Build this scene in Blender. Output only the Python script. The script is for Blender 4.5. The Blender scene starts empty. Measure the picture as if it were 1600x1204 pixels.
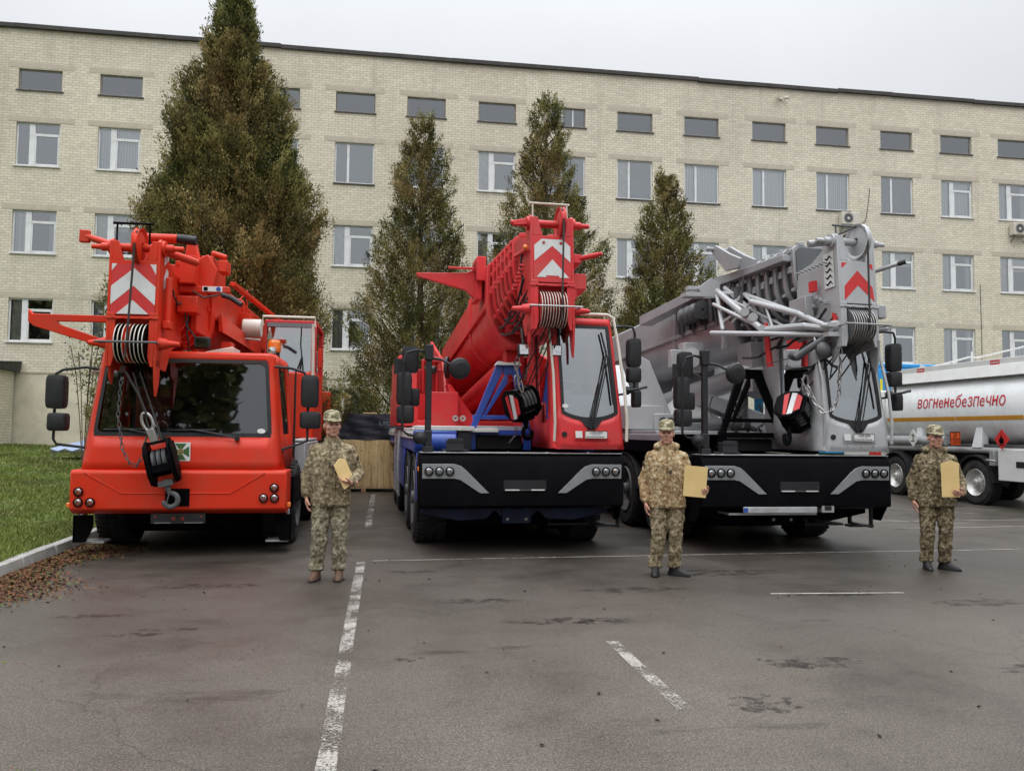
import bpy, bmesh, math, random
import numpy as np
from mathutils import Vector, Matrix, noise
R=math.radians
random.seed(7); rng=np.random.default_rng(11)
sc=bpy.context.scene; COL=sc.collection
# ------------------------------------------------------------------ camera
cd=bpy.data.cameras.new('camera'); cam=bpy.data.objects.new('camera',cd); COL.objects.link(cam); sc.camera=cam
yaw,pitch,roll=R(8.82115),R(3.20185),R(.61529)
F=Vector((math.sin(yaw)*math.cos(pitch),math.cos(yaw)*math.cos(pitch),math.sin(pitch)))
r0=Vector((math.cos(yaw),-math.sin(yaw),0)); u0=r0.cross(F)
rr=r0*math.cos(roll)+u0*math.sin(roll); uu=-r0*math.sin(roll)+u0*math.cos(roll)
M=Matrix((rr,uu,-F)).transposed().to_4x4(); M.translation=Vector((0,0,1.62)); cam.matrix_world=M
cd.sensor_fit='HORIZONTAL'; cd.sensor_width=36; cd.lens=36*1283.18/1600; cd.clip_start=.1; cd.clip_end=2000
# ------------------------------------------------------------------ node helpers
def newmat(n):
    m=bpy.data.materials.new(n); m.use_nodes=True; nt=m.node_tree
    b=nt.nodes['Principled BSDF']; return m,nt,b
def N(nt,t,**k):
    n=nt.nodes.new(t)
    for a,v in k.items():
        if a in n.inputs.keys() if hasattr(n.inputs,'keys') else False: n.inputs[a].default_value=v
        else: setattr(n,a,v)
    return n
def L(nt,a,b): nt.links.new(a,b)
def ramp(nt,src,stops,interp='LINEAR'):
    r=nt.nodes.new('ShaderNodeValToRGB'); r.color_ramp.interpolation=interp
    e=r.color_ramp.elements
    while len(e)<len(stops): e.new(.5)
    for i,(p,c) in enumerate(stops):
        e[i].position=p; e[i].color=(*c,1) if len(c)==3 else c
    L(nt,src,r.inputs[0]); return r.outputs[0]
def g3(v): return (v,v,v)
def ns(nt,scale,detail=4,rough=.6,vec=None,dim='3D'):
    n=nt.nodes.new('ShaderNodeTexNoise'); n.inputs['Scale'].default_value=scale; n.inputs['Detail'].default_value=detail; n.inputs['Roughness'].default_value=rough
    if vec is not None: L(nt,vec,n.inputs['Vector'])
    return n.outputs['Fac']
def coord(nt,kind='Object'): return nt.nodes.new('ShaderNodeTexCoord').outputs[kind]
def mixc(nt,f,a,b,mode='MIX'):
    m=nt.nodes.new('ShaderNodeMix'); m.data_type='RGBA'; m.blend_type=mode
    for s,v in ((0,f),(6,a),(7,b)):
        if isinstance(v,(int,float)): m.inputs[s].default_value=v
        elif isinstance(v,tuple): m.inputs[s].default_value=(*v,1)
        else: L(nt,v,m.inputs[s])
    return m.outputs[2]
def mth(nt,op,a,b=0.):
    m=nt.nodes.new('ShaderNodeMath'); m.operation=op
    for s,v in ((0,a),(1,b)):
        if isinstance(v,(int,float)): m.inputs[s].default_value=v
        else: L(nt,v,m.inputs[s])
    return m.outputs[0]
def bump(nt,b,h,strength=.3,dist=.01):
    n=nt.nodes.new('ShaderNodeBump'); n.inputs['Strength'].default_value=strength; n.inputs['Distance'].default_value=dist
    L(nt,h,n.inputs['Height']); L(nt,n.outputs[0],b.inputs['Normal'])
def plain(n,c,rough=.5,metal=0.,var=.12,scale=6,coat=0.,bmp=0.,dirt=None,dirtamt=.35,spec=.5):
    """painted / plastic / metal surface with uneven tone, dust and scuffs"""
    m,nt,b=newmat(n); co=coord(nt)
    f=ns(nt,scale,5,.65,co)
    lo=tuple(x*(1-var) for x in c); hi=tuple(min(1,x*(1+var)) for x in c)
    col=ramp(nt,f,[(.3,lo),(.7,hi)])
    if dirt:
        d=ramp(nt,ns(nt,2.3,8,.72,co),[(.46,g3(0)),(.72,g3(1))])
        col=mixc(nt,mth(nt,'MULTIPLY',d,dirtamt),col,dirt)
    L(nt,col,b.inputs['Base Color'])
    b.inputs['Metallic'].default_value=metal
    rg=ramp(nt,ns(nt,scale*1.7,6,.7,co),[(.3,g3(max(.02,rough-.1))),(.75,g3(min(1,rough+.14)))])
    L(nt,rg,b.inputs['Roughness']); b.inputs['Coat Weight'].default_value=coat; b.inputs['Coat Roughness'].default_value=.12
    b.inputs['Specular IOR Level'].default_value=spec
    if bmp: bump(nt,b,ns(nt,60,4,.6,co),bmp,.004)
    return m
def glass(n,tint,refl,rough=.015,wave=0.):
    m,nt,b=newmat(n); nt.nodes.remove(b); out=nt.nodes['Material Output']
    t=nt.nodes.new('ShaderNodeBsdfTransparent'); t.inputs[0].default_value=(*tint,1)
    g=nt.nodes.new('ShaderNodeBsdfGlossy'); g.inputs['Roughness'].default_value=rough; g.inputs[0].default_value=(.93,.97,1,1)
    fr=nt.nodes.new('ShaderNodeFresnel'); fr.inputs[0].default_value=1.5
    fac=mth(nt,'ADD',mth(nt,'MULTIPLY',fr.outputs[0],1.),refl)
    mx=nt.nodes.new('ShaderNodeMixShader'); L(nt,fac,mx.inputs[0]); L(nt,t.outputs[0],mx.inputs[1]); L(nt,g.outputs[0],mx.inputs[2]); L(nt,mx.outputs[0],out.inputs[0])
    if wave:
        bp=nt.nodes.new('ShaderNodeBump'); bp.inputs['Strength'].default_value=wave; bp.inputs['Distance'].default_value=.02
        L(nt,ns(nt,1.4,2,.5,coord(nt)),bp.inputs['Height']); L(nt,bp.outputs[0],g.inputs['Normal'])
    return m
# ------------------------------------------------------------------ mesh builder
class MB:
    def __init__(s): s.v=[]; s.f=[]; s.m=[]; s.T=None
    def add(s,vs,fs,mi=0):
        o=len(s.v)
        if s.T is not None: vs=[tuple(s.T@Vector(p)) for p in vs]
        s.v+=[tuple(p) for p in vs]; s.f+=[tuple(i+o for i in f) for f in fs]; s.m+=[mi]*len(fs); return s
    def box(s,x0,x1,y0,y1,z0,z1,mi=0):
        if x0>x1:x0,x1=x1,x0
        if y0>y1:y0,y1=y1,y0
        if z0>z1:z0,z1=z1,z0
        v=[(x,y,z) for z in (z0,z1) for y in (y0,y1) for x in (x0,x1)]
        return s.add(v,[(0,2,3,1),(4,5,7,6),(0,1,5,4),(2,6,7,3),(0,4,6,2),(1,3,7,5)],mi)
    def hexa(s,b,t,mi=0):
        """b,t: four corners ccw seen from above"""
        return s.add(list(b)+list(t),[(3,2,1,0),(4,5,6,7),(0,1,5,4),(1,2,6,5),(2,3,7,6),(3,0,4,7)],mi)
    def loft(s,rings,mi=0,caps=True,closed=True):
        n=len(rings[0]); v=[p for r in rings for p in r]; f=[]
        for k in range(len(rings)-1):
            for i in range(n if closed else n-1):
                j=(i+1)%n; f.append((k*n+i,k*n+j,(k+1)*n+j,(k+1)*n+i))
        if caps and closed:
            f.append(tuple(range(n-1,-1,-1))); f.append(tuple((len(rings)-1)*n+i for i in range(n)))
        return s.add(v,f,mi)
    def frame(s,d):
        d=Vector(d).normalized(); a=Vector((0,0,1)) if abs(d.z)<.9 else Vector((1,0,0))
        x=a.cross(d).normalized(); return x,d.cross(x)
    def cyl(s,p0,p1,r0,r1=None,n=14,mi=0,caps=True):
        p0=Vector(p0);p1=Vector(p1); r1=r0 if r1 is None else r1
        x,y=s.frame(p1-p0)
        rg=[[tuple(p+(x*math.cos(2*math.pi*i/n)+y*math.sin(2*math.pi*i/n))*r) for i in range(n)] for p,r in ((p0,r0),(p1,r1))]
        return s.loft(rg,mi,caps)
    def tube(s,pts,r,n=8,mi=0):
        pts=[Vector(p) for p in pts]; rg=[]; x=None
        for i,p in enumerate(pts):
            d=(pts[min(i+1,len(pts)-1)]-pts[max(i-1,0)]).normalized()
            if x is None: x,_=s.frame(d)
            x=(x-d*x.dot(d)).normalized(); y=d.cross(x)
            rg.append([tuple(p+(x*math.cos(2*math.pi*k/n)+y*math.sin(2*math.pi*k/n))*r) for k in range(n)])
        return s.loft(rg,mi)
    def lathe(s,prof,o,ax,n=24,mi=0,mis=None):
        """prof: (radius, along) list"""
        o=Vector(o); d=Vector(ax).normalized(); x,y=s.frame(d)
        for k in range(len(prof)-1):
            rg=[[tuple(o+d*h+(x*math.cos(2*math.pi*i/n)+y*math.sin(2*math.pi*i/n))*r) for i in range(n)] for r,h in prof[k:k+2]]
            s.loft(rg,mis[k] if mis else mi,False)
        return s
    def prism(s,poly,axis,a0,a1,mi=0):
        """poly 2-D, extruded along axis x|y|z"""
        def P(p,a):
            return (a,p[0],p[1]) if axis=='x' else (p[0],a,p[1]) if axis=='y' else (p[0],p[1],a)
        A=sum(poly[i][0]*poly[(i+1)%len(poly)][1]-poly[(i+1)%len(poly)][0]*poly[i][1] for i in range(len(poly)))
        if A<0: poly=poly[::-1]
        if a0>a1:a0,a1=a1,a0
        r=[[P(p,a) for p in poly] for a in (a0,a1)]
        if axis=='y': r=r[::-1]
        return s.loft(r,mi)
    def ball(s,c,r,n=12,mi=0,T=None):
        c=Vector(c); r=Vector((r,r,r)) if isinstance(r,(int,float)) else Vector(r); rg=[]; T=T or Matrix.Identity(3)
        m=max(6,n//2+2)
        v=[];f=[]
        for k in range(1,m):
            t=math.pi*k/m
            for i in range(n):
                a=2*math.pi*i/n
                v.append(tuple(c+T@Vector((r.x*math.sin(t)*math.cos(a),r.y*math.sin(t)*math.sin(a),r.z*math.cos(t)))))
        for k in range(m-2):
            for i in range(n):
                j=(i+1)%n; f.append((k*n+i,(k+1)*n+i,(k+1)*n+j,k*n+j))
        top=len(v); v.append(tuple(c+T@Vector((0,0,r.z)))); v.append(tuple(c-T@Vector((0,0,r.z))))
        for i in range(n):
            j=(i+1)%n; f.append((top,i,j)); f.append((top+1,(m-2)*n+j,(m-2)*n+i))
        return s.add(v,f,mi)
    def quad(s,a,b,c,d,mi=0): return s.add([a,b,c,d],[(0,1,2,3)],mi)
    def build_pieces(s,name,mats,parent=None,**k):
        # every separate piece becomes an object of its own
        out=[]; root=list(range(len(s.v)))
        def find(i):
            while root[i]!=i: root[i]=root[root[i]]; i=root[i]
            return i
        for f in s.f:
            a=find(f[0])
            for j in f[1:]: root[find(j)]=a
        grp={}
        for q,f in enumerate(s.f): grp.setdefault(find(f[0]),[]).append(q)
        for fs in grp.values():
            ids=sorted({i for q in fs for i in s.f[q]}); mp={i:n for n,i in enumerate(ids)}
            m=MB(); m.v=[s.v[i] for i in ids]; m.f=[tuple(mp[i] for i in s.f[q]) for q in fs]; m.m=[s.m[q] for q in fs]; out.append(m.build(name,mats,parent,**k))
        return out
    def build(s,name,mats,parent=None,bevel=0,ang=35,seg=2,fix=True,weld=False):
        me=bpy.data.meshes.new(name); me.from_pydata(s.v,[],s.f)
        for m in (mats if isinstance(mats,(list,tuple)) else [mats]): me.materials.append(m)
        me.polygons.foreach_set('material_index',s.m)
        if weld:
            bm=bmesh.new(); bm.from_mesh(me); bmesh.ops.remove_doubles(bm,verts=bm.verts,dist=.0015); bmesh.ops.recalc_face_normals(bm,faces=bm.faces); bm.to_mesh(me); bm.free()
        elif fix and len(s.v)<60000:
            bm=bmesh.new(); bm.from_mesh(me); bmesh.ops.recalc_face_normals(bm,faces=bm.faces); bm.to_mesh(me); bm.free()
        me.polygons.foreach_set('use_smooth',[True]*len(me.polygons)); me.set_sharp_from_angle(angle=R(ang)); me.update()
        o=bpy.data.objects.new(name,me); COL.objects.link(o); o.parent=parent
        if bevel:
            b=o.modifiers.new('bevel','BEVEL'); b.width=bevel; b.segments=seg; b.limit_method='ANGLE'; b.angle_limit=R(40)
            b.harden_normals=False
        return o
def tag(o,label=None,cat=None,group=None,kind=None):
    for k,v in (('label',label),('category',cat),('group',group),('kind',kind)):
        if v: o[k]=v
    return o
def thing(name,label,cat,loc=(0,0,0),rz=0,group=None):
    o=bpy.data.objects.new(name,None); COL.objects.link(o); o.location=loc; o.rotation_euler=(0,0,rz); o.empty_display_size=.3
    return tag(o,label,cat,group)
def dup(o,parent=None,recursive=True):
    c=o.copy(); COL.objects.link(c); c.parent=parent
    if recursive:
        for ch in list(o.children): dup(ch,c)
    return c
def npmesh(name,V,Fq,mats,parent=None,attr=None,mi=None):
    me=bpy.data.meshes.new(name); k=Fq.shape[1]
    me.vertices.add(len(V)); me.vertices.foreach_set('co',V.astype(np.float32).ravel())
    me.loops.add(Fq.size); me.loops.foreach_set('vertex_index',Fq.astype(np.int32).ravel())
    me.polygons.add(len(Fq)); me.polygons.foreach_set('loop_start',np.arange(0,Fq.size,k,dtype=np.int32)); me.polygons.foreach_set('loop_total',np.full(len(Fq),k,dtype=np.int32))
    for m in mats: me.materials.append(m)
    if attr is not None:
        a=me.attributes.new('tone','FLOAT','FACE'); a.data.foreach_set('value',attr.astype(np.float32))
    me.update(); me.validate()
    o=bpy.data.objects.new(name,me); COL.objects.link(o); o.parent=parent; return o
def textmesh(name,txt,size,mat,parent,T,ext=.002,sx=1.,shear=0.,align='CENTER'):
    c=bpy.data.curves.new(name,'FONT'); c.body=txt; c.size=size; c.extrude=ext; c.align_x=align; c.align_y='CENTER'; c.shear=shear
    o=bpy.data.objects.new(name+'_tmp',c); COL.objects.link(o)
    dg=bpy.context.evaluated_depsgraph_get(); dg.update(); me=bpy.data.meshes.new_from_object(o.evaluated_get(dg))
    COL.objects.unlink(o); bpy.data.objects.remove(o)
    me.transform(T@Matrix.Diagonal((sx,1,1,1))); me.materials.clear(); me.materials.append(mat)
    n=bpy.data.objects.new(name,me); COL.objects.link(n); n.parent=parent; return n
def basis(x,y,z,o):
    m=Matrix((Vector(x),Vector(y),Vector(z))).transposed().to_4x4(); m.translation=Vector(o); return m
# ------------------------------------------------------------------ materials
MT={}
MT['orange']=plain('orange_red_paint',(.62,.030,.008),.45,var=.09,scale=1.2,coat=.05,spec=.3,dirt=(.26,.08,.045),dirtamt=.45)
MT['red']=plain('crimson_paint',(.60,.030,.034),.43,var=.09,scale=1.3,coat=.08,spec=.35,dirt=(.32,.10,.08),dirtamt=.45)
MT['darkred']=plain('dull_red_paint',(.33,.03,.022),.55,var=.15,scale=3,dirt=(.2,.1,.08))
MT['blue']=plain('blue_paint',(.018,.065,.36),.4,var=.1,scale=1.5,coat=.2,dirt=(.12,.13,.17),dirtamt=.25)
MT['silver']=plain('silver_paint',(.42,.43,.44),.38,metal=.12,var=.06,scale=1.4,coat=.15,dirt=(.3,.28,.26),dirtamt=.3)
MT['boomgrey']=plain('grey_boom_paint',(.31,.315,.325),.38,metal=.1,var=.09,scale=1.6,coat=.1,dirt=(.2,.17,.15),dirtamt=.4)
MT['dkgrey']=plain('dark_grey_metal',(.075,.078,.082),.5,var=.2,scale=5,dirt=(.13,.12,.11))
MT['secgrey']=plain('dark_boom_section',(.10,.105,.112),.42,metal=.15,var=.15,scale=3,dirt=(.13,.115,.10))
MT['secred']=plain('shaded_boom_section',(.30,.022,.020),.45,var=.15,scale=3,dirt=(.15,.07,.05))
MT['shadebeam']=plain('shaded_grimy_beam',(.008,.018,.075),.6,var=.3,scale=4,dirt=(.02,.02,.02),dirtamt=.6)  # underbody shade put into the blue of the beam, with grime mottling
MT['opglass']=glass('operator_cab_glass',(.80,.90,.92),.42,.03)
MT['strip']=plain('strip_grey',(.24,.25,.26),.42,metal=.15,var=.06,dirt=(.16,.15,.14))
MT['black']=plain('black_paint',(.0035,.0035,.0045),.45,var=.2,scale=2,coat=.0,dirt=(.009,.0085,.008),dirtamt=.4,spec=.04)
MT['plastic']=plain('black_plastic',(.014,.014,.016),.55,var=.2,scale=8,bmp=.15,spec=.4)
MT['rubber']=plain('tyre_rubber',(.022,.021,.021),.85,var=.25,scale=4,dirt=(.07,.062,.055),dirtamt=.6,spec=.3)
MT['steel']=plain('worn_steel',(.36,.35,.34),.42,metal=.8,var=.2,scale=9,dirt=(.16,.12,.09),dirtamt=.5)
MT['sheave']=plain('rope_sheave_steel',(.55,.54,.52),.4,metal=.45,var=.2,scale=9,dirt=(.2,.16,.13),dirtamt=.5)
MT['rope']=plain('oily_rope',(.035,.032,.03),.6,metal=.3,var=.3,scale=40)
MT['white']=plain('white_paint',(.68,.68,.66),.42,var=.05,scale=2,coat=.15,dirt=(.38,.36,.33),dirtamt=.3)
MT['cream']=plain('cream_paint',(.62,.58,.5),.5,var=.08,scale=4,dirt=(.35,.3,.25),dirtamt=.4)
MT['refw']=plain('reflective_white',(.62,.63,.62),.5,var=.05,scale=8,dirt=(.36,.36,.34),dirtamt=.3)
MT['refr']=plain('reflective_red',(.55,.025,.025),.5,var=.08,scale=8)
MT['refo']=plain('placard_orange',(.72,.10,.02),.5,var=.05)
MT['amber']=plain('amber_lens',(.75,.18,.02),.2,var=.1,coat=.5)
MT['lamp']=plain('lamp_chrome',(.6,.6,.6),.15,metal=.9,var=.3,scale=40)
MT['lens']=glass('lamp_lens',(.8,.8,.8),.18,.05)
MT['green']=plain('emblem_green',(.045,.11,.03),.6)
MT['navy']=plain('emblem_navy',(.02,.03,.12),.6)
MT['gold']=plain('emblem_gold',(.5,.35,.06),.5)
MT['glass']=glass('cab_glass',(.84,.93,.92),.33,.02)
MT['glassc']=glass('carrier_glass',(.42,.48,.48),.10,.02,wave=.02)
MT['cabin']=plain('cabin_dark',(.05,.052,.055),.8)
MT['cabing']=plain('cabin_grey',(.22,.24,.25),.8)
MT['seat']=plain('seat_fabric',(.06,.075,.09),.9)
MT['hose']=plain('hose_rubber',(.018,.018,.018),.6,var=.3,scale=30)
MT['sticker']=plain('paper_white',(.66,.66,.64),.6,var=.04)
MT['alu']=plain('scuffed_aluminium',(.55,.56,.57),.38,metal=.6,var=.15,scale=6,dirt=(.25,.23,.2),dirtamt=.5)
# ------------------------------------------------------------------ world: overcast sky + soft sun
w=bpy.data.worlds.new('World'); sc.world=w; w.use_nodes=True; nt=w.node_tree; bg=nt.nodes['Background']
sk=nt.nodes.new('ShaderNodeTexSky'); sk.sky_type='NISHITA'; sk.sun_disc=False; sk.sun_elevation=R(48); sk.sun_rotation=R(200); sk.dust_density=6; sk.air_density=1.5
bw=nt.nodes.new('ShaderNodeRGBToBW'); L(nt,sk.outputs[0],bw.inputs[0])
gc=coord(nt,'Generated'); sp=nt.nodes.new('ShaderNodeSeparateXYZ'); L(nt,gc,sp.inputs[0])
zz=mth(nt,'MAXIMUM',sp.outputs[2],0.)
cie=mth(nt,'ADD',mth(nt,'MULTIPLY',mth(nt,'POWER',zz,4.),36.),5.8)          # overcast luminance grows towards the zenith
cl=ramp(nt,ns(nt,2.2,6,.55,gc),[(.3,g3(.93)),(.7,g3(1.06))])
tot=mth(nt,'ADD',cie,mth(nt,'MULTIPLY',bw.outputs[0],.02))
cc=mixc(nt,1.,cl,(.955,.985,1.03),'MULTIPLY')
vm=nt.nodes.new('ShaderNodeVectorMath'); vm.operation='SCALE'; L(nt,cc,vm.inputs[0]); L(nt,tot,vm.inputs['Scale'])
L(nt,vm.outputs[0],bg.inputs[0]); bg.inputs[1].default_value=.1
ld=bpy.data.lights.new('sun','SUN'); ld.energy=.5; ld.angle=R(40); ld.color=(1,.97,.93)
sun=bpy.data.objects.new('sun',ld); COL.objects.link(sun)
az=R(200); el=R(48); dv=Vector((math.sin(az)*math.cos(el),math.cos(az)*math.cos(el),math.sin(el))); sun.rotation_euler=dv.to_track_quat('Z','Y').to_euler()
sc.view_settings.view_transform='Standard'; sc.view_settings.look='None'; sc.view_settings.exposure=.33; sc.view_settings.gamma=1
sc.cycles.max_bounces=6; sc.cycles.transparent_max_bounces=12; sc.cycles.sample_clamp_indirect=6
# ------------------------------------------------------------------ ground
m,nt,b=newmat('damp_asphalt'); co=coord(nt)
big=ns(nt,.16,5,.6,co); med=ns(nt,.7,6,.68,co); fine=ns(nt,85,3,.75,co); fine2=ns(nt,26,4,.7,co)
c1=ramp(nt,big,[(.34,(.050,.040,.031)),(.5,(.080,.066,.053)),(.66,(.104,.088,.072))])
c2=mixc(nt,1.,c1,ramp(nt,med,[(.3,g3(.62)),(.52,g3(1.)),(.75,g3(1.18))]),'MULTIPLY')
c3=mixc(nt,1.,c2,ramp(nt,fine,[(.3,g3(.42)),(.5,g3(.96)),(.68,g3(2.4))]),'MULTIPLY')
c3=mixc(nt,1.,c3,ramp(nt,fine2,[(.33,g3(.72)),(.5,g3(1.)),(.7,g3(1.18))]),'MULTIPLY')
spd=nt.nodes.new('ShaderNodeSeparateXYZ'); L(nt,co,spd.inputs[0]); ydark=ramp(nt,mth(nt,'ADD',mth(nt,'MULTIPLY',spd.outputs[1],.05),mth(nt,'MULTIPLY',ns(nt,.35,6,.65,co),.5)),[(.50,g3(1.)),(.68,g3(.62))]); c3=mixc(nt,1.,c3,ydark,'MULTIPLY')   # asphalt colour gets darker with distance along Y, broken up by noise
# soaked spots and dark crumbs
mp=nt.nodes.new('ShaderNodeMapping'); L(nt,co,mp.inputs[0]); mp.inputs['Scale'].default_value=(.55,1.5,1)
wet=ramp(nt,ns(nt,.85,7,.66,mp.outputs[0]),[(.60,g3(0)),(.68,g3(1))])
c4=mixc(nt,mth(nt,'MULTIPLY',wet,.62),c3,(.022,.019,.017))
crumb=ramp(nt,ns(nt,9,5,.75,co),[(.685,g3(0)),(.70,g3(1))])
zone=ramp(nt,ns(nt,.9,4,.6,co),[(.48,g3(0)),(.62,g3(1))])
c5=mixc(nt,mth(nt,'MULTIPLY',mth(nt,'MULTIPLY',crumb,zone),.85),c4,(.012,.010,.009))
vo=nt.nodes.new('ShaderNodeTexVoronoi'); vo.feature='DISTANCE_TO_EDGE'; vo.inputs['Scale'].default_value=.22
dn=nt.nodes.new('ShaderNodeVectorMath'); dn.operation='ADD'; nn=nt.nodes.new('ShaderNodeTexNoise'); nn.inputs['Scale'].default_value=1.1; nn.inputs['Detail'].default_value=6; L(nt,co,nn.inputs[0]); L(nt,co,dn.inputs[0]); L(nt,nn.outputs['Color'],dn.inputs[1]); L(nt,dn.outputs[0],vo.inputs['Vector'])
crk=ramp(nt,vo.outputs['Distance'],[(.0,g3(1)),(.0035,g3(.0))])
c6=mixc(nt,mth(nt,'MULTIPLY',crk,.45),c5,(.018,.016,.014))
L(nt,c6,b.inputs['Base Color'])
ro=ramp(nt,med,[(.3,g3(.36)),(.7,g3(.58))]); ro2=mixc(nt,mth(nt,'MULTIPLY',wet,.6),ro,g3(.34)); L(nt,ro2,b.inputs['Roughness'])
bump(nt,b,fine,.4,.005); b.inputs['Specular IOR Level'].default_value=.45
MT['asphalt']=m
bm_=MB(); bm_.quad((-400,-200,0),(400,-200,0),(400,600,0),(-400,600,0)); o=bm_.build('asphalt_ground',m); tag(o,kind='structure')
# painted lines, worn through
def worn(n,th,col=(.55,.53,.48)):
    m,nt,b=newmat(n); co=coord(nt); L(nt,ramp(nt,ns(nt,30,4,.7,co),[(.3,tuple(x*.72 for x in col)),(.7,col)]),b.inputs['Base Color']); b.inputs['Roughness'].default_value=.75
    a=mth(nt,'ADD',mth(nt,'MULTIPLY',ns(nt,60,5,.8,co),.6),mth(nt,'MULTIPLY',ns(nt,3.2,4,.6,co),.4))
    L(nt,ramp(nt,a,[(th,g3(0)),(th+.035,g3(1))]),b.inputs['Alpha']); return m
WA=worn('worn_road_paint',.49,(.34,.315,.28)); WB=worn('faint_road_paint',.50,(.34,.32,.30)); WC=worn('thin_road_paint',.455,(.33,.315,.29))
def line(p,q,wd,mat,name='road_marking'):
    a=Vector((*p,0));b_=Vector((*q,0));d=(b_-a).normalized();n=Vector((-d.y,d.x,0))*wd/2
    s=MB(); k=max(2,int((b_-a).length/.25)); pts=[]
    for i in range(k+1):
        t=a.lerp(b_,i/k); e=(random.random()-.5)*wd*.16; e2=(random.random()-.5)*wd*.16
        pts.append(((t+n*(1+e/wd)),(t-n*(1+e2/wd))))
    for i in range(k): s.quad(*[(v.x,v.y,.004) for v in (pts[i][0],pts[i][1],pts[i+1][1],pts[i+1][0])])
    o=s.build(name,mat); tag(o,kind='structure')
line((-.245,2.6),(-.245,10.35),.10,WA)
for a_,b_ in ((13.9,15.2),(15.5,17.3),(17.8,21.2)): line((-.235,a_),(-.225,b_),.11,WA)
line((1.78,4.7),(1.78,6.28),.1,WA)
line((-.1,10.42),(3.2,10.55),.04,WC); line((3.2,10.55),(9.4,10.72),.045,WC); line((9.4,10.72),(14,10.8),.045,WC)
line((3.92,7.95),(5.34,7.86),.05,WC); line((8.3,13.15),(12.5,13.5),.05,WC); line((8.9,14.3),(14.5,14.6),.05,WC)
line((8.5,15.1),(10.8,13.9),.05,WC); line((7.2,13.1),(9.1,13.2),.05,WB); line((10.9,17.2),(12.4,15.6),.05,WC); line((12.2,17.6),(13.4,16.3),.05,WC)
for yy,x0_,x1_ in ((15.0,-.1,.5),(16.1,-.1,.28),(17.3,-.1,.3),(18.8,-.15,.2),(13.8,.05,.4),(12.6,-.1,.25)): line((x0_,yy),(x1_,yy+.02),.035,WB)
# wet hollows
pm,nt,b=newmat('shallow_wet_hollow'); b.inputs['Base Color'].default_value=(.022,.018,.015,1); b.inputs['Roughness'].default_value=.4
co=coord(nt); L(nt,ramp(nt,ns(nt,7,7,.8,co),[(.47,g3(0)),(.60,g3(.75))]),b.inputs['Alpha'])
def puddle(x,y,rx,ry,name='puddle'):
    s=MB(); n=26; s.add([(x+rx*math.cos(2*math.pi*i/n)*(1+.28*math.sin(i*2.3+x*7)),y+ry*math.sin(2*math.pi*i/n)*(1+.25*math.sin(i*1.7+y*5)),.0025) for i in range(n)],[tuple(range(n))])
    tag(s.build(name,pm),kind='structure')
from_px=[(3.05,5.55,.33,.14),(1.6,7.0,.5,.12),(5.8,7.35,.45,.16),(4.7,7.9,.5,.13),(3.9,9.2,.8,.2),(-1.75,8.9,.5,.13),(-2.45,7.6,.3,.08),(-1.9,6.9,.22,.06),(-1.65,7.05,.25,.05),(.2,6.0,.1,.09),(2.3,4.75,.2,.16),(.35,9.6,.25,.08),(2.6,8.3,.55,.14),(-2.6,4.9,.14,.035),(4.6,5.2,.3,.12),(.9,7.9,.4,.12),(1.9,6.95,.28,.1)]
for p in from_px: puddle(*p)
# kerb
kc=plain('weathered_concrete',(.33,.32,.30),.85,var=.18,scale=5,dirt=(.12,.12,.09),dirtamt=.6,bmp=.3)
y=1.2; s=MB()
while y<27:
    x=-3.98-(y-9)*.02; dx=random.uniform(-.012,.012); z=.13+random.uniform(-.006,.006)
    s.hexa([(x-.16+dx,y+.012,-.05),(x+dx,y+.012,-.05),(x-.02+dx,y+.985,-.05),(x-.18+dx,y+.985,-.05)],[(x-.16+dx,y+.012,z),(x-.03+dx,y+.012,z),(x-.05+dx,y+.985,z),(x-.18+dx,y+.985,z)]); y+=1.0
tag(s.build('kerb',kc,bevel=.012),kind='structure')
# lawn: a gentle bank up to the wall
def lawn_z(x,y):
    e=-4.12-(y-9)*.02; t=min(1,max(0,(e-x)/9.)); k=min(1,max(0,(y-9)/23.)); 
    return .11+ .62*k*min(1,(e-x)/3.5 if e>x else 0)+.25*t*k+.02*math.sin(x*1.3)*math.sin(y*.9)
gm,nt,b=newmat('lawn_soil'); co=coord(nt)
L(nt,ramp(nt,ns(nt,1.3,6,.7,co),[(.3,(.05,.085,.016)),(.55,(.08,.12,.025)),(.75,(.12,.12,.04))]),b.inputs['Base Color']); b.inputs['Roughness'].default_value=.95; bump(nt,b,ns(nt,30,4,.7,co),.8,.03)
V=[];Fq=[]; nx,ny=30,40
for j in range(ny+1):
    yy=-2+j*(34.4/ny)
    for i in range(nx+1):
        e=-4.12-(yy-9)*.02; xx=e-(i/nx)**1.5*30; V.append((xx,yy,lawn_z(xx,yy)))
for j in range(ny):
    for i in range(nx): k=j*(nx+1)+i; Fq.append((k,k+nx+1,k+nx+2,k+1))
s=MB(); s.add(V,Fq); o=s.build('lawn',gm,fix=False); tag(o,kind='structure')
# planting bed of turf behind the parked vehicles
s=MB(); s.hexa([(-4.6,23.9,-.02),(32,23.9,-.02),(32,32.3,-.02),(-4.6,32.3,-.02)],[(-4.6,23.9,.1),(32,23.9,.1),(32,32.3,.35),(-4.6,32.3,.6)]); tag(s.build('turf_bed',gm),kind='structure')
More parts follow.
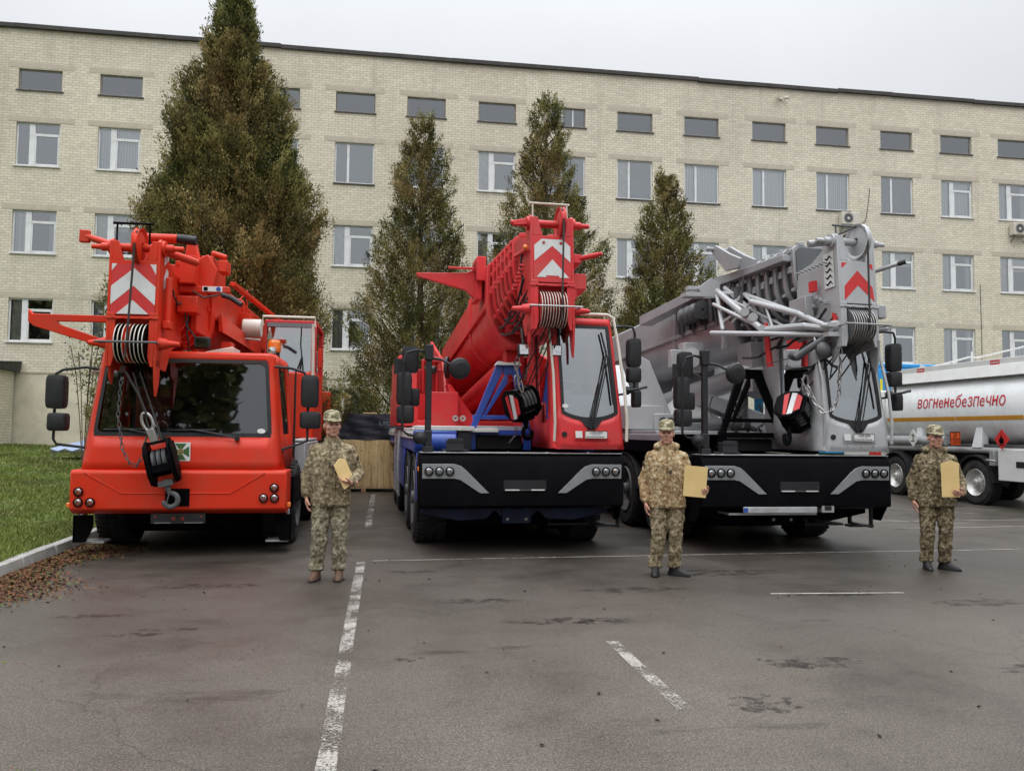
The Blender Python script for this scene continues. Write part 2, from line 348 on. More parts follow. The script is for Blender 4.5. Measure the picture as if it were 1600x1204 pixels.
# grass blades
def blades(n,fx,fy,h0,h1,seed):
    r=np.random.default_rng(seed); yy=fy(r,n); xx=fx(r,n,yy); z=np.array([lawn_z(a,b_) for a,b_ in zip(xx,yy)])-.01
    a=r.uniform(0,2*np.pi,n); h=r.uniform(h0,h1,n)*(.6+.8*(np.sin(xx*2.1)*np.sin(yy*1.7)*.5+.5)); w_=r.uniform(.006,.013,n)*(.6+yy/13); l=r.normal(0,.55,(n,2))*h[:,None]
    P=np.stack([xx,yy,z],1); D=np.stack([np.cos(a),np.sin(a),np.zeros(n)],1)*w_[:,None]
    T=P+np.stack([l[:,0],l[:,1],h],1)
    V=np.concatenate([P-D,P+D,T],0); Fc=np.stack([np.arange(n),np.arange(n)+n,np.arange(n)+2*n],1); return V,Fc,r.random(n)
def tonemat(n,stops,rough=.8,trans=0.,patch=None,sc_=.5):
    m,nt,b=newmat(n); at=nt.nodes.new('ShaderNodeAttribute'); at.attribute_name='tone'
    c=ramp(nt,at.outputs['Fac'],stops)
    if patch: c=mixc(nt,ramp(nt,ns(nt,sc_,4,.6,coord(nt)),[(.42,g3(0)),(.66,g3(1))]),c,ramp(nt,at.outputs['Fac'],patch))
    L(nt,c,b.inputs['Base Color']); b.inputs['Roughness'].default_value=rough; b.inputs['Specular IOR Level'].default_value=.25
    if trans:
        out=nt.nodes['Material Output']; tl=nt.nodes.new('ShaderNodeBsdfTranslucent'); L(nt,c,tl.inputs[0]); mx=nt.nodes.new('ShaderNodeMixShader'); mx.inputs[0].default_value=trans
        L(nt,b.outputs[0],mx.inputs[1]); L(nt,tl.outputs[0],mx.inputs[2]); L(nt,mx.outputs[0],out.inputs[0])
    return m
GR=tonemat('grass_blades',[(0,(.08,.12,.018)),(.6,(.18,.24,.045)),(1,(.33,.34,.12))],.7,.3,patch=[(0,(.05,.075,.015)),(1,(.20,.19,.07))],sc_=.9)
V,Fc,t=blades(150000,lambda r,n,y:-4.13-(y-9)*.02-r.random(n)**1.2*(2+y*.42),lambda r,n:7.2+24.8*r.random(n)**1.7,.035,.085,3)
tag(npmesh('grass',V,Fc,[GR],attr=t),'short bright green grass growing on the bank beside the kerb','grass',kind='stuff')
# leaf litter along the kerb
def litter(name,n,f,seed,label,LT=None):
    LT=LT or globals()['LT']
    r=np.random.default_rng(seed); P=f(r,n); a=r.uniform(0,6.28,n); s_=r.uniform(.008,.024,n)
    d1=np.stack([np.cos(a),np.sin(a),r.normal(0,.35,n)],1)*s_[:,None]; d2=np.stack([-np.sin(a),np.cos(a),r.normal(0,.35,n)],1)*s_[:,None]*.6
    V=np.concatenate([P-d1,P-d2,P+d1,P+d2],0); k=np.arange(n); tag(npmesh(name,V,np.stack([k,k+n,k+2*n,k+3*n],1),[LT],attr=r.random(n)),label,'leaf litter',kind='stuff')
LT=tonemat('dead_leaves',[(0,(.035,.018,.010)),(.5,(.11,.045,.022)),(.85,(.17,.075,.03)),(.9,(.06,.09,.02)),(1,(.10,.13,.03))],.85)
def f1(r,n):
    y=r.uniform(4.5,13,n); d=np.abs(r.normal(0,1,n))*(.30+.12*np.sin(y*2.3)); return np.stack([-3.98-(y-9)*.02+d,y,r.uniform(.006,.03,n)*np.exp(-d)],1)
litter('leaf_litter',26000,f1,5,'brown dead leaves heaped along the foot of the kerb')
def f2(r,n): return np.stack([-1.98+r.normal(0,.13,n),4.18+r.normal(0,.05,n),r.uniform(.006,.03,n)],1)
litter('leaf_litter',500,f2,6,'small reddish pile of dead leaves on the asphalt at the bottom edge')
def f3(r,n): 
    y=r.uniform(3.6,11,n); return np.stack([r.uniform(-3.6,7.5,n),y,r.uniform(.006,.010,n)],1)
LC=tonemat('dark_crumbs',[(0,(.012,.009,.007)),(.7,(.035,.022,.015)),(1,(.09,.05,.03))],.9)
litter('scattered_crumbs',130,f3,9,'scattered leaf crumbs and grit lying on the damp asphalt',LC)
# ------------------------------------------------------------------ brick building
def brickmat(n,c1,c2,mo,off=0):
    m,nt,b=newmat(n); co=coord(nt); sp=nt.nodes.new('ShaderNodeSeparateXYZ'); L(nt,co,sp.inputs[0]); cb=nt.nodes.new('ShaderNodeCombineXYZ')
    L(nt,mth(nt,'ADD',sp.outputs[0],sp.outputs[1]),cb.inputs[0]); L(nt,sp.outputs[2],cb.inputs[1])
    br=nt.nodes.new('ShaderNodeTexBrick'); L(nt,cb.outputs[0],br.inputs['Vector']); br.inputs['Scale'].default_value=1; br.inputs['Brick Width'].default_value=.262; br.inputs['Row Height'].default_value=.1; br.inputs['Mortar Size'].default_value=.0085; br.inputs['Mortar Smooth'].default_value=.25; br.inputs['Bias'].default_value=-.1
    br.inputs['Color1'].default_value=(*c1,1); br.inputs['Color2'].default_value=(*c2,1); br.inputs['Mortar'].default_value=(*mo,1)
    c=mixc(nt,1.,br.outputs['Color'],ramp(nt,ns(nt,.22,6,.62,co),[(.3,g3(.86)),(.65,g3(1.06))]),'MULTIPLY')
    c=mixc(nt,1.,c,ramp(nt,ns(nt,5,5,.7,co),[(.3,g3(.88)),(.65,g3(1.05))]),'MULTIPLY')
    mp=nt.nodes.new('ShaderNodeMapping'); mp.inputs['Scale'].default_value=(1.3,1.3,.12); L(nt,co,mp.inputs[0])
    st=ramp(nt,ns(nt,1.,5,.6,mp.outputs[0]),[(.55,g3(0)),(.8,g3(1))])
    c=mixc(nt,mth(nt,'MULTIPLY',st,.4),c,(.22,.20,.17))
    L(nt,c,b.inputs['Base Color']); b.inputs['Roughness'].default_value=.9; bump(nt,b,br.outputs['Fac'],-.5,.01); return m
BR=brickmat('silicate_brick',(.74,.675,.535),(.64,.58,.455),(.39,.36,.30))
PL=plain('cream_render',(.66,.60,.475),.9,var=.1,scale=1.2,dirt=(.42,.38,.30),dirtamt=.6,bmp=.2)
LN=plain('concrete_lintel',(.52,.465,.37),.9,var=.12,scale=2,dirt=(.3,.28,.24),dirtamt=.4)
SB=plain('dark_sill_metal',(.07,.065,.06),.6,var=.2)
WF=plain('window_frame_white',(.74,.75,.75),.5,var=.06,scale=3,dirt=(.4,.38,.34),dirtamt=.4)
WD=plain('window_frame_old',(.30,.29,.26),.7,var=.2,scale=5,dirt=(.15,.13,.1),dirtamt=.5)
WGA=glass('attic_glass',(.45,.47,.50),.20,.01,wave=.03); WG=glass('window_glass',(.84,.86,.88),.29,.01,wave=.03)
RM=plain('dim_room',(.10,.10,.11),.9); RD=plain('dark_room',(.035,.035,.04),.9)
def stripes(n,c,k,amp):
    m,nt,b=newmat(n); co=coord(nt); sp=nt.nodes.new('ShaderNodeSeparateXYZ'); L(nt,co,sp.inputs[0]); s_=mth(nt,'SINE',mth(nt,'MULTIPLY',sp.outputs[0],k)); 
    L(nt,ramp(nt,mth(nt,'ADD',mth(nt,'MULTIPLY',s_,.5),.5),[(0,tuple(x*amp for x in c)),(.6,c)]),b.inputs['Base Color']); b.inputs['Roughness'].default_value=.9; return m
BL=stripes('vertical_blinds',(.85,.85,.83),62,.55); CU=stripes('net_curtain',(.80,.80,.79),38,.75)
SH=plain('roller_blind',(.78,.76,.70),.9)
NOWIN=lambda ci,ri: ri==4 and ci<5
bld=thing('office_building','four storey pale brick office building with rows of white windows','building',(6,32.38,0))
bld_o=Vector((6,32.38,0))
XC=[-19.6,-16.65,-13.69,-10.84,-7.92,-5.02,-2.11,.68,3.54,6.45,9.33,12.24,15.27,18.19,21.21,24.10,26.93,29.85,32.8]
W=1.525; ZR=[(14.13,14.93),(11.27,12.9),(8.0,9.6),(4.72,6.32),(1.55,3.19)]
X0,X1,ZT=-27.,38.,16.5; DEP=.14
def facade(mi_brick=0):
    s=MB(); xs=[X0]; 
    for x in XC: xs+=[x,x+W]
    xs.append(X1)
    zs=[0]
    for z0,z1 in ZR[::-1]: zs+=[z0,z1]
    zs.append(ZT)
    zs=sorted(zs+[3.58])
    holes=set((round(z0,3)) for z0,z1 in ZR)
    for i in range(len(xs)-1):
        for j in range(len(zs)-1):
            a,b_,c,d=xs[i],xs[i+1],zs[j],zs[j+1]
            mi=1 if d<=3.6 else 0
            if i%2==1 and round(c,3) in holes and not (d<3.3 and (i-1)//2<5):
                for q in (((a,0,c),(a,DEP,c),(a,DEP,d),(a,0,d)),((b_,0,d),(b_,DEP,d),(b_,DEP,c),(b_,0,c)),((a,0,d),(a,DEP,d),(b_,DEP,d),(b_,0,d)),((a,0,c),(b_,0,c),(b_,DEP,c),(a,DEP,c))): s.quad(*q,mi)
            else: s.quad((a,0,c),(b_,0,c),(b_,0,d),(a,0,d),mi)
    s.quad((X1,0,0),(X1,12,0),(X1,12,ZT),(X1,0,ZT)); s.quad((X0,12,0),(X0,0,0),(X0,0,ZT),(X0,12,ZT)); s.quad((X1,12,0),(X0,12,0),(X0,12,ZT),(X1,12,ZT)); s.quad((X0,0,ZT),(X1,0,ZT),(X1,12,ZT),(X0,12,ZT))
    s.v=[(x-6,y,z) for x,y,z in s.v]; return s
facade().build('wall',[BR,PL],bld,fix=False)
# ragged roofing-felt edge
s=MB(); x=X0-.2
while x<X1+.2:
    L_=random.uniform(1.6,4.2); z=ZT+.02+random.uniform(0,.035); t=random.uniform(-.012,.02); d0=-.1-random.uniform(0,.05)
    s.hexa([(x-6,d0,z-.09),(x+L_-6,d0,z-.09+t),(x+L_-6,.5,z-.09+t),(x-6,.5,z-.09)],[(x-6,d0,z+.06),(x+L_-6,d0,z+.06+t),(x+L_-6,.5,z+.06+t),(x-6,.5,z+.06)]); x+=L_-.01+random.uniform(0,.02)
s.build('roof_edge',plain('roofing_felt',(.055,.05,.047),.8,var=.3,scale=3),bld)
s=MB(); s.box(X0-6,X1-6,.35,12,ZT-.3,ZT-.05); 
# window prototypes (frame origin at lower left corner of the opening)
def window(kind,w_,h_,curt=None,dark=False):
    f=MB(); e=.055; d0,d1=.075,.13
    if kind=='attic':
        e=.035; f.box(.02,w_-.02,d0,d1,.02,.02+e); f.box(.02,w_-.02,d0,d1,h_-.02-e,h_-.02); f.box(.02,.02+e,d0,d1,.02+e,h_-.02-e); f.box(w_-.02-e,w_-.02,d0,d1,.02+e,h_-.02-e)
        o=f.build('window',WD,None)
        if dark=='bars':
            for xx in (.52,.98): 
                b_=MB(); b_.box(xx,xx+.05,d0-.004,d1-.004,.055,h_-.055); b_.build('glazing_bar',WF,o)
    else:
        f.box(0,w_,d0,d1,0,e); f.box(0,w_,d0,d1,h_-e,h_); f.box(0,e,d0,d1,e,h_-e); f.box(w_-e,w_,d0,d1,e,h_-e)
        t=.2 if kind=='old' else .09; a=w_*.29 if kind=='old' else w_*.31
        f.box(a,a+t,d0-.012,d1,e,h_-e)
        if kind=='old':
            zt=h_*.70; f.box(a+t,w_-e,d0-.006,d1,zt,zt+.10)
            f.box(a+t,a+t+.045,d0-.004,d1,e,zt); f.box(w_-e-.045,w_-e,d0-.004,d1,e,zt); f.box(a+t+.045,w_-e-.045,d0-.004,d1,e,e+.045)
        o=f.build('window',WF,None,bevel=.006,seg=1)
        s_=MB(); s_.box(-.05,w_+.05,-.06,.07,-.045,-.004); s_.build('sill',WF if kind=='old' else SB,o)
    if kind=='attic': s_=MB(); s_.box(-.06,w_+.06,-.045,.07,-.05,-.004); s_.build('sill',SB,o)
    p=MB(); p.quad((.02,.1,.02),(w_-.02,.1,.02),(w_-.02,.1,h_-.02),(.02,.1,h_-.02)); p.build('pane',WGA if kind=='attic' else WG,o,fix=False)
    r_=MB(); a,b_,c,d,D=.0,w_,.0,h_,.9; dd=.13
    r_.quad((a,D,c),(b_,D,c),(b_,D,d),(a,D,d)); r_.quad((a,dd,c),(a,D,c),(a,D,d),(a,dd,d)); r_.quad((b_,dd,d),(b_,D,d),(b_,D,c),(b_,dd,c)); r_.quad((a,dd,c),(b_,dd,c),(b_,D,c),(a,D,c)); r_.quad((a,dd,d),(b_,dd,d),(b_,D,d),(a,D,d))
    r_.build('room',RD if dark is True else RM,o,fix=False)
    if curt:
        c_=MB(); 
        if curt=='blinds': rng_=[(.06,w_-.06,.06,h_-.06)]; mm=BL
        elif curt=='curtain': rng_=[(.06,w_*.98-.06,.06,h_-.06)]; mm=CU
        elif curt=='half': rng_=[(.06,w_*.36,.06,h_-.06),(w_*.80,w_-.06,.06,h_-.06)]; mm=CU
        elif curt=='left': rng_=[(.06,w_*.34,.06,h_-.06)]; mm=SH
        elif curt=='top': rng_=[(w_*.40,w_-.06,h_*.62,h_-.06),(.06,w_*.3,.06,h_-.06)]; mm=SH
        elif curt=='low': rng_=[(w_*.42,w_*.95,.06,h_*.55)]; mm=CU
        for (xa,xb,za,zb) in rng_:
            n_=24; 
            for q in range(n_):
                u0_=xa+(xb-xa)*q/n_; u1_=xa+(xb-xa)*(q+1)/n_; y0_=.2+.02*(q%2); y1_=.2+.02*((q+1)%2); c_.quad((u0_,y0_,za),(u1_,y1_,za),(u1_,y1_,zb),(u0_,y0_,zb))
        c_.build('curtain',mm,o,fix=False)
    return o
PR={}
def getwin(kind,h_,curt=None,dark=False):
    k=(kind,round(h_,2),curt,dark)
    if k in PR: return dup(PR[k],bld)
    o=window(kind,W,h_,curt,dark); PR[k]=o; o.parent=bld; return o
r2={2:('old',None),3:('old','blinds'),4:('old','left'),5:('old',None),6:('new',None),7:('old',None),8:('old','left'),9:('new',None),10:('new','left'),11:('new','blinds'),12:('new','curtain'),13:('new','blinds'),14:('new',None),15:('old','curtain'),16:('old','half')}
r3=[None,'left','half','top','left',None,'left','half','left','top','half','top','half','low','top','half','top','half','low']
r4=['half',None,'left','curtain','half',None,'half','left','low','half',None,'left','half','low','left','half','low','left','half']
for ci,x in enumerate(XC):
    for ri,(z0,z1) in enumerate(ZR):
        if x<-17 or x>30.5 or NOWIN(ci,ri): continue
        if ri==0: o=getwin('attic',z1-z0,'curtain' if ci==2 and False else None,'bars' if ci==9 else (True if ci in (6,10,11,15) else False))
        elif ri==1: k,c=r2.get(ci,('old',None)); o=getwin(k,z1-z0,c,ci in(7,))
        elif ri==2: o=getwin('old',z1-z0,r3[ci],ci==12)
        elif ri==3: o=getwin('old',z1-z0,r4[ci],ci>13)
        else: o=getwin('new',z1-z0,'curtain' if ci in (6,7,13) else None)
        o.location=(x-6,0,z0)
lin=MB(); lin.box(-.38,W+.42,-.008,.05,.03,.23); lp=lin.build('lintel',LN,bld); first=True
for ci,x in enumerate(XC):
    for ri,(z0,z1) in enumerate(ZR):
        if x<-17 or x>30.5 or NOWIN(ci,ri): continue
        o=lp if first else dup(lp,bld); first=False; o.location=(x-6+(random.random()-.5)*.16,0,z1)
s=MB(); s.box(X0-6,X1-6,-.03,.0-.001,3.56,3.63); s.build('plinth_band',LN,bld)
for x,z0,z1 in ((-3.05,0.8,10.2),(25.9,3.7,8.3)):
    s=MB(); s.tube([(x-6,-.02,z0),(x-6+.02,-.025,(z0+z1)/2),(x-6,-.02,z1)],.011,5); s.build('cable',MT['hose'],bld)
# air conditioners
def aircon(x,z,label):
    t=thing('air_conditioner',label,'air conditioner',(x,32.38,z),0,'air conditioner units on the brick wall')
    s=MB(); s.box(-.4,.4,-.36,-.08,0,.54); s.build('casing',MT['cream'],t,bevel=.02)
    s=MB(); s.lathe([(.0,-.012),(.05,-.012),(.06,.0),(.2,0),(.215,-.016),(.235,-.016),(.235,.01)],(-.1,-.362,.27),(0,-1,0),24); 
    s.lathe([(.11,-.014),(.12,-.014),(.12,.004)],(-.1,-.364,.27),(0,-1,0),24); s.build('fan_grille',MT['dkgrey'],t)
    s=MB(); s.tube([(-.3,-.02,-.3),(-.3,-.3,-.02),(-.3,-.02,-.02)],.018,6); s.build('bracket',MT['dkgrey'],t); s=MB(); s.tube([(.3,-.02,-.3),(.3,-.3,-.02),(.3,-.02,-.02)],.018,6); s.build('bracket',MT['dkgrey'],t)
    s=MB(); s.tube([(.4,-.15,.1),(.7,-.05,.12),(.9,-.03,.3),(1.05,-.03,1.2),(1.1,-.03,1.7)],.012,6); s.build('pipe',MT['hose'],t); return t
aircon(19.55,10.6,'white air conditioner under the blinded second floor window right of centre')
aircon(27.75,10.55,'white air conditioner cut by the right edge of the photo')
t=thing('security_camera','pale twin security camera under the roof edge','security camera',(16.55,32.3,16.0)); s=MB(); s.box(-.06,.06,-.0,.08,-.05,.05); s.build('mount',MT['cream'],t)
for dx in (-.14,.14): s=MB(); s.cyl((dx,.0,.0),(dx*1.8,-.25,-.06),.055,.06); s.build('camera_body',MT['cream'],t)
# entrance annex on the left
t=thing('entrance_annex','brick entrance annex with ragged dark roof at the left edge','annex',(-16.45,30,0))
s=MB(); 
for q in (((-5,0,.3),(2.7,0,.3),(2.7,0,1.5),(-5,0,1.5)),((-5,0,1.5),(1.8,0,1.5),(1.8,0,3.1),(-5,0,3.1)),((2.48,0,1.5),(2.7,0,1.5),(2.7,0,3.1),(2.48,0,3.1)),((-5,0,3.1),(3.1,0,3.1),(3.1,0,3.62),(-5,0,3.62)),((2.7,0,1.5),(3.1,0,1.5),(3.1,0,3.1),(2.7,0,3.1)),((2.7,0,.3),(3.1,0,.3),(3.1,0,1.5),(2.7,0,1.5)),((3.1,0,.3),(3.1,2.3,.3),(3.1,2.3,3.62),(3.1,0,3.62))): s.quad(*q)
s.build('wall',BR,t,fix=False)
s=MB(); s.hexa([(-5,-.6,3.6),(3.2,-.6,3.6),(3.3,2.3,3.6),(-5,2.3,3.6)],[(-5,-.62,3.8),(3.3,-.65,3.76),(3.35,2.3,3.98),(-5,2.3,4.)])
for i in range(80): x=random.uniform(-4,3.2); y=random.uniform(-.7,.3); z=3.74+random.uniform(0,.1)+(.0 if y<0 else y*.1); s.hexa([(x,y,z-.1),(x+.22,y,z-.1),(x+.2,y+.3,z-.06),(x,y+.3,z-.06)],[(x,y,z),(x+.22,y,z+.02),(x+.2,y+.3,z+.06),(x,y+.3,z+.05)])
s.build('roof',plain('moss_stained_roof',(.05,.05,.045),.9,var=.5,scale=6),t)
s=MB(); s.box(-5,3.16,-.07,-.003,.2,1.02); s.build('plinth',kc,t)
s=MB(); s.box(1.8,1.86,.04,.1,1.5,3.1); s.box(2.42,2.48,.04,.1,1.5,3.1); s.box(1.86,2.42,.04,.1,1.5,1.56); s.box(1.86,2.42,.04,.1,3.04,3.1); s.box(1.86,2.42,.04,.1,2.45,2.52); f=s.build('window_frame',WF,t); s=MB(); s.quad((1.8,.08,1.5),(2.48,.08,1.5),(2.48,.08,3.1),(1.8,.08,3.1)); s.build('pane',WG,f,fix=False)
s=MB(); s.box(1.7,2.55,.5,.55,1.4,3.2); s.build('room',RD,t)
# shelter of blue corrugated sheet, tiled gazebo corner
t=thing('corrugated_shelter','low shelter roofed with pale blue corrugated sheet behind the orange crane','shelter',(-7.85,26.5,.42)); t.scale=(1.5,1.3,.8)
s=MB(); n=36; a_=[];b_=[]
for i in range(n+1): x=-1.15+i*2.4/n; z=.05*math.cos(i*math.pi/2); a_.append((x,-.6,.66+z)); b_.append((x+.35,.9,1.02+z))
s.add(a_+b_+[(x,y,z-.012) for x,y,z in a_+b_],[(i,i+1,n+2+i,n+1+i) for i in range(n)]+[(2*n+2+i+1,2*n+2+i,3*n+3+i,3*n+4+i) for i in range(n)]+[(i,i+1,2*n+3+i,2*n+2+i)[::-1] for i in range(n)])
s.build('roof_sheet',plain('blue_sheet',(.24,.30,.44),.5,metal=.1,var=.1,dirt=(.2,.2,.2)),t,ang=80,fix=False)
s=MB(); s.box(-1.15,1.2,-.6,-.55,.56,.62); s.box(-.8,1.5,.85,.9,.92,.98); s.build('rail',MT['dkgrey'],t)
for x,y,h in ((-1.1,-.57,.6),(-.35,-.57,.6),(.8,-.57,.6),(-.75,.87,.95),(1.4,.87,.95)): s=MB(); s.cyl((x,y,-.4),(x,y,h),.014,n=6); s.build('leg',MT['steel'],t)
t=thing('garden_gazebo','small gazebo with brown tiled roof half hidden behind the orange crane','gazebo',(-4.55,20.5,.5))
s=MB(); s.hexa([(-1.75,-1.6,2.3),(1.6,-1.6,2.3),(1.6,1.6,2.3),(-1.75,1.6,2.3)],[(-.2,-.2,3.3),(.2,-.2,3.3),(.2,.2,3.3),(-.2,.2,3.3)]); s.build('roof',plain('brown_tiles',(.11,.05,.035),.8,var=.4,scale=7),t)
for x in (-1.3,1.3):
    for y in (-1.3,1.3): s=MB(); s.box(x-.06,x+.06,y-.06,y+.06,-.3,2.35); s.build('post',plain('gazebo_wood',(.12,.07,.04),.8) if x<0 and y<0 else bpy.data.materials['gazebo_wood'],t)
# ------------------------------------------------------------------ trees
def thuja(name,label,loc,H,Rm,nclump,nleaf,seed,leaf=.05,patch=.5,gap=.0,prof=None,asym=None,cover=.78):
    t=thing(name,label,'tree',loc,0,'conifers in front of the brick building')
    r=np.random.default_rng(seed)
    s=MB(); s.tube([(0,0,-.2),(.03,.02,H*.35),(-.03,0,H*.7),(0,0,H*.93)],.16,8)
    # taper
    s.v=[(x*(1-.85*max(0,z)/H),y*(1-.85*max(0,z)/H),z) for x,y,z in s.v]
    s.build('trunk',BK,t)
    hs=np.linspace(0,1,9); 
    pr=np.array(prof) if prof is not None else np.array([.86,1,.98,.9,.79,.66,.5,.31,.07])
    # limbs
    lm=MB()
    for i in range(46):
        k=r.uniform(.04,.9); a=r.uniform(0,6.28); rad=np.interp(k,hs,pr)*Rm*.8; z0_=H*k; lm.tube([(0,0,z0_-.3),(math.cos(a)*rad*.5,math.sin(a)*rad*.5,z0_),(math.cos(a)*rad,math.sin(a)*rad,z0_+rad*.55)],.022,4)
    lm.build('limbs',BK,t)
    # clump centres: near the surface, area weighted, pointing up and out
    k=r.random(nclump*4); k=k[r.random(len(k))<np.interp(k,hs,pr)+.06][:nclump]; n=len(k)
    a=r.uniform(0,2*np.pi,n); base=np.interp(k,hs,pr)*Rm
    lob=1+.13*np.sin(3*a+k*9+seed)+.10*np.sin(7*a-k*23)+.12*np.sin(k*31+2*a+seed*2)
    if asym is not None: lob*=1+asym(a,k)
    rad=base*lob*np.where(r.random(n)<cover,r.uniform(.82,1.04,n),r.uniform(.3,.85,n)); rad=np.maximum(rad,.04)+np.abs(r.normal(0,.05,n))*(r.random(n)<.3)*Rm*.5
    C=np.stack([np.cos(a)*rad,np.sin(a)*rad,k*H+rad*.10+r.normal(0,.06,n)],1)
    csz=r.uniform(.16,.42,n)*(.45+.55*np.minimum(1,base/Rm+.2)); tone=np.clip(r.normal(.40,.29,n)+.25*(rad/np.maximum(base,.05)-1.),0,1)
    keep=r.random(n)>gap*(np.sin(C[:,2]*3.1+a*4)*.5+.5); C,csz,tone,a,k=C[keep],csz[keep],tone[keep],a[keep],k[keep]; n=len(C)
    ci=np.repeat(np.arange(n),nleaf); m_=len(ci)
    up=np.stack([np.cos(a)*.75,np.sin(a)*.75,np.full(n,1.15)],1); up/=np.linalg.norm(up,axis=1)[:,None]
    al=r.uniform(-1,1,m_)**1*csz[ci]; off=r.normal(0,.36,(m_,3))*csz[ci][:,None]*(1.05-.55*(al/csz[ci]*.5+.5))[:,None]
    P=C[ci]+up[ci]*al[:,None]*1.1+off
    D=up[ci]+r.normal(0,.42,(m_,3)); D/=np.linalg.norm(D,axis=1)[:,None]
    S=np.cross(D,r.normal(0,1,(m_,3))); S/=np.linalg.norm(S,axis=1)[:,None]
    l=r.uniform(.7,1.7,m_)*leaf; D*=l[:,None]; S*=(l*.42)[:,None]
    V=np.concatenate([P-D,P-S*.9-D*.1,P+D,P+S],0); q=np.arange(m_)
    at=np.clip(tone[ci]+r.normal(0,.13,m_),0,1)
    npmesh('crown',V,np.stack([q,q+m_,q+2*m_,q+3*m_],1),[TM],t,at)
    return t
BK=plain('tree_bark',(.09,.065,.045),.95,var=.3,scale=12,bmp=.5)
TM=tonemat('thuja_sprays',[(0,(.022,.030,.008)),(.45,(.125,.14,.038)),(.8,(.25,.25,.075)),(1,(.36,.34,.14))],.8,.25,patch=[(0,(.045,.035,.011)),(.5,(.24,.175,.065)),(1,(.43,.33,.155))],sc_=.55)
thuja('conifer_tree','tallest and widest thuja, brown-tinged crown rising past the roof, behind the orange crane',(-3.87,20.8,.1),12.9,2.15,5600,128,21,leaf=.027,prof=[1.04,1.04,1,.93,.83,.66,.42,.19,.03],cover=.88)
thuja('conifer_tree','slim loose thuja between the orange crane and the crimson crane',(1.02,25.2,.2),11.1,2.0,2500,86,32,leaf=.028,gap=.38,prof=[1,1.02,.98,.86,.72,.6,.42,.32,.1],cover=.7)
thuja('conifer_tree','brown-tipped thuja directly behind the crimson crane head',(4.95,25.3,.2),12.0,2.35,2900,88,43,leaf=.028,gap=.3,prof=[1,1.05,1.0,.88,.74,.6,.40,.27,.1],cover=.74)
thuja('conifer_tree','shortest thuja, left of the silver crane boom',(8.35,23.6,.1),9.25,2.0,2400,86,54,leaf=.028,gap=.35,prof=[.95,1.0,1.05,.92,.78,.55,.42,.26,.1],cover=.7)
# sparse sapling behind the left edge of the orange crane
def sapling(label,loc,H,n,seed,spread):
    t=thing('sapling',label,'shrub',loc); r=random.Random(seed); s=MB(); tips=[]
    for i in range(n):
        a=r.uniform(0,6.28); h=H*r.uniform(.6,1); d=spread*r.uniform(.4,1)
        p=[(0,0,-.2),(math.cos(a)*d*.3,math.sin(a)*d*.3,h*.4),(math.cos(a)*d*.6,math.sin(a)*d*.6,h*.75),(math.cos(a)*d,math.sin(a)*d,h)]; s.tube(p,.012,5); tips+=[p[2],p[3],((p[2][0]+p[3][0])/2+.1,(p[2][1]+p[3][1])/2,(p[2][2]+p[3][2])/2)]
    s.build('stems',BK,t); q=np.random.default_rng(seed); C=np.array(tips); m_=len(C)*26; P=C[np.repeat(np.arange(len(C)),26)]+q.normal(0,.2,(m_,3)); D=q.normal(0,1,(m_,3)); D/=np.linalg.norm(D,axis=1)[:,None]; S=np.cross(D,q.normal(0,1,(m_,3))); S/=np.linalg.norm(S,axis=1)[:,None]; D*=.045; S*=.02
    k=np.arange(m_); npmesh('leaves',np.concatenate([P-D,P-S,P+D,P+S]),np.stack([k,k+m_,k+2*m_,k+3*m_],1),[TM],t,q.random(m_))
sapling('thin sapling with few leaves under the arm of the orange crane',(-7.75,23,.6),3.5,7,3,.5)
None and sapling('small leafy shrub beside the cab of the orange crane, below the gazebo roof',(-5.15,16.6,.4),1.75,7,5,.3)
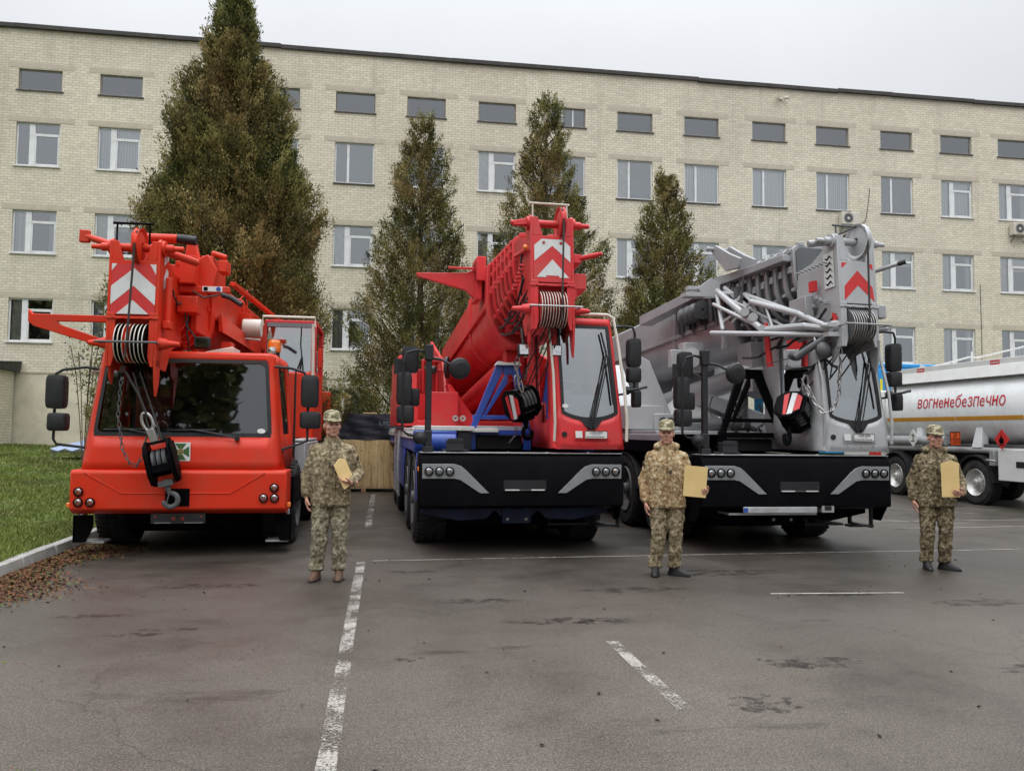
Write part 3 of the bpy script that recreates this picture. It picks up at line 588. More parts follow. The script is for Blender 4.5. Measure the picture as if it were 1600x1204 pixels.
# ------------------------------------------------------------------ shared crane parts
def poly_panel(s,poly,y,t=.004,mi=0): return s.prism(poly,'y',y-t,y,mi)
def wheel(parent,x,y,Rr_,wd,side,rimmat,name='wheel'):
    s=MB(); ax=(1,0,0); o=(x-wd/2,y,Rr_)
    s.lathe([(Rr_*.60,.03),(Rr_*.72,0),(Rr_*.90,.0),(Rr_*.965,.03),(Rr_,.075),(Rr_,wd-.075),(Rr_*.965,wd-.03),(Rr_*.90,wd),(Rr_*.72,wd),(Rr_*.60,wd-.03)],o,ax,40)
    nb=44
    for i in range(nb):   # tread blocks, staggered
        a=2*math.pi*i/nb
        for k,(u0_,u1_) in enumerate(((.03,wd*.36),(wd*.40,wd*.62),(wd*.66,wd-.03))):
            a0=a+(.5*math.pi/nb if k==1 else 0); a1=a0+2*math.pi/nb*.62
            def P(an,rd,u): return (o[0]+u,o[1]+math.sin(an)*rd,o[2]+math.cos(an)*rd)
            r1,r2=Rr_*.985,Rr_+.012
            s.add([P(a0,r1,u0_),P(a1,r1,u0_),P(a1,r1,u1_),P(a0,r1,u1_),P(a0,r2,u0_),P(a1,r2,u0_),P(a1,r2,u1_),P(a0,r2,u1_)],[(4,5,6,7),(0,1,5,4),(1,2,6,5),(2,3,7,6),(3,0,4,7)])
    w_=s.build(name,MT['rubber'],parent,fix=False)
    xs=x+side*(wd/2)
    s=MB(); s.lathe([(0,-.02),(Rr_*.14,-.02),(Rr_*.17,-.06),(Rr_*.30,-.10),(Rr_*.42,-.13),(Rr_*.50,-.06),(Rr_*.56,-.02),(Rr_*.60,.005),(Rr_*.615,-.02)],(xs,y,Rr_),(side,0,0),30)
    for i in range(10):
        a=2*math.pi*i/10; s.cyl((xs-side*.11,y+math.sin(a)*Rr_*.3,Rr_+math.cos(a)*Rr_*.3),(xs-side*.07,y+math.sin(a)*Rr_*.3,Rr_+math.cos(a)*Rr_*.3),.016,n=6)
    s.lathe([(0,.03),(Rr_*.13,.02),(Rr_*.16,-.02),(Rr_*.16,-.1)],(xs,y,Rr_),(side,0,0),18)
    s.build('rim',rimmat,w_); return w_
def headlamp(parent,x,y,z,r,kind='clear'):
    s=MB(); s.lathe([(r*1.18,.0),(r*1.18,-.018),(r*1.02,-.02),(r*.98,.01)],(x,y,z),(0,1,0),24)
    h=s.build('headlight',MT['black'],parent)
    s=MB(); s.lathe([(0,.035),(r*.35,.032),(r*.7,.018),(r*.98,-.004)],(x,y,z),(0,1,0),20); s.cyl((x,y+.03,z),(x,y+.0,z),r*.22,n=8); s.build('reflector',MT['amber'] if kind=='amber' else MT['lamp'],h)
    s=MB(); s.lathe([(0,-.03),(r*.5,-.026),(r*.85,-.016),(r,-.006)],(x,y,z),(0,1,0),20); s.build('lens',MT['lens'],h,fix=False); return h
def mirror(parent,c,w_,h_,d_=.14,name='mirror',rnd=.045,rz=0.,arm=None):
    c=Vector(c); s=MB(); n=18
    def ring(k,y):
        return [(c.x+(math.copysign(abs(math.cos(t))**.35,math.cos(t)))*w_/2*k*math.cos(rz)-y*math.sin(rz),c.y+y*math.cos(rz)+(math.copysign(abs(math.cos(t))**.35,math.cos(t)))*w_/2*k*math.sin(rz),c.z+math.copysign(abs(math.sin(t))**.35,math.sin(t))*h_/2*(k if k<.9 else 1)) for t in [2*math.pi*(i+.5)/n for i in range(n)]]
    s.loft([ring(.72,-d_/2),ring(.92,-d_*.40),ring(1,-d_*.15),ring(1,d_*.40),ring(.93,d_/2)])
    o=s.build(name,MT['plastic'],parent,ang=50)
    return o
def emblem(parent,T,size,name='emblem'):
    """white plate, green cross with flared arms, ringed centre; built in local x,z and laid by T"""
    s=MB(); s.T=T; h=size/2
    def pl(poly,y,mi): s.prism(poly,'y',y-.0015,y,mi)
    pl([(-h,-h),(h,-h),(h,h),(-h,h)],0,0)
    for k in range(4):
        a=k*math.pi/2; ca,sa=math.cos(a),math.sin(a)
        q=[(-.36*size,.43*size),(.36*size,.43*size),(.085*size,.0),(-.085*size,0)]; q=[(-.20*size,.44*size),(-.30*size,.44*size),(-.13*size,.2*size),(-.08*size,.08*size),(.08*size,.08*size),(.13*size,.2*size),(.30*size,.44*size)]
        pl([(x*ca-y*sa,x*sa+y*ca) for x,y in q],-.0022,1)
    n=20; pl([(math.cos(2*math.pi*i/n)*.155*size,math.sin(2*math.pi*i/n)*.155*size) for i in range(n)],-.0044,2)
    pl([(math.cos(2*math.pi*i/n)*.115*size,math.sin(2*math.pi*i/n)*.115*size) for i in range(n)],-.0062,3)
    for dx in (-.045,0,.045): pl([((dx-.012)*size,-.06*size),((dx+.012)*size,-.06*size),((dx+.012)*size,.06*size),((dx-.012)*size,.06*size)],-.0080,2)
    return s.build(name,[MT['sticker'],MT['green'],MT['gold'],MT['navy']],parent)
def uprof(w_,h_,n=12,c=.06,flat=.46):
    """boom section: flat top, upright webs, rounded belly; centred, closed ring of (u,w)"""
    p=[(-w_/2+c,h_/2),(w_/2-c,h_/2),(w_/2,h_/2-c)]
    zb=h_/2-h_*flat; 
    for i in range(n+1):
        a=math.pi*i/n; p.append((w_/2*math.cos(a),zb-(h_*(1-flat))*math.sin(a)**.82 if 0<i<n else zb))
    p.append((-w_/2,h_/2-c)); return p
def ringat(prof,v,dw=0): return [(u,v,w+dw) for u,w in prof]
def boom(root,O,a,tilt,W0,H0,pm,bm_,opt):
    """telescopic boom in its own frame: u right, v back along the boom, w up. Head plate at v=0, w=0 at its lower edge."""
    d=Vector((math.sin(a)*math.cos(tilt),-math.cos(a)*math.cos(tilt),math.sin(tilt))); u=Vector((math.cos(a),math.sin(a),0)); v=-d; w_=u.cross(v)
    T=basis(u,v,w_,O); pmx=[pm]
    def S(): s=MB(); s.T=T; return s
    L0=opt.get('L',9.5); wc=wc0=opt.get('wc',.86); nsec=opt.get('nsec',5); vs=opt.get('vs',.95); step=opt.get('step',.2)
    # base section
    s=S(); vb=vs+nsec*step
    s.loft([ringat(uprof(W0,H0),vb,wc),ringat(uprof(W0,H0),vb+L0,wc)])
    b_=s.build('boom',bm_,root,ang=28)
    s=S(); s.loft([ringat(uprof(W0+.09,H0+.09),vb,wc),ringat(uprof(W0+.09,H0+.09),vb+.22,wc)]); s.loft([ringat(uprof(W0+.06,H0+.06),vb+2.2,wc),ringat(uprof(W0+.06,H0+.06),vb+2.32,wc)])
    for sg in (-1,1): s.box(sg*(W0/2+.005),sg*(W0/2+.05),vb+.22,vb+5.5,wc-H0*.02,wc+.04)
    s.build('boom_collar',pm,b_,bevel=.008,seg=1)
    for k in range(nsec):
        f=1-.045*(nsec-k); g=W0*f; h=H0*f; v0=vs+k*step; wc=wc0+(H0-h)*.5-.012*(nsec-k)+opt.get('up',0)*(1-.5*k/nsec)
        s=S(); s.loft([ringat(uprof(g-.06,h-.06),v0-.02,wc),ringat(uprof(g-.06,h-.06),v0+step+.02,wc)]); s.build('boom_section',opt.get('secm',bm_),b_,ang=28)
        s=S(); s.loft([ringat(uprof(g+.02,h+.02),v0,wc),ringat(uprof(g+.02,h+.02),v0+.07,wc)]); 
        pr=uprof(g+.02,h+.02,12)
        for i in range(3,len(pr)-1):
            if i%2: 
                x,z=pr[i]; s.box(x*1.02-.03,x*1.02+.03,v0+.05,v0+.12,wc+z*1.02-.025,wc+z*1.02+.025)
        for z in (.1,.28,.42): 
            for sg in (-1,1): s.box(sg*(g/2-.0),sg*(g/2+.035),v0+.05,v0+.13,wc+h*z-.035,wc+h*z+.03)
        for x in (-.3,.3): s.box(x*g-.05,x*g+.05,v0-.01,v0+.09,wc+h/2,wc+h/2+.06)
        s.build('boom_collar',pm,b_,bevel=.006,seg=1)
    # head box
    Wd=opt.get('W',.64); hw=Wd/2; s=S(); e=.10
    side=[(0,.0),(.0,1.56),(.06,1.60),(.20,1.60),(.34,1.42),(.6,1.30),(vs+.03,1.25),(vs+.03,.42),(.62,.28),(.42,-.02)]
    for sg in (-1,1): s.prism([(p[0],p[1]) for p in side],'x',sg*hw,sg*(hw-.035))
    wt=opt.get('wt',.63); wn=opt.get('wn',1.30)
    s.box(-hw+.035,hw-.035,.0,.03,wt,wn)                                    # plate
    for sg in (-1,1):
        s.prism([(sg*(hw-.035),0),(sg*(hw-.035),wt),(sg*(hw-e),wt),(sg*(hw-e-.005),.12),(sg*(hw-e+.03),.0)],'y',.0,.035)
        s.prism([(sg*(hw-.035),wn),(sg*(hw-.035),1.56),(sg*(hw-.10),1.56),(sg*(hw-.17),wn)],'y',.0,.035)
        for k in (.03,): s.box(sg*(hw-e),sg*(hw+.0),-.012,.0,wt-.02,wt+.025)
    s.box(-hw+.035,hw-.035,.20,vs,.5,.6); s.box(-hw+.035,hw-.035,.28,vs,.62,1.22)
    s.box(-hw-.012,hw+.012,-.014,-.001,wt-.055,wt-.02)
    for x in (-.22,-.1,.1,.22): s.cyl((x,-.014,wt-.037),(x,-.028,wt-.037),.014,n=6)
    hd=s.build('boom_head',pm,root,bevel=.008)
    # shafts, pins
    s=S(); s.cyl((-hw-.13,.11,1.50),(hw+.13,.11,1.50),.052,n=16)
    for sg in (-1,1): s.cyl((sg*(hw-.05),.11,1.50),(sg*(hw+.035),.11,1.5),.095,n=18); s.cyl((sg*(hw+.13),.11,1.5),(sg*(hw+.25),.11,1.50),.035,.03,n=10)
    s.build('shaft',opt.get('shaft',pm),hd)
    for sg in (-1,1): s=S(); s.cyl((sg*(hw+.0),.12,.30),(sg*(hw+.10),.12,.30),.085,.06,n=16); s.cyl((sg*(hw+.1),.12,.30),(sg*(hw+.24),.12,.30),.05,.028,n=12); s.build('sheave_pin',opt.get('shaft',pm),hd)
    # auxiliary pulley on top
    pu=opt.get('pu',.13); s=S(); rp=opt.get('rp',.22)
    s.lathe([(.05,-.03),(.07,-.03),(rp*.8,-.012),(rp*.92,-.03),(rp,-.035),(rp*.9,-.008),(rp*.9,.008),(rp,.035),(rp*.92,.03),(rp*.8,.012),(.07,.03),(.05,.03)],(pu,.06,1.50),(1,0,0),30); s.build('pulley',opt.get('pulley',pm),hd)
    # hoist sheaves
    ns_=opt.get('ns',8); span=(hw-e)*2-.02; m1,m2=opt['sheaves']
    for k in range(ns_):
        x=-span/2+span*(k+.5)/ns_; t=span/ns_*.47; r=.245
        s=S(); s.lathe([(.05,-t*.9),(r*.86,-t*.82),(r,-t*.66),(r*1.0,-t*.38),(r*.80,-t*.2),(r*.80,t*.2),(r,t*.38),(r,t*.66),(r*.86,t*.82),(.05,t*.9)],(x,.12,.30),(1,0,0),30,0,[0,0,1,0,0,0,1,0,0]); s.build('sheave',[MT['orange'] if (opt.get('mid') and k==1) else m2,m1],hd)
    s=S(); s.cyl((-hw-.06,-.19,.28),(hw+.06,-.19,.28),.014,n=8); 
    for sg in (-1,1): s.tube([(sg*hw,.05,.30),(sg*(hw+.03),-.08,.28),(sg*(hw+.03),-.19,.28)],.012,6)
    s.build('rope_guard',opt.get('guard',MT['steel']),hd)
    gt=opt.get('gt',1.78)
    s=S(); s.tube([(-hw+.05,.08,1.57),(-hw+.05,.08,gt)],.012,6); s.tube([(pu+.1,.08,1.5),(pu+.1,.08,gt)],.012,6); s.cyl((-hw+.0,.08,gt),(pu+.14,.08,gt),.016,n=8)
    s.build('rope_guard',opt.get('topguard',MT['steel']),hd)
    s=S(); r=.014; s.tube([(pu,.6,1.62),(pu,.25,1.68),(pu,.06,1.50+rp*.96),(pu,-.09,1.50+rp*.65),(pu+.0,-.13,1.5)],r,8); s.tube([(pu,-.15,1.5),(pu-.02,-.15,.9),(pu-.04,-.15,.32),(pu-.05,-.16,.1)],r,8)
    s.build('rope',MT['rope'],hd)
    # lower tongue plates and clutter below the head
    s=S(); s.prism([(-.02,.1),(.2,.1),(.16,-.22),(.08,-.36),(.03,-.2)],'x',hw-.03,hw); s.prism([(.1,.1),(.3,.1),(.22,-.2),(.14,-.12)],'x',-hw,-hw+.03); s.build_pieces('tongue_plate',pm,hd,bevel=.006)
    return b_,hd,T,S
def chev(s,apex,arm,th,hw,y,mi,floor=None):
    """inverted V band, apex height, height where the arms meet the border, vertical thickness"""
    up=[(-hw,arm),(0,apex),(hw,arm)]; lo=[(hw,arm-th),(0,apex-th),(-hw,arm-th)]
    s.prism([up[0],up[1],lo[1],lo[2]],'y',y-.002,y,mi); s.prism([up[1],up[2],lo[0],lo[1]],'y',y-.002,y,mi)
def hoses(S,parent,pts,r=.014,n=6,seed=1,name='hose'):
    rd=random.Random(seed)
    s=S()
    for p,q,sag in pts:
        P=Vector(p);Q=Vector(q); a=[P.lerp(Q,t)+Vector((rd.uniform(-.03,.03),rd.uniform(-.03,.03),-sag*4*t*(1-t)+rd.uniform(-.02,.02))) for t in (0,.2,.4,.6,.8,1)]; s.tube(a,r,n)
    return s.build_pieces(name,MT['hose'],parent)
def chain(parent,pts,r=.018,name='chain',mat=None,T=None):
    pts=[Vector(p) for p in pts]; seg=[]; 
    for a,b_ in zip(pts,pts[1:]):
        k=max(1,int((b_-a).length/(r*3.1)))
        for i in range(k): seg.append((a.lerp(b_,i/k),a.lerp(b_,(i+1)/k)))
    s=MB(); s.T=T
    for i,(a,b_) in enumerate(seg):
        c=(a+b_)/2; d=(b_-a).normalized(); x,y=s.frame(d); x,y=(x,y) if i%2 else (y,-x); h=(b_-a).length*.72
        n=10; ring=[c+d*(math.sin(t)*h)+x*(math.cos(t)*r*.95) for t in [2*math.pi*k/n for k in range(n)]]; ring.append(ring[0]); s.tube(ring,r*.30,5)
    return s.build(name,mat or MT['steel'],parent,fix=False)
def cable(parent,pts,r=.012,name='rope'):
    s=MB(); s.tube(pts,r,6); return s.build(name,MT['rope'],parent)
def liebherr(root,P,side_emblem=True):
    """carrier: bumper, lamp strips, low cab at image right, mirror mast at left"""
    body,cab,low=P['body'],P['cab'],P['low']
    s=MB(); s.prism([(0,.64),(0,1.22),(.07,1.33),(.42,1.33),(.42,.64),(.20,.59)],'x',-1.375,1.375); bp=s.build('bumper',MT['black'],root,bevel=.012)
    s=MB(); s.box(-1.36,1.36,.03,.41,1.331,1.338); 
    for x in (-1.05,-.2,.33,.9): s.cyl((x,.1,1.338),(x,.1,1.35),.018,n=8)
    s.build('tread_plate',MT['alu'],bp)
    for sg in (-1,1):
        pl=[(sg*x,z) for x,z in ((1.34,1.19),(.93,1.19),(.84,1.165),(.77,1.11),(.46,.81),(.58,.81),(.85,.985),(.93,1.0),(1.34,1.0))]
        s=MB(); s.prism(pl,'y',-.012,-.001); s.build('lamp_strip',MT['strip'],bp,bevel=.003,seg=1)
        for k,kd in ((1.255,'amber' if sg<0 or P.get('amb') else 'clear'),(1.12,'clear'),(.985,'clear')): headlamp(bp,sg*k,-.018,1.095,.050,kd)
        s=MB(); s.box(sg*1.376,sg*1.395,.06,.13,1.09,1.15); s.build('side_marker',MT['amber'],bp,bevel=.006)
        # side return with step
        s=MB(); s.prism([(.0,1.2),(.43,1.2),(.43,.42),(.25,.42),(.10,.62)],'x',sg*1.378,sg*1.36); s.build('bumper_side',MT['black'],bp)
    s=MB(); s.box(-.27,.30,-.012,-.001,.84,.98); 
    for x in (-.24,.27):
        for z in (.955,.87): s.cyl((x,-.012,z),(x,-.018,z),.008,n=6)
    pk=s.build('plate_holder',MT['plastic'],bp); s=MB(); s.box(-.25,-.06,-.017,-.013,.845,.86); s.box(.1,.28,-.017,-.013,.845,.86); s.build_pieces('trim',MT['refw'],pk)
    for k in range(9): 
        if k==0: s=MB()
        s.box(-.05+k*.015,-.042+k*.015,-.016,-.012,.846,.858,0)
    s.build('lettering',MT['steel'],pk)
    # ---- cab
    x0,x1=.47,1.41; y0,y1=.10,1.85; z0,zt=1.39,3.20; lean=.22; tx0,tx1=.42,1.27
    A=(x0,y0,z0);B=(x1,y0,z0)
    def fx(z): t=(z-z0)/(zt-z0); return x0+(tx0-x0)*t, x1+(tx1-x1)*t, y0+lean*t**1.6
    def fp(k,z,dy=0): a,b_,y=fx(z); return (a+(b_-a)*k,y+dy-.03*math.sin(math.pi*k),z)
    s=MB()
    # window outline in (k,z): the glass dips to a V at the bottom
    nz=14; zw1=3.10
    K0,K1=.085,.955
    def wb(k): t_=min(1,max(0,(k-K0)/(K1-K0))); return 1.88-.115*math.sin(math.pi*t_)**.7    # lower edge of the pane
    ks=[0,K0]+[K0+(K1-K0)*i/10 for i in range(1,10)]+[K1,1]
    def strip(ks_,za,zb,n_=8):
        for i in range(len(ks_)-1):
            for j in range(n_):
                k0,k1=ks_[i],ks_[i+1]; 
                def zz_(k,t): 
                    a=za(k) if callable(za) else za; b_=zb(k) if callable(zb) else zb; return a+(b_-a)*t
                q=[fp(k0,zz_(k0,j/n_)),fp(k1,zz_(k1,j/n_)),fp(k1,zz_(k1,(j+1)/n_)),fp(k0,zz_(k0,(j+1)/n_))]; s.quad(*q)
    strip(ks,z0,wb,5); strip([0,K0],wb,zw1); strip([K1,1],wb,zw1); strip(ks,zw1,zt,2)
    # sides, roof, back
    def sx(side,y,z): a,b_,yy=fx(z); return (a if side<0 else b_,max(yy,y),z)
    for side in (-1,1):
        if side<0:
            # left wall with a big triangular window opening towards the front
            zl=[z0,1.75,2.05,2.6,3.05,zt]; yl=[0,.45,.62,.95,1.35,y1]
            for i in range(len(zl)-1):
                for j in range(len(yl)-1):
                    hole=(zl[i]>=1.75 and zl[i+1]<=3.06 and .45<=yl[j]<1.35) and not (zl[i]<2.05 and yl[j]>=.95)
                    if hole: continue
                    s.quad(sx(side,yl[j],zl[i]),sx(side,yl[j],zl[i+1]),sx(side,yl[j+1],zl[i+1]),sx(side,yl[j+1],zl[i]))
        else:
            zl=[z0,1.9,3.05,zt]; yl=[0,.35,1.3,y1]
            for i in range(3):
                for j in range(3):
                    if i==1 and j==1: continue
                    s.quad(sx(side,yl[j],zl[i]),sx(side,yl[j+1],zl[i]),sx(side,yl[j+1],zl[i+1]),sx(side,yl[j],zl[i+1]))
    a,b_,yy=fx(zt); n_=8
    for i in range(n_): s.quad(fp(i/n_,zt),fp((i+1)/n_,zt),(a+(b_-a)*(i+1)/n_,y1,zt),(a+(b_-a)*i/n_,y1,zt))
    s.quad((x1,y1,z0),(x0,y1,z0),(a,y1,zt),(b_,y1,zt)); s.quad((x0,y0,z0),(x1,y0,z0),(x1,y1,z0),(x0,y1,z0))
    cb=s.build('carrier_cab',cab,root,ang=30,weld=True); sm=cb.modifiers.new('shell','SOLIDIFY'); sm.thickness=.035; sm.offset=-1
    # pane with dark border
    s=MB(); g_=MB(); kk=[K0+(K1-K0)*i/10 for i in range(11)]
    for i in range(10):
        for j in range(8):
            def q_(k,t,dy): z=wb(k)+(zw1-wb(k))*t; return fp(k,z,dy)
            s.quad(q_(kk[i],j/8,.008),q_(kk[i+1],j/8,.008),q_(kk[i+1],(j+1)/8,.008),q_(kk[i],(j+1)/8,.008))
    s.build('windscreen',MT['glass'],cb,fix=False)
    def bord(k,t,dy): z=wb(k)+(zw1-wb(k))*t; return fp(k,z,dy)
    for i in range(10): g_.quad(bord(kk[i],0,-.004),bord(kk[i+1],0,-.004),bord(kk[i+1],.042,-.004),bord(kk[i],.042,-.004)); g_.quad(bord(kk[i],.97,-.004),bord(kk[i+1],.97,-.004),bord(kk[i+1],1,-.004),bord(kk[i],1,-.004))
    for j in range(12):
        for ka,kb in ((K0,K0+.045),(K1-.05,K1)): g_.quad(bord(ka,j/12,-.0045),bord(kb,j/12,-.0045),bord(kb,(j+1)/12,-.0045),bord(ka,(j+1)/12,-.0045))
    # V of the wiper motor
    g_.add([fp(.35,wb(.35)+.015,-.014),fp(.70,wb(.70)+.015,-.014),fp(.60,1.68,-.014),fp(.565,1.655,-.014),fp(.475,1.655,-.014),fp(.45,1.68,-.014)],[(0,5,4,3,2,1)])
    g_.build('window_seal',MT['plastic'],cb,fix=False)
    s=MB()
    for k0,k1,zt_ in ((.47,.83,2.62),(.55,.88,2.66),(.51,.86,2.75)): p=fp(k0,1.70,-.03); q=fp(k1,zt_,-.045); s.tube([p,Vector(p).lerp(Vector(q),.5)+Vector((0,-.012,0)),q],.009,6)
    p=fp(.86,2.62,-.05); q=fp(.80,3.0,-.04); r_=fp(.88,2.0,-.04); s.tube([q,p,r_],.014,6); s.cyl(fp(.49,1.69,-.05),fp(.49,1.69,.0),.024,n=10); s.cyl(fp(.56,1.69,-.05),fp(.56,1.69,.0),.024,n=10)
    s.build('wiper',MT['plastic'],cb)
    s=MB(); s.add([fp(.145+.045*math.cos(t),1.975+.028*math.sin(t),-.006) for t in [2*math.pi*i/16 for i in range(16)]],[tuple(range(16))]); s.build('sticker',MT['sticker'],cb,fix=False)
    # side panes
    s=MB(); s.quad(*[sx(-1,y,z) for y,z in ((.45,1.72),(1.36,1.72),(1.36,3.06),(.45,3.06))]); s.v=[(x+.012,y,z) for x,y,z in s.v]; s.build('side_window',MT['glassc'],cb,fix=False)
    s=MB(); s.quad(*[sx(1,y,z) for y,z in ((.34,1.88),(1.31,1.88),(1.31,3.06),(.34,3.06))]); s.v=[(x-.012,y,z) for x,y,z in s.v]; s.build('side_window',MT['glassc'],cb,fix=False)
    # interior
    s=MB(); s.box(x0+.06,x1-.12,y0+.28,y0+.62,1.45,2.02); s.prism([(y0+.28,1.95),(y0+.62,1.95),(y0+.66,2.1),(y0+.5,2.16)],'x',x0+.1,x1-.2); s.build('dashboard',MT['cabing'],cb,bevel=.03)
    s=MB(); s.box(.68,1.12,1.05,1.5,1.5,1.98); s.box(.68,1.12,1.42,1.58,1.98,2.62); s.box(.78,1.02,1.44,1.56,2.66,2.86); s.build('driver_seat',MT['seat'],cb,bevel=.05)
    s=MB(); c=Vector((.80,.80,2.18)); n=24; ring=[c+Vector((math.cos(t)*.2,math.sin(t)*.08,math.sin(t)*.185)) for t in [2*math.pi*i/n for i in range(n+1)]]; s.tube(ring,.014,7); 
    for t in (.5,2.6,4.7): s.cyl(c,c+Vector((math.cos(t)*.2,math.sin(t)*.08,math.sin(t)*.185)),.012,n=6)
    s.ball(c,.05,10); s.cyl(c,(.8,.62,1.95),.03); s.build('steering_wheel',MT['cabing'],cb)
    s=MB(); s.box(x0+.04,x1-.1,y1-.06,y1-.04,1.45,3.1); s.build('rear_panel',MT['cabing'],cb) if not P.get('open') else None
    # lower panel details
    s=MB(); s.add([fp(.06,1.44,-.012),fp(.20,1.44,-.012),fp(.24,1.50,-.02),fp(.80,1.50,-.02),fp(.88,1.44,-.012),fp(.95,1.44,-.012),fp(.90,1.47,-.02),fp(.80,1.68,-.024),fp(.74,1.53,-.03),fp(.28,1.53,-.03)],[(2,3,8,9)]); 
    for k,z in ((.33,1.475),(.55,1.47),(.75,1.475)): s.cyl(fp(k,z,.0),fp(k,z,-.02),.012,n=6)
    s.build('panel_crease',cab,cb)
    s=MB(); c=fp(.115,1.59,-.004); s.cyl(Vector(c)+Vector((0,.02,0)),Vector(c)-Vector((0,.01,0)),.036,n=16); s.build('tow_eye_cover',MT['plastic'],cb)
    T=basis((.94/1.,0,0),(0,1,0),(0,.0,1),(0,0,0))
    s=MB(); s.add([fp(.27,1.545,-.03),fp(.37,1.545,-.034),fp(.37,1.635,-.034),fp(.27,1.635,-.03)],[(0,1,2,3)]); s.build('document_plate',MT['sticker'],cb,fix=False)
    s=MB(); a_=fp(.40,1.535,-.03); b2=fp(.74,1.535,-.03); yy_=min(a_[1],b2[1])-.012; s.box(a_[0],b2[0],yy_-.006,yy_,1.535,1.64); lp=s.build('name_plate',MT['sticker'],cb)
    s=MB(); s.box(a_[0],b2[0],yy_-.0085,yy_-.0065,1.535,1.541); s.box(a_[0],b2[0],yy_-.0085,yy_-.0065,1.634,1.64); s.box(a_[0],a_[0]+.006,yy_-.0085,yy_-.0065,1.541,1.634); s.box(b2[0]-.006,b2[0],yy_-.0085,yy_-.0065,1.541,1.634); s.box(a_[0]+.1,b2[0]-.1,yy_-.0085,yy_-.0065,1.586,1.589)
    for i in range(11): s.box(a_[0]+.02+i*.024,a_[0]+.02+i*.024+.015,yy_-.0085,yy_-.0065,1.553,1.566)
    s.build('plate_print',MT['black'],lp)
    textmesh('plate_lettering','LIEBHERR',.042,MT['black'],lp,basis((1,0,0),(0,0,1),(0,-1,0),((a_[0]+b2[0])/2,yy_-.007,1.613)),.001,1.05)
    # handrails
    s=MB(); pr=[(x0-.03,y0+.02,1.5),(x0-.035,y0-.03,1.75),(x0-.055,y0+.0,2.4),(tx0-.04,y0+.13,3.0),(tx0-.01,y0+.22,3.24)]; s.tube(pr,.018,8)
    s.tube([(tx0+.15,y0+.26,3.27),(tx1-.02,y0+.26,3.27),(tx1+.05,y0+.22,3.22),(tx1+.10,y0+.15,2.85),(x1+.0,y0-.02,2.2),(x1+.035,y0-.03,1.8),(x1+.03,y0-.02,1.5)],.022,8); 
    s.build('handrail',P['rail'],cb)
    # right mirrors
    s=MB(); s.tube([(tx1+.02,y0+.22,3.08),(tx1+.18,y0+.14,3.10),(1.56,y0+.08,3.08),(1.59,y0+.08,3.0),(1.59,y0+.1,2.1)],.018,7); s.tube([(1.35,y0+.1,2.14),(1.48,y0+.1,2.16),(1.59,y0+.1,2.2)],.016,7); ma=s.build('mirror_arm',MT['plastic'],root)
    mirror(root,(1.59,.22,2.73),.20,.40); mirror(root,(1.59,.22,2.42),.20,.21); mirror(root,(1.62,.2,2.09),.12,.24)
    s=MB(); s.ball((1.47,.15,2.2),(.06,.06,.06),10); s.tube([(1.47,.1,2.2),(1.6,.05,2.22),(1.72,.04,2.25)],.02,6); s.build('washer_arm',MT['plastic'],ma)
    # mast with mirrors at left
    s=MB(); s.box(-1.30,-1.22,.16,.24,1.34,2.72); s.box(-1.315,-1.205,.14,.26,2.55,2.76); s.box(-1.33,-1.19,.14,.27,1.34,1.42); s.box(-1.31,-1.21,.14,.26,1.42,1.62); ms=s.build('mirror_mast',MT['plastic'],root,bevel=.012)
    s=MB(); s.tube([(-1.3,.2,2.66),(-1.42,.16,2.68),(-1.56,.12,2.64),(-1.6,.12,2.5)],.018,7); s.tube([(-1.22,.2,2.58),(-1.1,.14,2.56),(-1.0,.1,2.5),(-.9,.1,2.49)],.018,7); s.tube([(-1.6,.14,2.5),(-1.6,.14,1.62),(-1.52,.16,1.56),(-1.3,.2,1.54)],.018,7); s.build('mirror_arm',MT['plastic'],ms)
    s=MB(); s.ball((-1.36,.17,1.52),(.1,.09,.09),10); s.build('arm_joint',MT['plastic'],ms)
    mirror(root,(-1.50,.30,2.56),.22,.36,.1); s=MB(); s.box(-1.72,-1.60,.17,.2,2.36,2.56)
    for z in (2.4,2.52): s.cyl((-1.64,.17,z),(-1.64,.16,z),.01,n=6)
    s.build('mirror_bracket',MT['plastic'],ms)
    mirror(root,(-1.58,.22,2.17),.20,.44,.16); mirror(root,(-1.44,.3,2.06),.14,.24,.12); mirror(root,(-1.56,.22,1.83),.23,.24,.15)
    s=MB(); s.lathe([(0,-.05),(.08,-.045),(.13,-.025),(.145,.01),(.14,.05),(0,.06)],(-.86,.06,2.44),(-.15,1,.1),24); s.build('round_mirror',MT['plastic'],root)
    s=MB(); s.box(-1.0,-.78,.2,.36,1.36,1.5); s.box(-1.05,-.72,.26,.42,1.338,1.37); s.box(-.99,-.79,.19,.2,1.47,1.52); s.build('step_bracket',MT['plastic'],root,bevel=.01)
    # ---- chassis
    s=MB(); s.box(-1.2,1.2,.45,3.6,.62,1.30); s.box(-1.34,.44,1.9,2.0,1.30,1.34); s.box(-.95,.95,3.6,12,.7,1.35); s.box(-.86,.86,1.1,11,.26,.62); s.build('chassis_frame',MT['black'],root,bevel=.01)  # lowest box is added to deepen the dark under the crane
    s=MB(); s.prism([(-1.3,.62),(-1.3,.50),(-.8,.40),(-.42,.42),(-.30,.54),(-.14,.38),(.14,.38),(.30,.54),(.42,.42),(.8,.40),(1.3,.5),(1.3,.62)],'y',.5,.62); s.box(-.2,.2,.48,.64,.36,.66); s.cyl((-1.1,.9,.62),(1.1,.9,.62),.13); s.build('axle_beam',MT['shadebeam'] if P['name']=='c2' else low,root,bevel=.01)
    s=MB()
    for x in (-.13,.13):
        for z in (.42,.58): s.cyl((x,.48,z),(x,.465,z),.022,n=8)
    for x in (-.55,.4): s.box(x,x+.22,.47,.5,.60,.64)
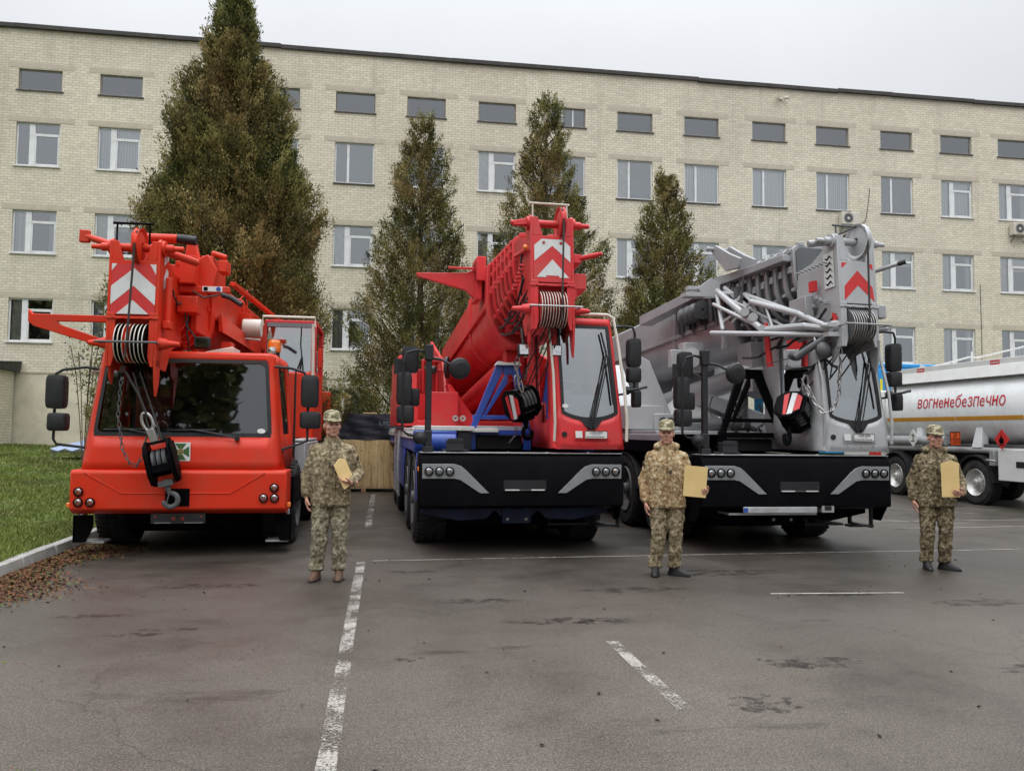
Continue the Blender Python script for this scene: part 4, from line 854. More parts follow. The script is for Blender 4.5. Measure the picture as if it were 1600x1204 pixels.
    s.build_pieces('bolt',MT['steel'],root)
    yw=P['wheels']; wd=.46
    for y in yw:
        for sg in (-1,1): wheel(root,sg*1.13,y,.64,wd,sg,MT['dkgrey'] if P['name']!='c2' else MT['dkgrey'])
    for sg in (-1,1):
        for y in yw:
            s=MB(); n=9; pts=[(y-.74*math.cos(math.pi*i/n*1.0),.66+.60*math.sin(math.pi*i/n)) for i in range(n+1)]; q=pts+[(p[0]+(.03 if p[0]>y else -.03),p[1]+.03) for p in pts[::-1]]; s.prism(q,'x',sg*.85,sg*1.37); s.build('mudguard',MT['plastic'],root)
    pass
    # body sides
    s=MB(); yb=[P['wheels'][0]+.78]
    for sg in (-1,1):
        s.box(sg*1.375,sg*1.06,P['wheels'][0]-.1,12,1.31,1.60)
        s.box(sg*1.375,sg*1.0,P['wheels'][1]+.80,P['wheels'][2]-.80,.62,1.31)
        if P['wheels'][0]>1.6 or sg<0: s.box(sg*1.375,sg*1.15,.45,P['wheels'][0]-.80,.66,1.31)
    s.build('side_body',low,root,bevel=.02)
    s=MB(); s.box(-1.376,-.1,P['wheels'][0]-.1,12,1.602,1.66); s.box(.6,1.376,2.1,12,1.602,1.66); s.box(-1.40,-1.377,1.4,11.5,1.5,1.6); s.build('deck',P['deck'],root,bevel=.008)
    for k,y in enumerate((4.2,5.4) if P['name']=='c2' else ()):
        s=MB(); 
        for yy_ in (y,y+.45): s.tube([(-1.44,yy_,1.62),(-1.46,yy_,1.0),(-1.44,yy_,.45)],.02,6)
        for z in (.5,.8,1.1,1.4): s.cyl((-1.45,y,z),(-1.45,y+.45,z),.016,n=6)
        s.build('ladder',MT['alu'],root)
    # right step under cab
    s=MB(); s.tube([(1.20,.75,.70),(1.20,.75,.34),(1.52,.72,.28),(1.52,.72,.72)],.035,6); s.box(1.18,1.54,.68,.86,.28,.31); s.box(.5,1.1,.75,1.0,.30,.33); s.tube([(.55,.85,.6),(.55,.85,.31)],.03,6); s.build('cab_step',MT['plastic'],root)
    return cb
def hookblock(root,C,tilt,w_,h_,dep,cheek,stripe=None,ropes=(),hookdir=1,name='hook_block',yawb=0.):
    T=Matrix.Translation(C)@Matrix.Rotation(yawb,4,'Z')@Matrix.Rotation(tilt,4,'Y')
    def S(): s=MB(); s.T=T; return s
    s=S()
    for sg in (-1,1): s.prism([(-dep/2,h_*.30),(-dep*.25,h_*.5),(dep*.25,h_*.5),(dep/2,h_*.30),(dep/2,-h_*.25),(dep*.2,-h_*.5),(-dep*.2,-h_*.5),(-dep/2,-h_*.25)],'x',sg*w_/2,sg*(w_/2-.03))
    s.box(-w_/2+.03,w_/2-.03,-dep*.42,-dep*.36,-h_*.22,-.02); s.box(-w_/2+.03,w_/2-.03,-dep*.3,dep*.3,h_*.42,h_*.47)
    s.box(-w_/2+.03,w_/2-.03,dep*.2,dep*.42,-h_*.3,h_*.3)
    b_=s.build(name,MT['black'],root,bevel=.01)
    s=S(); k=max(2,int(w_/.09))
    for i in range(k):
        x=-w_/2+.05+(w_-.1)*(i+.5)/k; r=dep*.46; s.lathe([(.03,-.018),(r*.8,-.016),(r,-.022),(r*.88,0),(r,.022),(r*.8,.016),(.03,.018)],(x,0,.03),(1,0,0),24)
    s.cyl((-w_/2-.02,0,.03),(w_/2+.02,0,.03),.035,n=12); s.build('sheave',MT['dkgrey'],b_)
    for sg in (-1,1):
        s=S(); s.prism([(-dep*.40,h_*.26),(-dep*.2,h_*.42),(dep*.2,h_*.42),(dep*.40,h_*.26),(dep*.40,-h_*.25),(dep*.12,-h_*.47),(-dep*.12,-h_*.47),(-dep*.40,-h_*.25)],'x',sg*(w_/2+.003),sg*(w_/2+.03))
        ck=s.build('cheek_plate',cheek,b_,bevel=.006)
        if stripe:
            s=S()
            s.prism([(-dep*.39,-h_*.2),(-dep*.2,-h_*.30),(-dep*.2,h_*.34),(-dep*.39,h_*.22)],'x',sg*(w_/2+.030),sg*(w_/2+.033)); s.prism([(.0,-h_*.40),(dep*.10,-h_*.40),(dep*.22,h_*.3),(.03,h_*.38)],'x',sg*(w_/2+.030),sg*(w_/2+.033)); s.build('warning_stripe',stripe,ck)
            s=S(); s.prism([(-dep*.19,-h_*.36),(-.01,-h_*.40),(-.01,h_*.38),(-dep*.19,h_*.36)],'x',sg*(w_/2+.030),sg*(w_/2+.033)); s.build('warning_stripe',MT['refw'],ck)
    # hook
    s=S(); z0=-h_*.5; s.cyl((0,0,z0+.06),(0,0,z0-.07),.045,.04,n=12); s.box(-w_*.3,w_*.3,-dep*.22,dep*.22,z0-.02,z0+.05)
    pts=[(0,0,z0-.07)]; c=Vector((0,0,z0-.20)); r=.085
    for i in range(14):
        t=math.pi/2-.1-(i/13)*math.pi*1.42*1; pts.append((c.x-hookdir*-math.cos(t)*r if False else c.x+hookdir*math.cos(t)*r,0,c.z+math.sin(t)*r))
    rg=[]; s.tube(pts,.032,9); s.ball(pts[-1],(.028,.028,.028),8); s.cyl((0.02*hookdir,-.04,z0-.10),(-.05*hookdir,-.045,z0-.24),.008,n=6)
    s.build('hook',MT['dkgrey'] if not stripe else MT['black'],b_,bevel=0)
    # top shackle
    s=S(); n=16; s.tube([(math.cos(t)*.045,0,h_*.5+.10+math.sin(t)*.08) for t in [2*math.pi*i/n for i in range(n+1)]],.014,6); s.build('shackle',MT['steel'],b_)
    return b_,T
# ================================================================== crane 1: orange
c1=thing('mobile_crane','orange-red truck crane with full-width cab and folded boom, leftmost of the three cranes','crane',(-2.52,10.9,0),0,'mobile cranes parked side by side')
OR=MT['orange']
s=MB(); s.prism([(0,.60),(0,1.06),(.03,1.09),(.5,1.09),(.5,.56),(.10,.54)],'x',-1.30,1.30); bp=s.build('bumper',OR,c1,bevel=.025)
s=MB(); 
def edge(s,pts,y,wd=.012,t=.008):
    for p,q in zip(pts,pts[1:]):
        d=Vector((q[0]-p[0],0,q[1]-p[1])).normalized(); n=Vector((-d.z,0,d.x))*wd/2; P=Vector((p[0],y,p[1]));Q=Vector((q[0],y,q[1]))
        s.hexa([P-n,P+n,Q+n,Q-n],[v+Vector((0,t,0)) for v in (P-n,P+n,Q+n,Q-n)])
edge(s,[(-1.14,1.06),(-.69,.80),(.61,.80),(1.03,1.06)],-.008,.014,.02); s.build('panel_crease',OR,bp,bevel=.003)
for x,z,k in ((-1.19,.82,'amber'),(-1.19,.69,'clear'),(-1.05,.69,'clear'),(1.15,.87,'amber'),(1.02,.74,'clear'),(1.155,.74,'clear')): headlamp(bp,x,-.004,z,.048,k)
for sg in (-1,1): s=MB(); s.box(sg*1.302,sg*1.35,.05,.11,.62,.68); s.build('side_marker',MT['amber'],bp,bevel=.01)
s=MB(); s.box(-.17,.12,-.012,-.002,.64,.86); s.box(-.15,.10,-.013,-.012,.66,.84); s.cyl((-.03,-.01,.70),(-.03,-.06,.70),.03,n=10); s.build('tow_hitch',MT['black'],bp,bevel=.006)
s=MB(); s.box(-.34,.31,.02,.05,.42,.545); pl=s.build('plate_holder',MT['plastic'],bp); s=MB(); s.box(-.30,-.10,.014,.018,.425,.437); s.box(.06,.28,.014,.018,.425,.437); s.build_pieces('trim',MT['steel'],pl)
s=MB()
for k,x in enumerate((-.09,-.075,-.06,.02,.035,.05)): s.box(x,x+.009,.013,.0175,.465,.505)
for x in (-.30,.25): s.box(x,x+.03,.013,.0175,.50,.512)
s.build('plate_marks',MT['darkred'],pl)
# cab
def cf(k,z,dy=0):
    t=(z-1.09)/1.50; hx=1.225-.145*max(0,min(1,t)); x=-hx+2*hx*k; y=.06+.20*t**1.2 if t>0 else .06
    e=min(k,1-k)*2*hx; y+=.10*max(0,1-e/.14)**2; return (x,y+dy,z)
ks=[0,.02,.045,.07,.25,.5,.75,.93,.955,.98,1]; s=MB()
def cstrip(kl,zl):
    for i in range(len(kl)-1):
        for j in range(len(zl)-1): s.quad(cf(kl[i],zl[j]),cf(kl[i+1],zl[j]),cf(kl[i+1],zl[j+1]),cf(kl[i],zl[j+1]))
zb,zt=1.525,2.50
cstrip(ks,[1.09,1.2,1.35,zb]); cstrip([0,.02,.045],[zb,1.8,2.1,zt]); cstrip([.955,.98,1],[zb,1.8,2.1,zt]); cstrip(ks,[zt,2.55,2.585])
def side1(sg,y,z):
    p=cf(0 if sg<0 else 1,z); return (p[0],max(y,p[1]),z)
for sg in (-1,1):
    yl=[0,.55,1.35,1.75]; zl=[1.09,1.55,2.48,2.585]
    for i in range(3):
        for j in range(3):
            if i==1 and j==1: continue
            s.quad(side1(sg,yl[i],zl[j]),side1(sg,yl[i],zl[j+1]),side1(sg,yl[i+1],zl[j+1]),side1(sg,yl[i+1],zl[j]))
pts=[cf(k,2.585) for k in ks]; s.add([*pts,(pts[-1][0],1.75,2.585),(pts[0][0],1.75,2.585)],[tuple(range(len(pts)+2))])
# softened roof edge
s.add([(p[0]*.985,p[1]+.05,2.615) for p in pts]+[(pts[-1][0]*.985,1.7,2.615),(pts[0][0]*.985,1.7,2.615)],[tuple(range(len(pts)+2))])
a_=[*pts,(pts[-1][0],1.75,2.585),(pts[0][0],1.75,2.585)]; b_=[(p[0]*.985,p[1]+.05,2.615) for p in pts]+[(pts[-1][0]*.985,1.7,2.615),(pts[0][0]*.985,1.7,2.615)]
for i in range(len(a_)): j=(i+1)%len(a_); s.quad(a_[i],a_[j],b_[j],b_[i])
cab1=s.build('carrier_cab',OR,c1,ang=40,weld=True); sm=cab1.modifiers.new('shell','SOLIDIFY'); sm.thickness=.03; sm.offset=-1
kk=[.045+(.91)*i/14 for i in range(15)]; s=MB()
for i in range(14):
    for j in range(6): z0=zb+(zt-zb)*j/6; z1=zb+(zt-zb)*(j+1)/6; s.quad(cf(kk[i],z0,.012),cf(kk[i+1],z0,.012),cf(kk[i+1],z1,.012),cf(kk[i],z1,.012))
s.build('windscreen',MT['glassc'],cab1,fix=False)
s=MB(); bt=.035
def gq(k0,k1,z0,z1,dy=-.004): s.quad(cf(k0,z0,dy),cf(k1,z0,dy),cf(k1,z1,dy),cf(k0,z1,dy))
for i in range(14): gq(kk[i],kk[i+1],zb-.012,zb+bt,-.006); gq(kk[i],kk[i+1],zt-bt,zt+.012,-.006)
for j in range(6): z0=zb+bt+(zt-zb-2*bt)*j/6; z1=zb+bt+(zt-zb-2*bt)*(j+1)/6; gq(.040,.060,z0,z1,-.006); gq(.940,.960,z0,z1,-.006)
for kx,zx,sx_,sz in ((.06,zb+bt,1,1),(.94,zb+bt,-1,1),(.06,zt-bt,1,-1),(.94,zt-bt,-1,-1)):
    s.add([cf(kx,zx,-.007),cf(kx+sx_*.022,zx,-.007),cf(kx+sx_*.008,zx+sz*.018,-.007),cf(kx,zx+sz*.05,-.007)],[(0,1,2,3)])
s.build('window_seal',MT['plastic'],cab1,fix=False)
for sg in (-1,1):
    s=MB(); s.quad(*[side1(sg,y,z) for y,z in ((.54,1.54),(1.36,1.54),(1.36,2.49),(.54,2.49))]); s.v=[(x-sg*.012,y,z) for x,y,z in s.v]; s.build('side_window',MT['glassc'],cab1,fix=False)
s=MB(); s.box(-1.1,1.1,1.66,1.70,1.1,2.56); s.build('rear_panel',MT['cabin'],cab1)
s=MB(); s.prism([(.32,1.12),(.32,1.56),(.55,1.62),(.75,1.55),(.75,1.12)],'x',-1.08,1.08); s.box(.35,1.0,.5,.7,1.56,1.68); s.build('dashboard',MT['cabin'],cab1,bevel=.03)
for x in (-.7,.62):
    s=MB(); s.box(x-.24,x+.24,.95,1.4,1.2,1.6); s.box(x-.24,x+.24,1.3,1.46,1.6,2.2); s.box(x-.12,x+.12,1.33,1.44,2.22,2.42); s.build('seat',MT['darkred'] if x<0 else MT['seat'],cab1,bevel=.05)
s=MB(); c=Vector((.62,.82,1.74)); n=24; s.tube([c+Vector((math.cos(t)*.22,math.sin(t)*.14,math.sin(t)*.16)) for t in [2*math.pi*i/n for i in range(n+1)]],.016,7); s.cyl(c,(.62,.6,1.5),.03); s.cyl(c-Vector((.2,0,0)),c+Vector((.2,0,0)),.012); s.build('steering_wheel',MT['plastic'],cab1)
s=MB(); 
for k0,k1 in ((.78,.54),(.40,.20)): 
    p=Vector(cf(k0,1.49,-.03)); q=Vector(cf(k1,1.60,-.03)); s.tube([p,p.lerp(q,.5)+Vector((0,-.015,.012)),q],.012,6); s.cyl(p+Vector((0,.03,0)),p-Vector((0,.03,0)),.028,n=10); s.tube([q-Vector((.25,0,.01)),q+Vector((.3,0,.0))],.009,6)
s.build('wiper',MT['plastic'],cab1)
s=MB(); s.add([cf(.905+.022*math.cos(t),1.59+.032*math.sin(t),.004) for t in [2*math.pi*i/16 for i in range(16)]],[tuple(range(16))]); s.build('sticker',MT['sticker'],cab1,fix=False)
emblem(cab1,Matrix.Translation((-.02,.062,1.32)),.235)
# grab tubes, marker lamps, beacon
s=MB(); s.tube([(-1.10,.28,2.36),(-1.25,.26,2.38),(-1.52,.26,2.34),(-1.60,.26,2.29),(-1.61,.28,2.2)],.018,7); s.tube([(-1.61,.28,2.25),(-1.61,.28,1.46),(-1.57,.27,1.40),(-1.2,.2,1.36)],.018,7); s.build('mirror_arm',MT['plastic'],c1)
s=MB(); s.tube([(1.08,.28,2.44),(1.30,.26,2.42),(1.46,.26,2.37),(1.52,.26,2.28),(1.52,.28,1.46),(1.15,.25,1.33)],.018,7); s.ball((1.15,.24,1.33),(.07,.06,.06),10); s.build('mirror_arm',MT['plastic'],c1)
mirror(c1,(-1.59,.27,2.06),.24,.43,.16); mirror(c1,(-1.56,.27,1.68),.24,.23,.16); mirror(c1,(1.54,.27,2.12),.23,.43,.16); mirror(c1,(1.55,.3,1.74),.27,.23,.16)
for x in (-1.07,1.02): s=MB(); s.lathe([(0,-.05),(.05,-.04),(.06,0),(.05,.04),(0,.05)],(x,.42,2.66),(0,1,0),16); s.cyl((x,.42,2.60),(x,.42,2.62),.02,n=8); s.build('marker_light',MT['lamp'],c1)
s=MB(); s.cyl((1.0,.8,2.61),(1.0,.8,2.68),.075,n=18); bc=s.build('beacon_base',MT['plastic'],c1); s=MB(); s.lathe([(.085,0),(.09,.05),(.085,.13),(.07,.165),(0,.18)],(1.0,.8,2.68),(0,0,1),20); s.build('beacon_lens',MT['amber'],bc)
# right flank
s=MB(); s.box(1.10,1.36,1.78,4.2,.98,1.42); s.box(1.12,1.34,1.8,4.2,1.43,1.47); s.box(.2,1.36,3.2,3.26,.98,1.42); s.build('side_body',MT['silver'],c1,bevel=.015)
s=MB(); s.box(-1.28,1.34,.5,3.6,.6,.99); s.box(-.9,.9,3.6,12,.6,1.4); s.box(-1.3,-.95,1.9,12,.95,1.42); s.box(1.05,1.33,4.2,12,.95,1.42); s.box(-.8,.8,.55,.8,.35,.62); s.box(-.82,.82,.8,10,.24,.62); s.build('chassis_frame',MT['black'],c1,bevel=.01)  # the two low middle boxes are added to darken the space underneath
s=MB(); s.tube([(1.22,1.5,1.2),(1.22,1.5,2.4)],.014,6); s.tube([(1.20,1.74,1.15),(1.2,1.74,2.5)],.014,6); s.build('handrail',MT['plastic'],c1)
for sg in (-1,1):
    s=MB(); s.prism([(sg*1.33,.50),(sg*1.12,.50),(sg*1.12,.34),(sg*1.2,.16),(sg*1.33,.16)],'y',.30,.36); s.prism([(.30,.16),(.75,.18),(.75,.5),(.3,.5)],'x',sg*1.32,sg*1.345); s.build('mud_flap',MT['black'],c1)
    s=MB(); s.box(sg*1.0,sg*1.30,.40,.70,.13,.16); s.box(sg*1.26,sg*1.30,.42,.46,.16,.56); s.build('step',MT['alu'],c1,bevel=.006)
for y in (1.45,4.6,6.1):
    for sg in (-1,1): wheel(c1,sg*1.08,y,.58,.44,sg,MT['dkgrey'])
# superstructure with operator cab
s=MB(); s.box(-1.2,.35,5.2,8.8,1.42,2.2); s.box(-1.25,1.25,8.8,9.8,1.5,2.5)
for x in (-1.05,.02): s.prism([(5.4,2.2),(7.2,3.55),(8.6,3.4),(9.2,1.6),(5.2,1.5)],'x',x,x-.05)
s.build('superstructure',OR,c1,bevel=.015)
oc0,oc1=.44,1.32
s=MB(); s.box(oc0,oc1,3.8,5.5,1.40,2.62); s.box(oc0+.26,oc1-.02,3.76,3.80,1.46,2.60); ocb=s.build('operator_cab',OR,c1,bevel=.02)
s=MB(); s.box(oc0,oc0+.03,3.82,3.9,2.62,3.46); s.box(oc1-.09,oc1,3.82,3.9,2.62,3.46); s.box(oc0,oc0+.06,5.4,5.5,2.62,3.46); s.box(oc1-.09,oc1,5.4,5.5,2.62,3.46); s.box(oc0,oc1,3.82,5.5,3.462,3.52); s.build('cab_pillar',MT['red'],ocb,bevel=.012)
s=MB(); s.quad((oc0+.06,3.84,2.62),(oc1-.09,3.84,2.62),(oc1-.09,3.84,3.46),(oc0+.06,3.84,3.46)); s.build('windscreen',MT['opglass'],ocb,fix=False)
s=MB(); s.quad((oc0+.02,3.9,2.62),(oc0+.02,5.4,2.62),(oc0+.02,5.4,3.46),(oc0+.02,3.9,3.46)); s.build('side_window',MT['glass'],ocb,fix=False)
s=MB(); s.box(oc0+.15,oc1-.2,4.5,5.0,2.62,2.75); s.prism([(oc0+.18,2.75),(oc0+.26,3.22),(oc1-.33,3.22),(oc1-.25,2.75)],'y',4.9,5.02); s.build('driver_seat',MT['seat'],ocb,bevel=.04)
s=MB(); s.box(oc0+.08,oc1-.1,5.36,5.39,2.62,3.1); s.box(oc0+.04,oc1-.04,3.79,3.83,3.40,3.47); s.build('rear_panel',MT['cabing'],ocb)
s=MB(); s.tube([(oc0-.02,3.7,3.4),(oc0-.02,3.7,3.56),(oc1-.02,3.7,3.56),(oc1-.02,3.7,3.4)],.022,8); s.tube([(oc1-.05,3.72,3.45),(oc1-.04,3.72,2.5)],.028,8); s.build('handrail',MT['cream'],ocb)
s=MB(); s.tube([(1.06,3.8,3.42),(1.05,3.79,3.1),(1.08,3.79,2.85)],.008,6); 
for dx in (-.05,0,.05): s.tube([(1.08,3.78,2.88),(1.05+dx,3.78,2.64)],.009,5)
s.build('wiper',MT['plastic'],ocb)
s=MB(); s.box(1.34,1.40,3.9,4.1,2.70,3.04); s.build('grab_plate',OR,ocb,bevel=.01)
s=MB(); s.cyl((.16,3.3,3.30),(.46,3.3,3.30),.15,n=26); s.cyl((.18,3.25,3.12),(.45,3.25,3.10),.02); wc_=s.build('hose_drum',MT['cream'],c1,bevel=.01)
b1,h1,T1,S1=boom(c1,(-.56,-.30,2.36),R(-2.3),R(1.5),1.0,1.24,OR,OR,dict(W=.60,nsec=4,step=.16,wt=.64,wn=1.32,pu=.04,rp=.235,ns=4,sheaves=(MT['cream'],MT['black']),mid=True,guard=MT['dkgrey'],topguard=MT['black'],vs=1.0,wc=.92,L=7.6,gt=1.80))
s=S1(); hw=.262; s.box(-hw,hw,-.004,-.0005,.645,1.27); pn=s.build('warning_panel',MT['refr'],h1)
s=S1(); chev(s,0,0,0,hw,0,0) if False else None
s.prism([(0,1.22),(hw,.99),(hw,.76),(0,1.00),(-hw,.76),(-hw,.99)][::-1],'y',-.0065,-.0045)
s.prism([(0,.82),(.19,.648),(-.19,.648)],'y',-.0065,-.0045)
s.prism([(-hw,1.27),(-.20,1.27),(-hw,1.18)],'y',-.0065,-.0045); s.prism([(hw,1.27),(.19,1.27),(hw,1.14)],'y',-.0065,-.0045)
s.build('warning_chevron',MT['refw'],pn)
s=S1(); 
for zz_ in ((1.30,1.42),(1.0,1.14)): s.prism([(.18,zz_[0]),(.34,zz_[0]+.1),(.34,zz_[1]+.12),(.26,zz_[1]+.14),(.18,zz_[1])],'x',.302,.306)
s.build('warning_chevron',MT['refw'],h1)
# fittings at the right of the head
s=S1(); s.box(.32,.52,.75,1.05,1.20,1.58); s.box(.30,.95,.85,.95,1.10,1.19); s.box(.32,.58,.7,.95,.80,1.02); s.cyl((.36,.2,.55),(.36,.2,1.15),.04); s.box(.31,.40,.15,.3,.5,.6)
s.prism([(.30,1.55),(.34,1.84),(.44,1.86),(.50,1.6),(.62,1.66),(.74,1.45),(.7,1.2),(.32,1.2)],'y',1.0,1.12); s.box(.5,.66,1.1,1.9,1.30,1.66); s.box(.72,.84,1.15,1.4,1.45,1.62); s.cyl((.62,1.2,1.72),(.82,1.2,1.66),.04); s.box(.42,.5,1.0,1.8,.6,1.2)
s.cyl((.30,.7,1.78),(-.28,.7,1.78),.06); s.cyl((.2,.1,1.50),(.62,.5,1.42),.05); s.box(-.36,-.31,.4,1.6,.6,1.25)
s.tube([(-.28,.3,1.53),(-.5,.35,1.62),(-.62,.4,1.66),(-.75,.42,1.70)],.045,8); s.box(-.82,-.7,.38,.46,1.62,1.78); s.build_pieces('head_bracket',OR,h1,bevel=.012)
s=S1(); s.cyl((.30,.7,1.78),(.54,.7,1.76),.062,n=14); s.tube([(.88,.8,1.06),(1.0,.75,1.02),(1.15,.7,.92)],.035,10); s.build_pieces('roller',MT['plastic'],h1)
s=S1(); s.box(.60,.86,.845,.849,1.115,1.185); sg_=s.build('instruction_sign',MT['sticker'],h1); s=S1(); s.box(.62,.67,.840,.844,1.125,1.175); s.build('sign_symbol',MT['black'],sg_); s=S1(); n=14; s.prism([(.81+.03*math.cos(2*math.pi*i/n),1.15+.03*math.sin(2*math.pi*i/n)) for i in range(n)],'y',.840,.844); s.build('sign_symbol',MT['blue'],sg_)
s=S1(); s.box(.54,.74,.75,.86,.33,.49); s.build('work_light',MT['plastic'],h1,bevel=.02); s=S1(); s.box(.56,.72,.742,.749,.35,.47); s.build('work_light_lens',MT['lens'],h1)
# stowage arm of the folded jib
s=MB(); s.prism([(-2.0,3.12),(-1.95,3.06),(-.9,3.06),(-.9,2.98),(-1.66,2.97),(-1.62,2.93),(-1.05,2.74),(-.9,2.74),(-.9,2.66),(-1.12,2.66),(-1.93,2.90),(-2.0,2.96)],'y',.35,.43); s.cyl((-1.15,.39,2.70),(-.85,.39,2.70),.05); s.box(-1.0,-.84,.3,.9,2.6,3.1); s.build('jib_arm',OR,b1,bevel=.008)
# long flange and box fittings along the boom's right web
s=MB(); s.T=Matrix.Translation((.16,0,0))@Matrix.Rotation(R(-2.3),4,'Z')
s.hexa([(-.13,1.6,3.05),(-.06,1.6,3.02),(-.02,4.5,2.92),(-.13,4.5,3.0)],[(-.13,1.6,3.30),(-.09,1.6,3.28),(-.09,4.5,3.16),(-.13,4.5,3.2)])
s.box(-.24,-.02,3.3,3.55,3.15,3.55); s.box(-.12,-.04,2.2,7,3.82,3.88); s.tube([(-.1,3.4,3.55),(-.1,3.4,3.95),(-.18,3.2,3.75)],.014,6); s.box(-.12,.02,1.75,2.0,2.6,2.9); s.build('boom_fitting',OR,b1,bevel=.012)
s=MB(); s.hexa([(.0,1.2,2.66),(.35,1.4,2.66),(.35,2.0,2.66),(0,2.0,2.66)],[(.0,1.2,2.70),(.34,1.4,2.80),(.34,2.0,2.80),(0,2.0,2.70)]); s.hexa([(-.5,1.2,2.72),(-.1,1.2,2.64),(-.1,1.7,2.64),(-.5,1.7,2.72)],[(-.5,1.2,2.76),(-.1,1.2,2.68),(-.1,1.7,2.68),(-.5,1.7,2.76)]); s.build('boom_rest',MT['cream'],c1,bevel=.01)
s=MB(); s.cyl((-.55,3.0,2.5),(-.55,7.2,2.0),.17,n=20); s.cyl((-.55,3.0,2.5),(-.55,2.7,2.54),.1); s.build('lift_cylinder',OR,c1)
hoses(S1,h1,[((.34,.5,1.05),(.36,.75,.95),.10),((.5,.7,1.1),(.9,.84,1.12),.08),((.40,.75,.80),(.56,.8,.45),.05),((.46,.75,.80),(.44,.9,.25),.06)],.011)
hb,TB=hookblock(c1,(-.17,-.22,1.20),R(-14),.29,.56,.29,MT['black'],None,hookdir=1)
s=MB(); s.tube([(-.62,-.25,2.3),(-.45,-.25,2.0),(-.36,-.25,1.78)],.016,6); s.tube([(-.55,-.2,2.3),(-.28,-.25,1.45)],.012,6); s.tube([(-.47,-.2,2.3),(-.16,-.25,1.44)],.012,6); s.build_pieces('hoist_rope',MT['rope'],c1)
s=MB(); s.T=Matrix.Translation((-.33,-.24,1.64))@Matrix.Rotation(R(-22),4,'Y'); n=14; s.tube([(math.cos(t)*.06,0,.05+math.sin(t)*.12) for t in [2*math.pi*i/n for i in range(n+1)]],.022,7); s.box(-.045,.045,-.04,.04,-.24,-.04); s.build('rope_socket',MT['steel'],hb,bevel=.01)
chain(c1,[(-.70,-.15,2.2),(-.71,-.18,1.75),(-.64,-.2,1.35),(-.55,-.2,1.18),(-.47,-.2,1.15),(-.40,-.2,1.28),(-.37,-.2,1.5)],.020,mat=MT['dkgrey'])
# ================================================================== crane 2: crimson with blue chassis
def vframe(root,mat,x0=-.48,x1=.36):
    s=MB(); y0,y1=1.56,1.64
    s.prism([(x0-.05,1.66),(x0+.06,1.66),(-.13+.0,2.22),(-.02,2.30),(-.02,2.40),(-.20,2.05),(x0+.24,1.86),(x0+.20,1.90),(-.10,2.5),(-.02,2.56),(.12,2.56),(.12,2.62),(-.13,2.62)][:0] or [(x0-.04,1.66),(x0+.05,1.66),(-.04,2.50),(-.02,2.62),(-.13,2.62)],'y',y0,y1)
    s.prism([(x0+.16,1.86),(x0+.21,1.86),(.05,2.36),(.05,2.48),(.01,2.48)],'y',y0+.005,y1-.005)
    s.prism([(x1+.05,1.66),(x1-.05,1.66),(.12,2.5),(.12,2.62),(.23,2.62)],'y',y0,y1)
    s.box(-.02,.12,y0,y1,2.48,2.62); s.box(x0,x1,y0+.01,y1-.01,1.80,1.86); s.box(x0-.06,x0+.05,y0-.01,y1+.02,1.34,1.66); s.box(x1-.05,x1+.06,y0-.01,y1+.02,1.34,1.66); s.box(x0+.05,x1-.05,y0,y1,1.56,1.64)
    for x in (x0-.005,x1+.005): s.cyl((x,y0-.03,1.62),(x,y1+.03,1.62),.04,n=12)
    f=s.build('boom_rest_frame',mat,root,bevel=.008); s=MB(); s.prism([(-.15,2.622),(.25,2.622),(.21,2.68),(.08,2.66),(.02,2.66),(-.1,2.68)],'y',1.5,1.68); s.build('rest_pad',MT['refw'],f); 
    s=MB(); s.box(x0+.06,x1-.06,1.66,2.3,1.34,1.555); s.build('air_tank_box',MT['plastic'],root,bevel=.02); return f
c2=thing('mobile_crane','crimson crane on a blue chassis with a black bumper, between the other two cranes','crane',(1.84,10.75,0),R(1.6),'mobile cranes parked side by side')
P2=dict(name='c2',body=MT['red'],cab=MT['red'],low=MT['blue'],rail=MT['cream'],wheels=(1.55,3.2,6.4,8.05),deck=MT['white'],amb=True)
cb2=liebherr(c2,P2)
emblem(cb2,Matrix.Translation((.456,.62,1.62))@Matrix.Rotation(math.pi/2*-1,4,'Z'),.235)
vframe(c2,MT['blue'])
s=MB(); s.box(-1.37,-.76,1.2,1.85,1.30,1.62); s.cyl((-1.37,1.3,1.45),(-.76,1.3,1.45),.16,n=24); s.build('fuel_tank',MT['blue'],c2,bevel=.02)
s=MB(); s.box(-1.36,-.50,1.22,1.9,1.622,1.69); s.box(-.42,.32,1.68,1.9,1.62,1.70); s.build('fender_top',MT['white'],c2,bevel=.008)
s=MB(); s.box(-.74,-.54,1.25,1.7,1.32,1.60); s.build('battery_box',MT['plastic'],c2,bevel=.01)
# superstructure
RD_=MT['red']
s=MB(); s.box(-1.15,1.15,4.0,9.2,1.66,1.80); s.box(-.98,-.45,3.7,4.4,1.70,2.30); s.box(-1.5,-1.12,4.1,7.6,1.70,2.35); s.prism([(4.2,2.35),(4.3,2.98),(7.4,3.02),(7.6,2.35)],'x',-1.48,-1.14)
s.hexa([(-.45,3.75,1.70),(-.02,3.9,1.70),(-.02,4.4,1.70),(-.45,4.4,1.70)],[(-.62,3.9,2.45),(-.55,4.0,2.45),(-.55,4.4,2.45),(-.62,4.4,2.45)])
s.prism([(4.0,1.8),(4.9,2.95),(7.6,3.6),(8.8,3.2),(9.2,1.8)],'x',-.64,-.58); s.prism([(4.0,1.8),(4.9,2.9),(7.6,3.6),(8.8,3.2),(9.2,1.8)],'x',.62,.68)
for x in (-1.05,-.93,-.8): s.box(x,x+.04,4.35,4.5,2.3,2.92)
